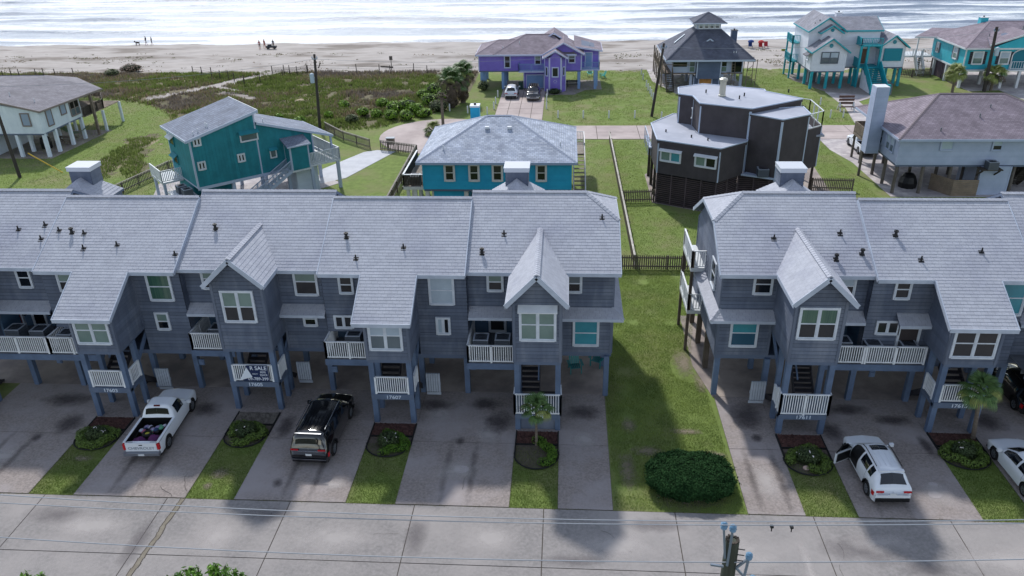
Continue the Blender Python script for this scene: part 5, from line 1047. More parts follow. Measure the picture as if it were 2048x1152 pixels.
hi = [(14.97, 64.3), (19.8, 67.54), (17.34, 70.3), (17.4, 71.02), (12.6, 73.35), (10.2, 71.9), (9.95, 69.55), (11.08, 68.8), (11.25, 66.2)]
W = Walls(P, osid, .3, True, gtrim, depth=.012)
for a, b in zip(hi, hi[1:]+hi[:1]): W.w(a, b, 2.9 if a[0] > 13 else 5.3, 8.0, corner=(1, 0))
W.done(); W = Walls(P, osid, .3, True, gtrim, depth=.012); W.w((12.6, 65.5), (14.97, 64.3), 2.9, 8.0, corner=(0, 1)); W.done(); flat('upper_roof', hi, 8.15, .25, .1)
mid = [(14.95, 64.35), (17.1, 62.45), (19.6, 64.1), (19.65, 66.5), (17.5, 66.0)]
W = Walls(P, osid, .3, True, gtrim, depth=.012)
for a, b in zip(mid[:3], mid[1:4]): W.w(a, b, 2.6, 7.6, corner=(1, 1))
W.done(); flat('mid_roof', mid, 7.72, .2, .08)
md = MB(); md.box(20.2, 21.9, 66.8, 70.6, 5.1, 5.25); md.build('roof_terrace', froof, P)
W = Walls(P, osid, .3, True, gtrim, depth=.012); W.w((19.7, 65.6), (21.7, 67.2), 2.4, 5.9); W.w((21.7, 67.2), (21.7, 71.3), 2.4, 5.9); W.done()
railing(P, [(19.9, 65.8, 5.9), (21.65, 67.2, 5.9), (21.65, 71.2, 5.9), (19.5, 71.6, 6.2)], 1.3, 1.2, white, False, posts=True)
U_ = (V((12.35, 61.75, 0))-V((7.75, 64.3, 0))).normalized()
for d_, pn in ((.35, (gl_blind, gl_teal)), (3.35, (gl_blind, gl_dark))): o = V((7.75, 64.3, 0))+U_*d_+nrm2(U_)*.03; window(P, (o.x, o.y, 3.95), (U_.x, U_.y), 1.65, .8, 'sl', pn, white, .1, awn=(white, .28, .16))
o = V((10.1, 66.5, 0)); m_ = MB(); m_.cyl((10.62, 67.0, 6.6), (10.55, 66.95, 6.6), .0, .0, 3) if 0 else None
for k in range(10):
    a0, a1 = R_(60+k*24), R_(60+(k+1)*24); m_ = m_ or MB(); m_.beam((10.78, 67.4+.3*math.cos(a0), 7.0+.45*math.sin(a0)), (10.78, 67.4+.3*math.cos(a1), 7.0+.45*math.sin(a1)), .06, .07)
m_.build('crescent_ornament', white, P)
base = [(7.85, 64.45), (12.35, 62.0), (14.5, 63.95), (19.5, 63.6)]
for (a, b) in zip(base[:-1], base[1:]):
    A, B = V((*a, 0)), V((*b, 0)); L = (B-A).length; U = (B-A)/L; n = int(L/1.05)
    for i in range(n):
        p0, p1 = A+U*(i*L/n+.06), A+U*((i+1)*L/n-.06); m_ = MB(); [m_.beam(p0+V((0, 0, .15+k*.17)), p1+V((0, 0, .15+k*.17)), .03, .12, upv=(U.y*.5, -U.x*.5, 1)) for k in range(15)]; m_.build('louvre_panel', obase, P, kind='stuff')
        m_ = MB(); m_.beam(p0-U*.06, p0-U*.06+V((0, 0, 2.7)), .1, .1, upv=(0, 1, 0)); m_.build('frame_stud', obase, P)
    m_ = MB(); m_.obox(A, U, nrm2(U), 0, L, 0, 2.7, -.2, -.12); m_.build('base_wall', blackp, P)
for y in (66.6, 69.2, 71.6): post(P, 7.9, y, 0, 2.8, .28, woodd, True)
for x, y in ((21.7, 68), (21.7, 71), (19.5, 72.5)): post(P, x, y, 0, 2.8, .25, woodd, True)
m_ = MB(); m_.box(7.45, 7.78, 68.5, 72.3, 3.6, 3.7); [m_.box(7.4, 7.46, a, a+.08, 3.0, 4.6) for a in (68.5, 69.7, 71, 72.2)]; m_.beam((7.43, 68.5, 4.6), (7.43, 72.3, 4.6), .06, .06); m_.build('side_frame', gtrim, P)
m_ = MB(); m_.prism([(14.6, 63.6, 2.75), (17.3, 62.3, 2.75), (17.6, 62.9, 2.75), (15.2, 64.2, 2.75)], (0, 0, .14)); m_.build('equipment_shelf', gtrim, P); condenser(16.2, 63.1, 2.9, 'air conditioner on a bracket shelf of the dark flat-roofed house', w=.85)
m_ = MB(); m_.lathe((13.4, 68.6, 8.2), [(.32, 0), (.3, .1), (.27, .12), (.27, 1.2), (.36, 1.25), (.36, 1.4), (.2, 1.5)], 14); m_.build('metal_flue', M('galvanised', 'b5b3a8', rough=.4, metal=.6), P)
for x, y, z in ((8.6, 66.5, 5.55), (10.5, 64.8, 5.55), (11.7, 63.9, 5.55), (12.2, 69.6, 8.2), (14.6, 67.3, 8.2), (15.2, 68.3, 8.2), (19.2, 69.6, 8.2)): m_ = MB(); m_.cyl((x, y, z), (x, y, z+.3), .06, .06, 6); m_.build('vent_pipe', dark, P)
# ---- bright blue hip-roofed house ----
bsid = M('bright_blue_siding', '22a0c4', '1c94ba', 1, .65, isl=.04); btrim = M('warm_white_trim', 'c7c5c4', rough=.6); bd = M('weathered_deck', '8d857c', '766e66', 1.5, .85)
P = T_house('hip_roof_house', 'bright blue house with a large grey hip roof and four front windows behind the townhouses', (-5.3, 60.4, 0))
wbox(P, -11.32, .6, 60.4, 70, 2.6, 4.95, bsid, .17, False, bsid)
hiproof(P, -11.75, 1.05, 59.85, 70.5, 5.0, -6.45, -4.45, 65.6, 7.3, r_grey, M('blue_grey_fascia', '8d9bb4'), capm=patch('cap_grey', '969eae'))
for x, pn in ((-9.48, (gl_brown, gl_dark)), (-7.5, (gl_brown, gl_dark)), (-5.62, (gl_brown, gl_dark)), (-3.9, (gl_grey, gl_dark)), (-2.12, (gl_brown, gl_dark))): window(P, (x, 60.37, 3.42), (1, 0), .66, 1.22, 'dh', pn, btrim, .12)
wbox(P, -10.7, -8.0, 60.8, 66, 0, 2.5, bsid, .17, False, btrim, 'flr')
for x in (-11.1, -7.9, -5, -2, .4):
    for y in (60.7, 65, 69.7): post(P, x, y, 0, 2.5, .3, btrim)
m_ = MB(); [m_.box(-13.05+i*.16, -12.9+i*.16, 60.6, 67.5, 2.72, 2.78) for i in range(11)]; m_.build('deck', bd, P, kind='stuff'); m_ = MB(); m_.box(-13.1, -11.35, 60.55, 60.62, 2.5, 2.75); m_.box(-13.1, -13.04, 60.55, 67.5, 2.5, 2.75); m_.build('deck_beam', btrim, P)
railing(P, [(-11.4, 60.65, 2.78), (-13.0, 60.65, 2.78), (-13.0, 67.4, 2.78)], .95, .13, woodd, False, .09); 
m_ = MB(); m_.beam((-11.3, 60.65, 3.76), (-13.05, 60.65, 3.76), .14, .05); m_.beam((-13.0, 60.6, 3.76), (-13.0, 67.4, 3.76), .14, .05); m_.build('rail_cap', white, P)
for y in (60.8, 63, 66.5): post(P, -12.7, y, 0, 2.7, .25, btrim); post(P, -12.1, y, 0, 2.7, .25, btrim)
condenser(-12.2, 61.6, 2.78, 'air conditioner on the side deck of the bright blue house')
chimney(P, -8.2, -7.45, 68.2, 69.1, 4.8, 7.35, bsid, white, .14, .17, ov=.05)
for x, y in ((-6.35, 63.9), (-4.5, 63.9)): m_ = MB(); z = 5+2.3*(y-59.85)/5.75; m_.box(x-.17, x+.17, y-.16, y+.16, z, z+.2); m_.build('roof_vent', white, P)
for x, y, z in ((-9.7, 61.4, 5.55), (-.3, 62.5, 5.5)): m_ = MB(); m_.cyl((x, y, z), (x, y, z+.4), .05, .05, 6); m_.build('vent_pipe', white, P)
m_ = MB(); m_.box(.75, 1.9, 70.2, 74, 2.45, 2.6); m_.build('stair_landing', bd, P); railing(P, [(.8, 74, 2.6), (1.85, 74, 2.6), (1.85, 70.2, 2.6)], 1, .14, btrim, False)
stairs(P, (1.35, 61.5, .05), (1.35, 70.2, 2.5), 1.0, 14, bd, btrim); m_ = MB(); m_.box(.8, 1.9, 61.0, 61.1, 0, .9); [m_.beam((.85+i*.3, 61.2, .05), (1.15+i*.3, 61.2, 1.6), .05, .05) for i in range(3)]; [m_.beam((1.15+i*.3, 61.2, .05), (.85+i*.3, 61.2, 1.6), .05, .05) for i in range(3)]; m_.build('stair_brace', bd, P)
# ---- left white house ----
lsid = M('left_white_siding', 'd3dde6', 'c6d1dc', 1, .7, isl=.03); ldeck = woodd
r_left = shingle_mat('grey_brown_shingles', '7f7d84', '6d6b73')
P = T_house('beach_house', 'white stilt house with a grey-brown roof and timber corner deck at the picture edge', (-58, 80, 0))
wbox(P, -66, -53.9, 77.3, 84.6, 2.55, 4.85, lsid, .4, True, lsid)
W = Walls(P, lsid, .4, True, lsid); W.w((-66, 77.3), (-53.9, 77.3), 4.8, 6.9, 4.85, corner=(0, 0)); W.done()
slope_roof(P, [[(-53.5, 77.0, 4.95), (-53.2, 88.6, 4.75), (-60.2, 89.5, 6.1), (-59.9, 83.5, 6.15), (-66.5, 80, 7.9), (-66.5, 77.0, 7.9)]], r_left, M('brown_trim', '7d7470'), .14, .2, [((-53.5, 77.0, 4.95), (-66.5, 77.0, 7.9)), ((-53.5, 77, 4.95), (-53.2, 88.6, 4.75))])
slope_roof(P, [[(-53.3, 88.6, 4.72), (-60, 95, 4.72), (-60.2, 89.5, 6.1)], [(-60, 95, 4.72), (-68, 95, 4.72), (-68, 89.5, 6.1), (-60.2, 89.5, 6.1)], [(-59.9, 83.5, 6.1), (-60.2, 89.5, 6.05), (-68, 89.5, 6.05)], [(-59.9, 83.5, 6.1), (-68, 89.5, 6.05), (-66.5, 80, 7.6)]], r_left, M('brown_trim', '7d7470'), .14, .2, [((-53.3, 88.6, 4.72), (-60, 95, 4.72))])
window(P, (-55.8, 77.27, 3.4), (1, 0), .85, 1.25, 'fix', (M('board_shade', '8b9aae'),), M('brown_trim', '7d7470'), .07)
for y, w_, z, h_, pn in ((78.4, .9, 3.05, 1.6, (M('board_shade', '8b9aae'),)), (80.95, .9, 3.6, 1.05, (M('board_shade', '8b9aae'),)), (82.7, 1.6, 3.0, 1.5, (gl_dark, gl_grey))): window(P, (-53.87, y, z), (0, 1), w_, h_, 'dh2' if h_ == 1.5 else 'fix', pn, M('brown_trim', '7d7470'), .07)
for x in (-57.0, -60.5, -54.05):
    for y in (77.5, 79.4, 82, 84.4): post(P, x, y, 0, 2.5, .32, lsid)
for x, y in ((-53.3, 86), (-53.3, 87.7), (-57, 87.7), (-57, 92), (-53.6, 92)): post(P, x, y, 0, 2.4 if y != 86 else 4.7, .25, lsid if y != 86 else wood)
m_ = MB(); [m_.box(-59+i*.2, -58.82+i*.2, 84.7, 92.3, 2.4, 2.46) for i in range(27)]; m_.build('deck', wood, P, kind='stuff'); railing(P, [(-53.65, 84.7, 2.46), (-53.6, 88.6, 2.46), (-55.7, 92.2, 2.46), (-59, 92.2, 2.46)], 1.0, .16, woodd, False, .05)
wbox(P, -66, -60, 77.6, 84, 0, 2.5, lsid, .4, True, lsid)
for x, y, z in ((-58, 79.6, 6.05), (-55.3, 79.3, 5.45)): m_ = MB(); m_.cyl((x, y, z-.1), (x, y, z+.3), .05, .05, 6); m_.build('vent_pipe', white, P)
achair(-55.6, 86.3, 2.46, 1.2, M('mint_chair', '8fc9b8'), 'pale green chair on the timber deck of the white house'); 
tb = thing('picnic_table', 'weathered picnic table on the slab under the white house deck', 'table', (-55.2, 82.6, 0)); m_ = MB(); [m_.box(-56.1, -54.3, 82.2+i*.16, 82.34+i*.16, .72, .76) for i in range(5)]; m_.build('table_top', wood, tb)
for y in (81.7, 83.4): m_ = MB(); m_.box(-56.1, -54.3, y, y+.25, .42, .46); m_.build('bench', wood, tb)
for x in (-55.9, -54.5): m_ = MB(); m_.beam((x, 82.0, 0), (x, 82.6, .72), .08, .08); m_.beam((x, 83.2, 0), (x, 82.6, .72), .08, .08); m_.box(x-.04, x+.04, 81.7, 83.6, .34, .42); m_.build('leg', wood, tb)
cv = thing('covered_grill', 'black covered barbecue on the slab under the white house', 'grill', (-56.3, 80.7, 0)); m_ = MB(); m_.lathe((-56.3, 80.7, 0), [(.55, 0), (.58, .7), (.5, 1.15), (.3, 1.3), (.05, 1.35)], 10); m_.build('cover', blackp, cv); m_ = MB(); m_.cyl((-56.3, 80.7, 1.3), (-56.3, 80.7, 1.45), .1, .06, 6); m_.build('cover_knob', blackp, cv)
# ---- teal house, turned about 38 degrees ----
ang = R_(42); CT[0] = Matrix.Translation((-30.33, 60.75, 0)) @ Matrix.Rotation(ang, 4, 'Z')
te = M('teal_siding', '26818d', '1f737f', 1, .75, isl=.08)
P = T_house('split_roof_house', 'dark teal two-storey stilt house with two opposed sloping roofs and white decks', (0, 0, 0))
L1, L2, Dp = 5.62, 10.6, 6.0
W = Walls(P, te, .28, True, gtrim, depth=.025)
W.w((0, 0), (L1, 0), 2.55, 6.6, 7.85); W.w((L1, 0), (L2, 0), 2.55, 6.9, 5.25, corner=(0, 1)); W.w((0, Dp), (0, 0), 2.55, 6.6); W.w((L1, 0), (L1, Dp), 5.9, 7.85, corner=(0, 0)); W.w((L2, Dp), (L1, Dp), 2.55, 5.25, 6.9); W.w((L1, Dp), (0, Dp), 2.55, 7.85, 6.6); W.w((L2, 0), (L2, Dp), 2.55, 5.25); W.done()
m_ = MB(); m_.box(0, L2, 0, Dp, 2.38, 2.55); m_.box(-.03, L2+.03, -.06, -.01, 2.3, 2.55); m_.build('floor', gtrim, P)
slope_roof(P, [[(-.35, Dp+.3, 6.62), (-.35, -.3, 6.62), (L1+.25, -.3, 8.1), (L1+.25, Dp+.3, 8.1)]], r_teal, gtrim, .14, .22, [((-.35, -.32, 6.62), (L1+.25, -.32, 8.1)), ((-.37, -.3, 6.62), (-.37, Dp+.3, 6.62))])
m_ = MB(); m_.box(L1+.27, L1+.33, -.3, Dp+.3, 7.85, 8.14); m_.build('high_fascia', white, P)
slope_roof(P, [[(L1+.05, -.25, 7.08), (L1+.05, Dp+.2, 7.08), (12.5, Dp+.2, 4.75), (12.5, -.25, 4.75)][::-1]], r_teal, gtrim, .14, .2, [((L1+.05, -.27, 7.08), (12.5, -.27, 4.75)), ((12.5, -.25, 4.75), (12.5, Dp+.2, 4.75))], name='lower_roof')
wn_ = (gl_dark, gl_dark); k = white
for x, z, s_, hh in ((.36, 6.08, .48, .5), (.38, 4.05, .48, .55), (3.74, 4.04, .48, .55)): window(P, (x, -.03, z), (1, 0), s_, hh, 'sl', wn_, k, .09)
window(P, (4.2, -.03, 5.65), (1, 0), 1.45, .7, 'fix', (gl_grey,), k, .06, awn=(te, .35, .25)); window(P, (6.55, -.03, 3.78), (1, 0), .5, .72, 'fix', (gl_grey,), k, .05, awn=(te, .35, .2))
window(P, (-.03, 5.3, 5.2), (0, -1), 1.1, .7, 'fix', (gl_dark,), te, .06, awn=(white, .4, .25)); window(P, (-.03, 5.2, 3.6), (0, -1), 1.1, .7, 'fix', (gl_dark,), te, .06, awn=(te, .4, .25))
wbox(P, 7.87, 9.6, -1.15, 0, 2.55, 4.7, te, .28, True, gtrim, 'flr'); slope_roof(P, [[(7.55, -1.45, 4.78), (9.75, -1.45, 4.78), (9.75, 0, 5.3), (7.55, 0, 5.3)]], r_teal, gtrim, .1, .12, [((7.55, -1.45, 4.78), (9.75, -1.45, 4.78))], name='entry_roof')
m_ = MB(); m_.box(7.87, 9.7, -1.15, 0, 2.38, 2.55); m_.box(9.6, 12.55, -1.15, Dp, 2.55, 2.72); m_.build('deck', white, P)
railing(P, [(9.65, -1.1, 2.72), (12.5, -1.1, 2.72), (12.5, Dp, 2.72)], 1.05, .14, white, False, .07); post(P, 12.3, -.1, 2.7, 4.7, .16, gtrim); post(P, 12.3, Dp, 2.7, 4.7, .16, gtrim)
stairs(P, (3.4, -.65, .1), (7.9, -.65, 2.6), .9, 13, gtrim, gtrim, side=(0, 1, 0))
for x in (.4, 3.0, 5.6, 8.0, 10.4):
    for y in (.2, Dp-.2): post(P, x, y, 0, 2.4, .26, gtrim)
for x, y in ((12.3, -1.0), (12.3, 3), (9.75, -1.0)): post(P, x, y, 0, 2.55, .26, gtrim)
wbox(P, .1, 3.6, 1.6, 5.5, 0, 2.35, te, .28, True, te); wbox(P, -1.3, 1.0, .4, 1.8, 0, 1.6, te, .28, True, te)
wbox(P, 8.6, 10.6, -.2, 1.6, 0, 2.3, lsid, .14, False, lsid)
m_ = MB(); m_.box(-1.7, 0, .3, 3.2, 1.6, 1.75); m_.build('equipment_deck', white, P)
m_ = MB(); m_.box(-1.8, 0, 3.9, Dp+1, 2.2, 2.35); m_.build('side_deck', white, P); railing(P, [(0, 3.95, 2.35), (-1.75, 3.95, 2.35), (-1.75, Dp+1, 2.35)], 1.0, .14, white, False, .07); post(P, -1.6, 4.1, 0, 2.2, .22, gtrim); post(P, -1.6, Dp+.8, 0, 2.2, .22, gtrim)
for x, y, z in ((1.9, .7, 7.15), (1.85, 1.0, 7.15), (1.0, .5, 6.9), (.55, .35, 6.8), (6.5, .4, 6.8)): m_ = MB(); m_.cyl((x, y, z-.1), (x, y, z+.35), .05, .05, 6); m_.build('vent_pipe', white, P)
condenser(-.7, .9, 1.76, 'air conditioner outside the teal house, nearer the corner', 'air conditioners of the teal house', w=.75); condenser(-.8, 2.1, 1.76, 'air conditioner outside the teal house, nearer the side deck', 'air conditioners of the teal house', w=.75)
CT[0] = Matrix.Identity(4)
# ---------------- vehicles ----------------
def chaikin(p):
    o = [p[0]]
    for a, b in zip(p[:-1], p[1:]): o += [(a[0]*.75+b[0]*.25, a[1]*.75+b[1]*.25), (a[0]*.25+b[0]*.75, a[1]*.25+b[1]*.75)]
    return o+[p[-1]]
tyre_m = M('tyre_rubber', '17171a', rough=.85); rim_m = M('alloy_rim', '9da2aa', rough=.35, metal=.8, spec=.5)
red_l = M('tail_light', 'b0121b', rough=.15, coat=.6); amber = M('clear_lamp', 'd8dce2', rough=.1); glass_car = M('car_glass', '0a0f16', rough=.04, spec=.9, coat=.5)
cw = M('white_car_paint', 'd6dbe2', rough=.28, coat=.6, spec=.5); cb = M('black_car_paint', '0b0c10', rough=.16, coat=1.0, spec=.6); chrome = M('chrome_trim', 'c8ccd2', rough=.15, metal=1.0)
def wheel(P, x, y, r, side):
    m_ = MB(); w_ = .24; n = 22; prof = [(r*.62, -w_/2), (r*.93, -w_/2), (r, -w_*.32), (r, w_*.32), (r*.93, w_/2), (r*.62, w_/2)]
    vs = [(x+q*math.cos(2*PI*i/n), y+h, r+q*math.sin(2*PI*i/n)) for q, h in prof for i in range(n)]
    m_.add(vs, [(j*n+i, j*n+(i+1) % n, (j+1)*n+(i+1) % n, (j+1)*n+i) for j in range(5) for i in range(n)])
    wh = m_.build('wheel', tyre_m, P, True); m_ = MB(); yo = y+side*w_*.36
    m_.cyl((x, yo-side*.05, r), (x, yo-side*.02, r), r*.62, r*.62, 20, 1); m_.cyl((x, yo-side*.02, r), (x, yo+side*.02, r), r*.14, r*.12, 8)
    for k in range(5):
        a = 2*PI*k/5+.3
        for da in (-.13, .13): m_.beam((x+r*.1*math.cos(a), yo, r+r*.1*math.sin(a)), (x+r*.6*math.cos(a+da), yo, r+r*.6*math.sin(a+da)), .03, .05, upv=(0, 1, 0))
    for i in range(20): a0, a1 = 2*PI*i/20, 2*PI*(i+1)/20; m_.beam((x+r*.6*math.cos(a0), yo, r+r*.6*math.sin(a0)), (x+r*.6*math.cos(a1), yo, r+r*.6*math.sin(a1)), .04, .05, upv=(0, 1, 0))
    m_.build('rim', [rim_m, blackp], wh)
def car(label, cat, loc, heading, L, Wd, top, belt, paint, rw=.66, hw=.82, r=.36, wx=(.9, 3.6), zb=.28, sidewin=(), shield=None, rearwin=None, bed=None, group=None, cladding=True, name='parked_car', rails=None, roofx=None):
    """lofted body; nose at local +x, rear bumper at x=0. top: (x, edge z, centre z) keys; belt: (x, z) keys"""
    CT[0] = Matrix.Translation((loc[0], loc[1], .035)) @ Matrix.Rotation(heading, 4, 'Z') @ Matrix.Scale(.9, 4)
    P = thing(name, label, cat, (0, 0, 0), group); tx = [t[0] for t in top]; te_ = [t[1] for t in top]; tc_ = [t[2] for t in top]; bx_, bz = [b[0] for b in belt], [b[1] for b in belt]
    cabin = roofx or (tx[0], tx[-1]); H = max(te_)
    R = r+.075; secs = []; X = sorted(set([round(L*i/64, 3) for i in range(65)]+[round(w_+R*q, 3) for w_ in wx for q in (-1, -.97, -.87, -.7, 0, .7, .87, .97, 1)]))
    X = [x for x in X if 0 <= x <= L]
    def sec(x):
        e = np.interp(x, tx, te_); c = np.interp(x, tx, tc_); b = min(np.interp(x, bx_, bz), e-.035)
        endr = min(1, x/.22); endf = min(1, (L-x)/.5); tp = (.90+.10*math.sin(PI/2*endr))*(.80+.20*math.sin(PI/2*endf)); hwid = Wd/2*tp
        a = 0
        for w_ in wx:
            if abs(x-w_) < R: a = max(a, math.sqrt(R*R-(x-w_)**2)+r)
        lo = max(zb, a); md_ = max(.62, min(lo+.07, b-.06)); k = min(1, max(0, (e-(b+.06))/.35)); wr = (hw*(1-k)+rw*k)*Wd/1.86*tp/1.0
        wr = min(wr, hwid-.03)
        return [(hwid*.965, lo), (hwid, md_), (hwid*.975, b), (wr, e), (0, c)]
    rows = []
    for x in X: rows.append(chaikin(chaikin(sec(x))))
    nr = len(rows[0]); ins = bed
    m_ = MB(); vs = []
    for s_ in (1, -1):
        for x, rr in zip(X, rows): vs += [(x, s_*q[0], q[1]) for q in rr]
    nX = len(X); fs = []
    for h in (0, 1):
        o = h*nX*nr
        for i in range(nX-1):
            for j in range(nr-1):
                if bed and bed[0] <= X[i] < bed[1]-.001 and j >= 11: continue
                q = (o+i*nr+j, o+(i+1)*nr+j, o+(i+1)*nr+j+1, o+i*nr+j+1); fs.append(q if h else q[::-1])
    a0 = list(range(nr)); b0 = [nX*nr+k for k in range(nr)]
    fs.append(tuple(a0+b0[::-1][1:])); o = (nX-1)*nr; fs.append(tuple([o+k for k in a0[::-1]]+[o+k for k in b0[1:]]))
    m_.add(vs, fs); body = m_.build('body', paint, P, True)
    for p_ in body.data.polygons:
        if len(p_.vertices) > 4: p_.use_smooth = False
    m_ = MB(); m_.box(.25, L-.3, -Wd/2+.26, Wd/2-.26, .2, .62); m_.box(.1, L-.15, -Wd/2+.08, Wd/2-.08, .22, .3)
    m_.build('underbody', blackp, P)
    def patch(name_, xa, xb, ra, rb, off, mat, sides=(1, -1), par=P, full=False):
        ii = [i for i, x in enumerate(X) if xa-1e-6 <= x <= xb+1e-6]; out = []
        for s_ in sides:
            q = MB(); vv = []
            for i in ii:
                for j in range(ra, rb+1):
                    y, z = rows[i][j]; j2 = min(j+1, nr-1); j1 = max(j-1, 0); ty_, tz = rows[i][j2][0]-rows[i][j1][0], rows[i][j2][1]-rows[i][j1][1]; l_ = math.hypot(ty_, tz) or 1
                    sl = (rows[min(i+1, nX-1)][j][1]-rows[max(i-1, 0)][j][1])/max(1e-3, X[min(i+1, nX-1)]-X[max(i-1, 0)]); ny, nz2 = tz/l_, -ty_/l_
                    if nz2 < 0 and j > 12: nz2 = -nz2
                    vv.append((X[i]-off*sl*.7, s_*(y+ny*off), z+abs(nz2)*off+off*.2))
            w_ = rb-ra+1; q.add(vv, [(a*w_+b, (a+1)*w_+b, (a+1)*w_+b+1, a*w_+b+1) for a in range(len(ii)-1) for b in range(w_-1)]); 
            if full:
                out.append(q)
            else: out.append(q.build(name_, mat, par, True))
        if full:
            k = len(out[0].v); out[0].v += out[1].v; out[0].f += [tuple(k+t for t in f) for f in out[1].f]; out[0].m += out[1].m; out = [out[0].build(name_, mat, par, True)]
        return out
    for a, b in sidewin: patch('side_window', a, b, 10, 13, .012, glass_car)
    if shield: patch('windscreen', shield[0], shield[1], 14, nr-1, .012, glass_car, full=True)
    if rearwin: patch('rear_window', rearwin[0], rearwin[1], 14, nr-1, .014, glass_car, full=True)
    if paint is cw and not bed:
        for xd in (L*.27, L*.46, L*.68): patch('door_gap', xd, xd+.075, 4, 10, .004, M('panel_gap', '5d636d', rough=.6))
    for w_ in wx:
        for s_ in (1, -1):
            wheel(P, w_, s_*(Wd/2-.13), r, s_)
            if cladding:
                q = MB(); pts = [(w_+(R+.01)*math.cos(t), s_*(Wd/2-.005), r+(R+.01)*math.sin(t)) for t in [PI*k/12 for k in range(13)]]
                for u, v_ in zip(pts[:-1], pts[1:]): q.beam(u, v_, .05, .07, upv=(0, 1, 0))
                q.build('arch_trim', blackp, P)
    for s_ in (1, -1):
        q = MB(); mx = shield[1]-.15 if shield else L*.7; q.beam((mx, s_*(Wd/2-.08), belt[1][1]+.05), (mx, s_*(Wd/2+.1), belt[1][1]+.1), .05, .05); q.box(mx-.07, mx+.07, min(s_*(Wd/2+.04), s_*(Wd/2+.24)), max(s_*(Wd/2+.04), s_*(Wd/2+.24)), belt[1][1]+.02, belt[1][1]+.19); q.build('wing_mirror', paint, P)
    if rails:
        for s_ in (1, -1): q = MB(); q.tube([(x, s_*rw*Wd/1.86*.97, np.interp(x, tx, te_)+.05) for x in np.linspace(rails[0], rails[1], 6)], .022, 6); q.build('roof_rail', rails[2], P)
    return P, patch, lambda x: (np.interp(x, tx, te_), np.interp(x, tx, tc_))
def bxp(P, name, mat, *b):
    m_ = MB(); m_.box(*b); return m_.build(name, mat, P)
def suv(label, loc, hd, paint, L=4.6, W_=1.87, group=None, rackm=blackp, boxy=False, cat='suv', detail=True):
    k = L/4.6; H = 1.67 if not boxy else 1.86
    if boxy: top = [(0, .72, .74), (.04, 1.08, 1.1), (.12, 1.14, 1.17), (.34, H-.1, H-.05), (.6, H-.03, H+.02), (3.3, H-.02, H+.03), (3.62, H-.13, H-.06), (4.15, 1.2, 1.25), (4.35, 1.14, 1.2), (5.15, 1.02, 1.1), (5.38, .85, .9), (L, .55, .55)]; belt = [(0, .95), (1, 1.12), (4, 1.1), (L, .9)]
    else: top = [(0, .66, .68), (.04, .96, .98), (.12, 1.03, 1.07), (.62, H-.14, H-.07), (.85, H-.07, H-.0), (2.3, H-.03, H+.02), (2.75, H-.13, H-.05), (3.42, 1.09, 1.13), (3.6, 1.04, 1.1), (4.25, .9, .99), (4.5, .72, .78), (L, .48, .48)]; belt = [(0, .92), (1, 1.04), (3.4, .98), (L, .75)]
    P, pt, zf = car(label, cat, loc, hd, L, W_, top, belt, paint, rw=.62 if not boxy else .72, r=.37 if not boxy else .41, wx=(.85, 3.62) if not boxy else (1.05, 4.3), sidewin=[(.75, 1.18), (1.25, 2.1), (2.17, 3.15)] if not boxy else [(.62, 1.3), (1.38, 2.5), (2.58, 3.85)],
          shield=(2.78, 3.4) if not boxy else (3.64, 4.14), rearwin=(.16, .58) if not boxy else (.14, .33), rails=(.95, 2.7, rackm) if not boxy else (.7, 3.4, rackm), group=group, roofx=(0, L))
    pt('tail_light', .03, .32, 5, 8, .012, red_l); pt('head_lamp', L-.5, L-.15, 6, 8, .012, amber)
    hw = W_/2
    for s_ in (1, -1): m_ = MB(); m_.box(-.015, .03, min(s_*hw*.5, s_*hw*.88), max(s_*hw*.5, s_*hw*.88), .82 if not boxy else 1.0, .91 if not boxy else 1.08); m_.build('tail_light_bar', red_l, P)
    bxp(P, 'rear_bumper', blackp if not boxy else paint, -.05, .1, -hw*.86, hw*.86, .3, .5); bxp(P, 'number_plate', white, -.022, .0, -.16, .16, .68, .8)
    bxp(P, 'grille', blackp, L-.02, L+.03, -hw*.5, hw*.5, .42, .66)
    return P, pt
gp_ = 'cars parked on the drives'
# white crossover with an open door
P, pt = suv('white suv with its driver door open, on the drive beside the bay numbered 17611', (14.22, 27.2), PI/2+R_(1.5), cw, group=None)
pt('sunroof', 2.15, 2.6, 15, 19, .015, glass_car, full=True); pt('roof_panel', 1.0, 2.05, 17, 17, .01, cw) if 0 else None
for y in (-.38, -.13, .13, .38): m_ = MB(); m_.beam((.98, y, 1.675), (2.05, y, 1.70), .025, .02); m_.build('roof_rib', cw, P)
pt('door_opening', 2.2, 3.1, 3, 13, .02, blackp, sides=(1,))
m_ = MB(); m_.box(.62, .8, -.6, .6, 1.57, 1.62); m_.build('rear_spoiler', cw, P)
sv = CT[0]; CT[0] = sv @ Matrix.Translation((3.2, .93, 0)) @ Matrix.Rotation(R_(-62), 4, 'Z')
m_ = MB(); m_.box(-1.02, 0, -.03, .05, .36, .98); m_.build('open_door', cw, P); m_ = MB(); m_.beam((-1.0, .01, .98), (-.8, -.12, 1.5), .05, .05); m_.beam((-.8, -.12, 1.5), (-.45, -.12, 1.48), .05, .05); m_.beam((-.45, -.12, 1.48), (0, 0, 1.0), .05, .05); m_.build('door_frame', blackp, P)
m_ = MB(); m_.prism([(-.98, .0, 1.0), (-.02, 0, 1.0), (-.45, -.1, 1.45), (-.78, -.1, 1.47)], (0, .015, 0)); m_.build('door_glass', glass_car, P); bxp(P, 'inner_door_panel', blackp, -.95, -.05, -.055, -.031, .42, .92); CT[0] = sv
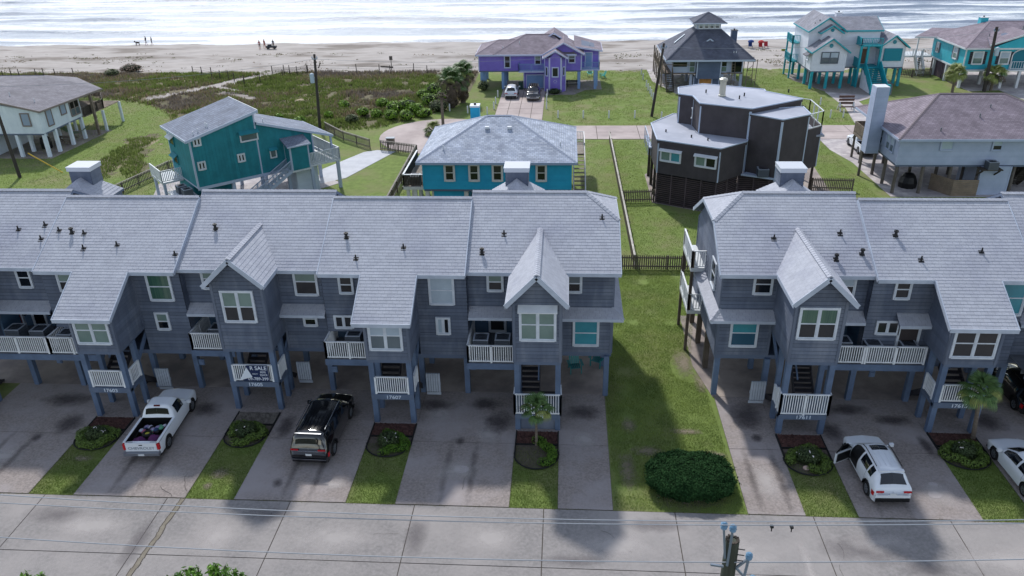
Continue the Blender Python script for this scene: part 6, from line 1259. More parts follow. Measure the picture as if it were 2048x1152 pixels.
# black full-size
P, pt = suv('long glossy black suv with silver roof rails parked between the bays numbered 17605 and 17607', (-11.75, 28.85), PI/2-R_(1.5), cb, 5.45, 2.1, boxy=True, rackm=chrome)
m_ = MB(); m_.box(-.03, .02, -.86, .86, .94, .97); m_.build('tail_strip', chrome, P); m_ = MB(); m_.box(-.07, .06, -.92, .92, .46, .5); m_.build('bumper_strip', chrome, P)
m_ = MB(); m_.box(.28, .36, -.7, .7, 1.84, 1.87); m_.build('spoiler_lip', chrome, P)
for i in range(7): m_ = MB(); y = -.54+i*.18; m_.beam((.75, y, 1.895), (1.9, y, 1.905), .02, .015); m_.build('roof_rib', M('black_gloss_rib', '22242a', rough=.12, coat=1), P)
# the mid-size white sedan at the right edge
sed = [(0, .72, .74), (.05, .98, 1.0), (.55, 1.04, 1.07), (1.35, 1.36, 1.42), (1.9, 1.42, 1.47), (2.5, 1.4, 1.46), (3.35, .98, 1.03), (3.5, .94, .99), (4.3, .8, .87), (4.6, .62, .66), (4.7, .45, .45)]
P, pt, _ = car('white sedan cut by the picture edge, parked right of the bay numbered 17613', 'sedan', (20.95, 27.3), PI/2+R_(2), 4.7, 1.83, sed, [(0, .85), (1, .9), (3.3, .86), (4.7, .66)], cw, rw=.6, hw=.8, r=.335, wx=(.95, 3.72), zb=.22, sidewin=[(1.0, 1.9), (1.97, 3.1)], shield=(2.55, 3.33), rearwin=(.6, 1.33), cladding=False)
pt('head_lamp', 4.15, 4.5, 6, 8, .012, amber); pt('tail_light', .03, .3, 5, 8, .012, red_l)
suv('dark suv parked under the townhouse at the right picture edge', (23.7, 33.9), PI/2, cb, 4.6)
# white pickup with loaded bed
def pickup(label, loc, hd, group=None, r=.38):
    L = 5.5; top = [(0, 1.02, 1.04), (.05, 1.08, 1.1), (2.25, 1.12, 1.13), (2.3, 1.2, 1.24), (2.42, 1.66, 1.7), (2.55, 1.74, 1.78), (3.3, 1.75, 1.79), (3.42, 1.7, 1.75), (4.0, 1.16, 1.21), (4.15, 1.12, 1.18), (5.15, 1.02, 1.1), (5.4, .86, .9), (5.5, .55, .55)]
    P, pt, _ = car(label, 'pickup truck', loc, hd, L, 1.98, top, [(0, .98), (2.3, 1.0), (4, 1.0), (5.5, .82)], cw, rw=.68, hw=.84, r=r, wx=(1.05, 4.45), zb=.36, sidewin=[(2.62, 3.6)], shield=(3.45, 3.98), rearwin=(2.31, 2.41), bed=(.1, 2.2), cladding=False, group=group)
    hw = .82; m_ = MB(); m_.box(.1, 2.25, -hw, hw, .55, .6); m_.box(.06, .12, -hw, hw, .6, 1.09); m_.box(2.2, 2.26, -hw, hw, .6, 1.12)
    for s_ in (1, -1): m_.box(.12, 2.2, min(s_*hw, s_*(hw+.03)), max(s_*hw, s_*(hw+.03)), .6, 1.1); m_.box(.75, 1.35, min(s_*(hw-.14), s_*hw), max(s_*(hw-.14), s_*hw), .6, .82)
    m_.build('bed_liner', blackp, P)
    for s_ in (1, -1): m_ = MB(); m_.box(.06, 2.24, min(s_*(hw+.01), s_*.96), max(s_*(hw+.01), s_*.96), 1.085, 1.13); m_.build('bed_rail', cw, P); m_ = MB(); m_.box(-.03, .12, min(s_*.84, s_*.97), max(s_*.84, s_*.97), .68, 1.04); m_.build('tail_light', red_l, P)
    m_ = MB(); m_.box(-.035, .06, -.82, .82, .6, 1.1); m_.build('tailgate', cw, P); m_ = MB(); m_.box(-.05, -.036, -.09, .09, .96, 1.01); m_.build('tailgate_handle', dark, P)
    m_ = MB(); m_.box(-.2, .04, -.95, .95, .4, .56); m_.build('rear_bumper', M('bumper_metal', '8c919a', rough=.35, metal=.7), P); bxp(P, 'number_plate', white, -.215, -.2, -.16, .16, .42, .53)
    m_ = MB(); m_.box(2.44, 2.5, -.16, .16, 1.72, 1.79); m_.build('brake_lamp', M('lamp_red_dark', '5c1418'), P)
    return P
P = pickup('white pickup truck with purple bags and clothes in its bed, beside the bay 17603', (-19.88, 29.0), PI/2+R_(3))
text(P, 'CHEVROLET', (0, 0, 0), .2, M('letter_grey', '8e959f', rough=.5), .004, 'tailgate_lettering', 1.15)
tl = [c for c in P.children if c.name.startswith('tailgate_lettering')][0]; tl.location = CT[0] @ V((-.045, 0, .78)); tl.rotation_euler = (PI/2, 0, R_(3))
pm = M('purple_cloth', '4a1d4c', '5f2a5c', 4, .8, .5, 8)
def lump(name, label, cat, x, y, z, rx, ry, rz, mat, seed=0):
    t = thing(name, label, cat, (x, y, z)); m_ = MB(); blob(m_, (x, y, z+rz*.6), (rx, ry, rz), 14, 8, 2.3); o = m_.build('cover' if 'bag' in name else 'cloth', mat, t, True)
    for v_ in o.data.vertices:
        q = v_.co-V((x, y, z)); f = 1+.16*math.sin(q.x*13+seed)+.13*math.sin(q.y*17+seed*2)+.1*math.sin(q.x*31-q.y*23); 
        v_.co = CT[0] @ V((0, 0, 0)) if 0 else v_.co
        v_.co.z += .045*(f-1)*6*.5
    m_ = MB(); blob(m_, (x+rx*.4, y, z+rz*1.4), (rx*.2, ry*.15, rz*.25), 8, 5); m_.build('knot', mat, t, True); return t
lump('purple_bag', 'dark purple cloth bundle at the tailgate corner of the white pickup bed', 'bundle', .5, .35, .6, .36, .4, .25, pm); lump('purple_bag', 'dark purple cloth bundle on the right of the white pickup bed', 'bundle', .62, -.42, .6, .4, .36, .27, pm, 2)
CTs = CT[0]; t = thing('spare_tyre', 'tyre with a yellow-green hub lying on the clothes in the pickup bed', 'tyre', (.95, .05, .95)); m_ = MB(); n = 18; pr = [(.14, -.06), (.25, -.07), (.27, 0), (.25, .07), (.14, .06)]; m_.add([(.95+q*math.cos(2*PI*i/n), .05+q*math.sin(2*PI*i/n), 1.0+h) for q, h in pr for i in range(n)], [(j*n+i, j*n+(i+1) % n, (j+1)*n+(i+1) % n, (j+1)*n+i) for j in range(4) for i in range(n)]); m_.build('tyre', tyre_m, t, True); m_ = MB(); m_.cyl((.95, .05, .95), (.95, .05, 1.02), .14, .12, 10); m_.build('hub', M('yellow_green', 'a5a23a'), t)
cl = thing('clothes_pile', 'jumble of white, blue and pink clothes behind the cab in the pickup bed', 'clothes', (1.6, 0, .6))
for i in range(34):
    a = random.uniform(0, 6.28); x, y = random.uniform(1.15, 2.1), random.uniform(-.7, .7); s_ = random.uniform(.07, .2); m_ = MB(); blob(m_, (x, y, .66+random.uniform(0, .25)), (s_, s_*random.uniform(.4, .9), s_*.4), 8, 5); m_.build('cloth', random.choice([M('cloth_white', 'b9b8c6'), M('cloth_blue', '2e4467'), M('cloth_pink', 'b05a76'), M('cloth_green', '5c9a7a'), M('cloth_dark', '24242c'), M('cloth_dark', '24242c'), M('cloth_lav', '8f86a8')]), cl, True)
# vehicles at the houses behind
suv('white suv seen from behind on the drive of the purple house', (-6.95, 102.4), PI/2, cw, group=None)
P, _ = suv('black suv facing the street on the drive of the purple house', (-4.05, 105.6), -PI/2, cb, 4.9, 1.95)
m_ = MB(); [m_.box(1.0, 2.7, -.62+i*.3, -.56+i*.3, 1.74, 1.78) for i in range(5)]; [m_.box(a, a+.05, -.66, .66, 1.7, 1.76) for a in (1.0, 1.8, 2.65)]; m_.build('roof_rack', blackp, P)
m_ = MB(); m_.box(4.72, 4.95, -.85, .85, .42, .6); m_.build('front_bumper', M('bumper_metal', '8c919a'), P)
pickup('white pickup truck parked under the brown-roofed pale blue house', (30.1, 77.6), PI/2)
CT[0] = Matrix.Identity(4)

# ---------------- fences ----------------
fw_m = M('fence_grey_wood', '6d655c', '58514a', 1.3, .9); fwl = M('fence_rail_light', '9a948c', '86807a', 1.2, .85)
def picket_fence(label, pts, h=1.05, sp=.15, mat=fw_m, w_=.085, rail=None, pointed=True, rail_side=1):
    t = thing('picket_fence', label, 'fence', (*pts[0], 0)); r_ = MB(); mp = MB(); mp.box(-w_/2, w_/2, -.012, .012, 0, h-.07); mp.prism([(-w_/2, -.012, h-.07), (w_/2, -.012, h-.07), (0, -.012, h)], (0, .024, 0)); o = mp.build('picket', mat, t); me = o.data; bpy.data.objects.remove(o)
    for a, b in zip(pts[:-1], pts[1:]):
        A, B = V((*a, 0)), V((*b, 0)); L = (B-A).length; U = (B-A)/L; N = nrm2(U)*rail_side; n = int(L/sp); ang_ = math.atan2(U.y, U.x)
        for z in (.25, h-.2): r_.beam(A+V((0, 0, z))-N*.05, B+V((0, 0, z))-N*.05, .05, .09)
        k = max(1, round(L/2.4))
        for i in range(k+1): q = A.lerp(B, i/k)-N*.1; m_ = MB(); m_.box(q.x-.05, q.x+.05, q.y-.05, q.y+.05, 0, h-.03); m_.build('post', mat, t)
        for i in range(n): q = A+U*((i+.5)*L/n); piece('picket', me, t, Matrix.Translation((q.x, q.y, .04)) @ Matrix.Rotation(ang_, 4, 'Z'))
    if rail: [r_.beam(V((*a, h-.02)), V((*b, h-.02)), .13, .04) for a, b in zip(pts[:-1], pts[1:])]
    r_.build('rail', rail or mat, t); return t
picket_fence('dark picket fence closing the lawn between the two townhouse rows', [(2.9, 51.0), (9.6, 51.0)], 1.1, .15)
picket_fence('long weathered picket fence running away across the back lawn, seen nearly end on', [(5.04, 51.1), (4.8, 83.1)], 1.1, .26, rail=M('pale_rail', 'c9c4bb', 'aaa59c', 1.2, .85), rail_side=-1, w_=.12)
picket_fence('short dark picket fence joining the long fence to the dark flat-roofed house', [(5.0, 64.4), (7.75, 64.65)], 1.15, .15)
picket_fence('dark picket fence right of the flat-roofed house beside the pale blue house', [(21.8, 67.8), (25.3, 67.6)], 1.15, .15)
picket_fence('weathered fence on the seaward left side of the teal house', [(-40.8, 64.5), (-38.9, 72.8), (-36.0, 77.0)], 1.05, .2, rail=fwl)
picket_fence('weathered fence between the teal house drive and the dune scrub', [(-27.3, 87.4), (-24.3, 83.6), (-20.6, 80.4)], 1.1, .2, rail=fwl)
picket_fence('weathered fence between the white drive and the bright blue house', [(-19.3, 79.9), (-15.2, 78.2), (-15.0, 62.3)], 1.1, .2, rail=fwl)
picket_fence('low fence along the beach side between the white and the turquoise houses', [(46.2, 115.9), (48.2, 114.7), (51.0, 115.3)], 1.1, .2)
def wirefence(label, pts, z=1.25, slats=False):
    t = thing('dune_fence', label, 'fence', (*pts[0], 0)); 
    for x, y in pts: q = float(zat(x, y)); m_ = MB(); m_.cyl((x, y, q-.1), (x+random.uniform(-.06, .06), y, q+z*random.uniform(.9, 1.12)), .07, .06, 6); m_.build('post', woodd, t)
    m_ = MB()
    for zz in (.35, .7, 1.05):
        for a, b in zip(pts[:-1], pts[1:]): m_.cyl((*a, float(zat(*a))+zz), (*b, float(zat(*b))+zz), .012, .012, 4)
    m_.build('wire', dark, t)
    if slats:
        m_ = MB()
        for a, b in zip(pts[:-1], pts[1:]):
            A, B = V((*a, float(zat(*a)))), V((*b, float(zat(*b)))); n = int((B-A).length/.14)
            for i in range(n): q = A.lerp(B, i/n); m_.box(q.x-.02, q.x+.02, q.y-.01, q.y+.01, q.z, q.z+1.0)
        m_.build('slats', wood, t, kind='stuff')
wirefence('post and wire fence along the sand behind the white house at the picture edge', [(-92, 117.4), (-89, 117.5), (-85.9, 117.7), (-84.1, 117.1), (-83.2, 117.6), (-81.4, 118.8), (-79.9, 118.4), (-78.2, 118.7), (-75.5, 119)])
wirefence('post and wire fence left of the sandy dune path', [(-56.9, 119.9), (-54.7, 118), (-52.7, 116.8), (-51.2, 116.2), (-49.9, 116.1), (-48.6, 115), (-45.8, 111.6)])
wirefence('slatted sand fence right of the sandy dune path', [(-44.2, 119), (-42.4, 119.2), (-41.5, 119), (-40.4, 119), (-39, 120)], slats=True)
wirefence('sparse post and wire fence along the beach edge of the brown scrub', [(-45.6, 111.2), (-44.2, 113.7), (-41.8, 116.5), (-39, 119.6), (-31.4, 119.6), (-27.9, 119.5), (-26.3, 119.9), (-22.8, 120.2), (-20.7, 119.7), (-15, 120)])
t = thing('beach_sign', 'small sign on a post at the beach edge behind the scrub', 'sign', (-26.3, 121, 0)); m_ = MB(); m_.cyl((-26.3, 121, 0), (-26.3, 121, 2.2), .05, .05, 6); m_.build('post', woodd, t); m_ = MB(); m_.box(-26.55, -26.05, 120.96, 121.0, 1.7, 2.3); m_.build('sign_board', M('sign_back', '6d6560'), t)
tag(MB().beam((-28.7, 124.3, .1), (-26.7, 123.7, .12), .25, .2).build('driftwood', woodd), 'dark driftwood log lying on the sand behind the beach sign', 'driftwood')
bol = M('bollard_white', 'd4d5d8', rough=.6)
gl = 'white marker posts edging the lawns along the back street'
for x, y in [(-14.17, 96.5), (-11.79, 95.4), (-9.36, 94.9), (-8.76, 97.4), (-8.75, 100), (-8.76, 103.8), (-2.3, 104.4), (-2.31, 101.6), (-2.22, 97.4), (-.76, 93), (2.22, 92.95), (5.23, 92.9), (8.26, 92.9), (11.09, 117.5), (11.03, 114), (11.09, 109.5), (11.13, 107.4), (11.21, 105.6), (11.24, 103.9), (11.27, 101.9), (11.3, 92.2), (27.65, 94.1), (31.3, 98.9), (30.75, 92.9), (32.2, 92.9)]:
    m_ = MB(); m_.cyl((x, y, 0), (x, y, .85), .085, .085, 8); m_.cyl((x, y, .85), (x, y, .93), .1, .04, 8); tag(m_.build('marker_post', bol), 'short white marker post '+('along the lawn edge beside the purple house drive' if x < -2.1 and y > 94 else 'in the row along the back street before the purple house' if x < 9 else 'in the row beside the cupola house' if x < 12 else 'near the turquoise-trimmed house'), 'marker post', gl)
# ---------------- poles and wires ----------------
pole_d = M('dark_pole', '3f3a38', '332f2e', 1, .85); pole_g = M('green_pole', '4d5349', '3d3f37', 2, .85, .4, 12, stretch=(3, 3, .4)); galv = M('galvanised_fitting', '7f8a98', rough=.5, metal=.3); porc = M('porcelain', '5f829f', rough=.3)
def upole(x, y, x2, y2, h, label, tr=None, r=.15):
    t = thing('utility_pole', label, 'utility pole', (x, y, 0)); m_ = MB(); m_.cyl((x, y, 0), (x2, y2, h), r*1.15, r*.85, 10); m_.build('pole', pole_d, t)
    if tr: xx = x+(x2-x)*tr[1]/h; m_ = MB(); m_.lathe((xx+tr[0], y-.1, tr[1]-.5), [(.24, 0), (.25, .1), (.25, .9), (.2, 1.0), (.05, 1.08)], 12); m_.build('transformer', M('transformer_grey', 'a3b4c2', rough=.5), t); m_ = MB(); m_.beam((xx, y, tr[1]), (xx+tr[0], y-.1, tr[1]), .08, .2); m_.build('bracket', galv, t)
    m_ = MB(); m_.beam((x2-.3, y2-.1, h-.5), (x2+.3, y2-.1, h-.5), .08, .1); m_.build('cross_arm', galv, t)
    for s_ in (-.27, .27): m_ = MB(); m_.lathe((x2+s_, y2-.1, h-.45), [(.04, 0), (.07, .08), (.04, .12), (.06, .2), (.02, .24)], 8); m_.build('insulator', porc, t)
    return t
t = upole(-28.05, 87.9, -27.6, 87.9, 8.5, 'dark utility pole with a grey transformer standing in the scrub behind the teal house', (-.42, 5.9))
m_ = MB(); m_.beam((-27.3, 87.8, 7.0), (-27.0, 87.8, 7.6), .08, .1); m_.build('fuse_holder', woodd, t)
upole(10.3, 93.6, 11.2, 93.6, 8.4, 'dark leaning utility pole on the lawn in front of the cupola house'); upole(53.85, 105.8, 53.5, 105.8, 8.0, 'dark utility pole with a transformer in front of the turquoise house', (.55, 5.0), .2); upole(-53.07, 70.79, -53.4, 70.8, 9.2, 'leaning utility pole in front of the white house at the left picture edge')
tag(MB().cyl((-49.6, 72.3, 0), (-51.9, 71.3, 2.3), .05, .05, 6).build('guy_marker', M('yellow_guard', 'c9a83a', rough=.6)), 'yellow guy wire guard slanting on the lawn by the white house', 'guy guard')
def wire(pts, r, label, name='power_line'):
    out = []
    for (a, b, sag) in pts:
        a, b = V(a), V(b); n = 14
        for i in range(n+1): t_ = i/n; q = a.lerp(b, t_); q.z -= sag*4*t_*(1-t_); out.append(q)
    cu = MB(); cu.tube(out, r, 5); return tag(cu.build(name, M('cable', '8d939c', rough=.6)), label, 'power line')
wire([((-27.6, 87.8, 8.0), (11.1, 93.5, 8.0), .9), ((11.1, 93.5, 8.0), (53.5, 105.7, 7.6), .9)], .014, 'thin power line strung between the dark poles behind the houses')
wire([((-53.4, 70.8, 8.8), (-27.6, 87.8, 8.0), .6)], .014, 'thin power line from the left edge pole to the scrub pole')
xs_ = [-45, -11.56, -.95, 3.3, 8.8, 40]
def nearwire(zs, y, label, r=.0095):
    X_ = np.linspace(-45, 45, 60); c = np.polyfit([-11.6, -.95, 3.3, 8.8], zs, 2); out = [(x, y, float(np.polyval(c, x))) for x in X_]; m_ = MB(); m_.tube(out, r, 6); return tag(m_.build('power_line', M('cable', '8d939c')), label, 'power line')
nearwire([13.07, 12.87, 12.90, 13.20], 12.0, 'upper of the paired power lines crossing above the near edge of the road'); nearwire([12.91, 12.80, 12.88, 13.16], 12.0-.06, 'lower of the paired power lines crossing above the near edge of the road'); nearwire([11.87, 11.75, 11.82, 12.18], 12.0, 'single lowest power line crossing the road picture below the paired ones', .011)
t = thing('utility_pole', 'near wooden pole top with blue-white insulators at the bottom edge of the road', 'utility pole', (3.45, 12.12, 0)); px, py_, pz_ = 3.45, 12.12, 12.34
m_ = MB(); m_.cyl((px, py_, 0), (px, py_, pz_), .19, .14, 16); m_.build('pole', pole_g, t)
m_ = MB(); [m_.beam((px+.1*math.cos(a), py_+.1*math.sin(a), pz_), (px+.12*math.cos(a+.5), py_+.1*math.sin(a+.5), pz_+random.uniform(.01, .05)), .05, .03) for a in np.linspace(0, 6, 12)]; m_.build('split_top', woodd, t, kind='stuff')
for (a, b) in (((px-.13, py_-.1, 11.95), (px-.23, py_-.1, 12.75)), ((px-.08, py_-.16, 11.8), (px-.05, py_-.1, 12.72)), ((px+.12, py_-.12, 11.72), (px+.33, py_-.14, 12.0)), ((px+.12, py_-.12, 11.7), (px+.44, py_-.18, 11.35)), ((px+.33, py_-.14, 12.0), (px+.28, py_-.2, 11.6)), ((px-.14, py_-.1, 11.72), (px-.4, py_-.12, 11.78))):
    m_ = MB(); m_.beam(a, b, .045, .04); m_.build('bracket', galv, t)
for q in ((px-.23, py_-.1, 12.72), (px-.05, py_-.1, 12.66), (px+.46, py_-.18, 11.4), (px+.33, py_-.14, 11.98)):
    m_ = MB(); m_.lathe(q, [(.03, 0), (.065, .02), (.05, .05), (.075, .07), (.055, .1), (.07, .13), (.03, .17)], 12); m_.build('insulator', porc, t)
for z in (12.2, 12.05, 11.9): m_ = MB(); m_.cyl((px+.1, py_-.1, z), (px+.24, py_-.12, z), .012, .012, 5); m_.build('bolt', dark, t)
for x in (4.12, 4.5): m_ = MB(); m_.box(x-.03, x+.03, 11.93, 12.0, 12.85, 12.89); m_.cyl((x, 11.95, 12.76), (x, 11.95, 12.86), .012, .012, 5); tag(m_.build('line_clamp', dark), 'dark clamp hanging on the paired power lines, '+('nearer the pole' if x < 4.3 else 'farther from the pole'), 'line clamp')
# ---------------- palms ----------------
frond_g = M('palm_green', '3f5a2c', '55703a', 3, .55, isl=.25); frond_o = M('palm_olive', '6f7a3c', '828a4a', 3, .6, isl=.25); frond_d = M('palm_dead', '5f5347', '4e443a', 3, .9, isl=.2); ptrunk = M('palm_trunk', '7a6f64', '635950', 3, .95, .6, 14, stretch=(1, 1, 4))
def frond_mesh(mat, n=15, spread=2.4, pet=.55, ln=.6, droop=.35, wd=.05):
    m_ = MB(); sv = CT[0]; CT[0] = Matrix.Identity(4); m_.beam((0, 0, 0), (pet, 0, pet*.12), .025, .02)
    for i in range(n):
        a = -spread/2+spread*i/(n-1); l_ = ln*(1-.25*abs(a)/spread*2); c, s_ = math.cos(a), math.sin(a); b = V((pet, 0, pet*.12)); sd = V((-s_, c, 0))*wd
        p1 = b+V((c, s_, .12))*l_*.5; p2 = b+V((c, s_, 0))*l_*.85+V((0, 0, .02-droop*.35)); p3 = b+V((c, s_, 0))*l_+V((0, 0, -droop*.8))
        m_.add([b-sd*.3, b+sd*.3, p1+sd*.7+V((0, 0, .012)), p1-sd*.7, p2-sd*.5, p2+sd*.5, p3], [(0, 1, 2, 3), (3, 2, 5, 4), (4, 5, 6)])
    o = m_.build('frond', mat); me = o.data; bpy.data.objects.remove(o); CT[0] = sv; return me
FM = [frond_mesh(frond_g), frond_mesh(frond_o, droop=.5), frond_mesh(frond_d, n=9, spread=1.6, droop=.7, wd=.045), frond_mesh(frond_g, droop=.15, ln=.7)]
def palm(label, x, y, h, cr, n=26, tr=.14, lean=(0, 0), dead=.15, z=0, group=None, skirt=0, mats=(0, 3, 1)):
    t = thing('palm_tree', label, 'palm tree', (x, y, z), group); m_ = MB(); tx, ty_ = x+lean[0], y+lean[1]; prev = None; k = 7
    for i in range(k): a = i/k; b = (i+1)/k; m_.cyl((x+lean[0]*a, y+lean[1]*a, z+h*a), (x+lean[0]*b, y+lean[1]*b, z+h*b), tr*(1.15-.3*a), tr*(1.02-.3*a), 9)
    m_.build('trunk', ptrunk, t); 
    for i in range(n):
        f = i/n; el = R_(78-f*110+random.uniform(-8, 8)); az = i*2.399+random.uniform(-.2, .2); s_ = cr*random.uniform(.85, 1.12)/1.15
        me = FM[2] if random.random() < dead and f > .5 else FM[mats[0] if f < .5 else random.choice(mats)]
        piece('frond', me, t, Matrix.Translation((tx, ty_, z+h)) @ Matrix.Rotation(az, 4, 'Z') @ Matrix.Rotation(-el, 4, 'Y') @ Matrix.Rotation(random.uniform(-.4, .4), 4, 'X') @ Matrix.Scale(s_, 4))
    for i in range(skirt):
        zz = z+h-random.uniform(.2, h*.45); az = i*2.4; piece('dead_frond', FM[2], t, Matrix.Translation((x+lean[0]*zz/h, y, zz)) @ Matrix.Rotation(az, 4, 'Z') @ Matrix.Rotation(R_(62), 4, 'Y') @ Matrix.Scale(cr*.8, 4))
    return t
palm('small fan palm in the planting bed before the gabled end unit', -1.18, 30.85, 2.1, .86, 30, .065, dead=.1)
palm('leaning fan palm with a pale trunk before the landing numbered 17613', 19.85, 32.15, 2.95, 1.0, 36, .1, (-.5, -.35), dead=.15, mats=(0, 0, 1))
palm('tall shaggy palm by the turning circle, nearer of the twin pair', -14.06, 98.3, 3.1, 2.0, 46, .3, dead=.5, skirt=26); palm('tall shaggy palm, farther of the twin pair by the scrub', -13.0, 100.9, 3.4, 2.0, 46, .3, dead=.5, skirt=26)
palm('dead-topped palm trunk on the island lawn of the turning circle', -13.35, 85.35, 4.2, .75, 14, .17, dead=1.0, mats=(2, 2, 2)); palm('short bushy palm with bright fronds on the island lawn of the turning circle', -14.5, 85.6, .55, 1.25, 26, .14, dead=.15, mats=(1, 3, 0))
palm('stubby palm beside the bare trunk on the island lawn', -12.6, 85.2, .35, 1.0, 18, .14, dead=.1)
palm('pale palm beside the plum boards of the turquoise house', 49.7, 105.4, 2.3, 1.5, 34, .17, dead=.25, mats=(1, 0, 1)); palm('pale palm behind the pole in front of the turquoise house', 54.9, 106.3, 1.9, 1.6, 34, .17, dead=.3, mats=(1, 1, 0))
# ---------------- planting beds in front of the stair towers ----------------
mulch_m = M('red_bark_mulch', '4e3632', '6a4b44', 6, .95, .8, 30, isl=.2); mulch_g = M('pale_stone_mulch', '6d665f', '8c857c', 6, .95, .8, 30); edge_m = M('black_edging', '17181a', rough=.8); soil = M('bed_soil', '544b43', '665d55', 3, .95, .4, 20)
def bed(k, xc, wd, yb, mulch, cy_, rx, ry, gaps, pal=False, bush=True, lab=''):
    (a, b) = STR[k]
    bedo = thing('planting_bed', lab, 'planting bed', (xc, cy_, 0)); m_ = MB(); m_.box(a+.02, b-.02, yb-1.0, yb, 0, .05); m_.build('mulch', mulch, bedo)
    n = 900; q = rect_pts(n, a+.05, b-.05, yb-.98, yb-.02); c3 = np.stack([q[:, 0], q[:, 1], np.full(n, .06)], 1); np_mesh('bark_chips', leafcloud((c3, np.tile([0, 0, 1.], (n, 1))), .07), 4, mulch, bedo, kind='stuff')
    m_ = MB(); ring = [(xc+rx*1.12*math.cos(t), cy_+ry*1.12*math.sin(t), .012) for t in np.linspace(0, 2*PI, 28, endpoint=False)]; m_.add(ring, [tuple(range(28))]); m_.box(a+.02, b-.02, cy_+ry*.3, yb-1.0, 0, .02); m_.build('soil', soil, bedo)
    m_ = MB(); rg = [(p[0], p[1], .06) for p in ring if p[1] < cy_+ry*.35]; rg = sorted(rg, key=lambda p: p[0]); m_.tube(rg, .035, 5); m_.beam((a+.01, yb-1.05, .05), (b-.01, yb-1.05, .05), .05, .1); m_.beam((a+.03, yb, .05), (a+.03, cy_, .05), .05, .1); m_.beam((b-.03, yb, .05), (b-.03, cy_, .05), .05, .1); m_.build('edging', edge_m, bedo)
    # clipped ring hedge
    h = thing('ring_hedge', lab.replace('planting bed', 'low clipped ring hedge').replace('Planting', 'planting'), 'hedge', (xc, cy_, 0)); P3 = []; N3 = []
    mm = MB()
    for t in np.linspace(0, 2*PI, 44, endpoint=False):
        if any(g0 < math.degrees(t) < g1 for g0, g1 in gaps): continue
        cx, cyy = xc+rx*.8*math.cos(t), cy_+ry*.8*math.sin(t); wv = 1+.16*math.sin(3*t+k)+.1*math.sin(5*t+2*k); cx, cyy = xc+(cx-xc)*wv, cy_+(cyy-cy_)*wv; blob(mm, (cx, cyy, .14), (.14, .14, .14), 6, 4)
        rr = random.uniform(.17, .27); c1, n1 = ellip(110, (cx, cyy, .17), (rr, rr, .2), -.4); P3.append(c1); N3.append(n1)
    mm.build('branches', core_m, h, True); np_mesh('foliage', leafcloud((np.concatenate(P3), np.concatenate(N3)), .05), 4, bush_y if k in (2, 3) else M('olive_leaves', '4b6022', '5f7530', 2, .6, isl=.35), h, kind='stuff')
    if bush:
        f = thing('flower_bush', lab.replace('planting bed', 'dark flowering shrub inside the ring hedge'), 'bush', (xc, cy_+.05, 0)); mm = MB(); blob(mm, (xc, cy_+.1, .2), (rx*.42, ry*.42, .22), 10, 5); mm.build('branches', core_m, f, True)
        c1, n1 = ellip(1500, (xc, cy_+.1, .25), (rx*.52, ry*.5, .33), -.5); np_mesh('foliage', leafcloud((c1*np.array([1, 1, 1])+rng.normal(0, .04, c1.shape), n1), .055), 4, bush_d, f, kind='stuff')
        c1, n1 = ellip(9, (xc, cy_+.1, .27), (rx*.5, ry*.48, .36), .2); np_mesh('flowers', leafcloud((c1, n1), .09), 4, flower, f, kind='stuff')
ls = 'planting bed in front of the landing '
bed(0, -23.1, 2, 32.3, mulch_m, 30.5, .95, .8, [], lab='planting bed left of the white pickup'); bed(1, -15.7, 2, 33.0, mulch_g, 31.1, .95, .9, [(200, 250)], lab='planting bed below the sale banner'); bed(2, -8.4, 2, 32.3, mulch_m, 30.6, .95, .85, [(110, 260)], lab='planting bed right of the black suv')
bed(3, -1.15, 2, 31.9, mulch_m, 30.1, .95, .95, [(95, 290)], bush=False, lab='planting bed around the small palm'); bed(4, 11.5, 2, 32.1, mulch_m, 30.1, .98, .9, [(200, 265)], lab='planting bed beside the white suv with the open door'); bed(5, 18.85, 2, 32.5, mulch_m, 30.8, 1.0, .9, [], lab='planting bed at the foot of the leaning palm')
tag(MB().lathe((11.3, 29.6, 0), [(.14, 0), (.16, .06), (.1, .13), (.02, .16)], 8).build('pink_stone', M('pink_stone', 'b09a90')), 'rounded pinkish stone in the bed below the landing numbered 17611', 'stone')
# ---------------- shrubs ----------------
yg = M('yellow_green_leaves', '55781f', '83a22e', 1.5, .6, isl=.35); og = M('olive_grey_leaves', '56603a', '6d7454', 1.5, .7, isl=.3)
gs = 'bright green shrubs along the scrub edge'
for i, (x, y, r_, h) in enumerate([(-20.9, 95.9, 1.1, 1.3), (-19.2, 96.3, 1.3, 1.6), (-20.6, 92.3, .9, 1.1), (-18.7, 92.3, 1.0, 1.2), (-27.8, 98.5, .8, 1.0), (-17.0, 99.3, 1.3, 1.6), (-22.9, 98.5, .9, 1.1), (-18.6, 103.5, 1.0, 1.1), (-31.1, 90.2, .8, 1.0), (-34.4, 92.9, .6, .8), (-16.9, 104.2, 1.6, 1.9), (-15.5, 96.6, 1.3, 1.3), (-18.0, 95, 1.0, 1.3), (-16.8, 93.7, 1.0, 1.1), (-24.4, 94, .8, 1.0), (-25.0, 91.0, .8, .9), (-22.6, 93.6, .9, 1.0), (-28.5, 93.5, .6, .8), (-15.3, 101.5, 1.5, 1.7)]):
    shrub(x, y, r_, h, og if i in (11, 15) else yg, ('bright green rounded shrub by the trunks of the twin shaggy palms' if x > -17.5 and y > 98 else 'bright green rounded shrub close to the turning circle' if y < 96.4 and x > -22 else 'small green shrub standing alone in the dune scrub behind the teal house' if x < -27 else 'bright green shrub in the thick of the brown dune scrub'), 'shrub', gs, 900, .14, float(zat(x, y)))
shrub(26.7, 93.5, 1.7, 1.5, og, 'dark olive shrub on the lawn behind the flat-roofed house terrace', n=1200, size=.14)
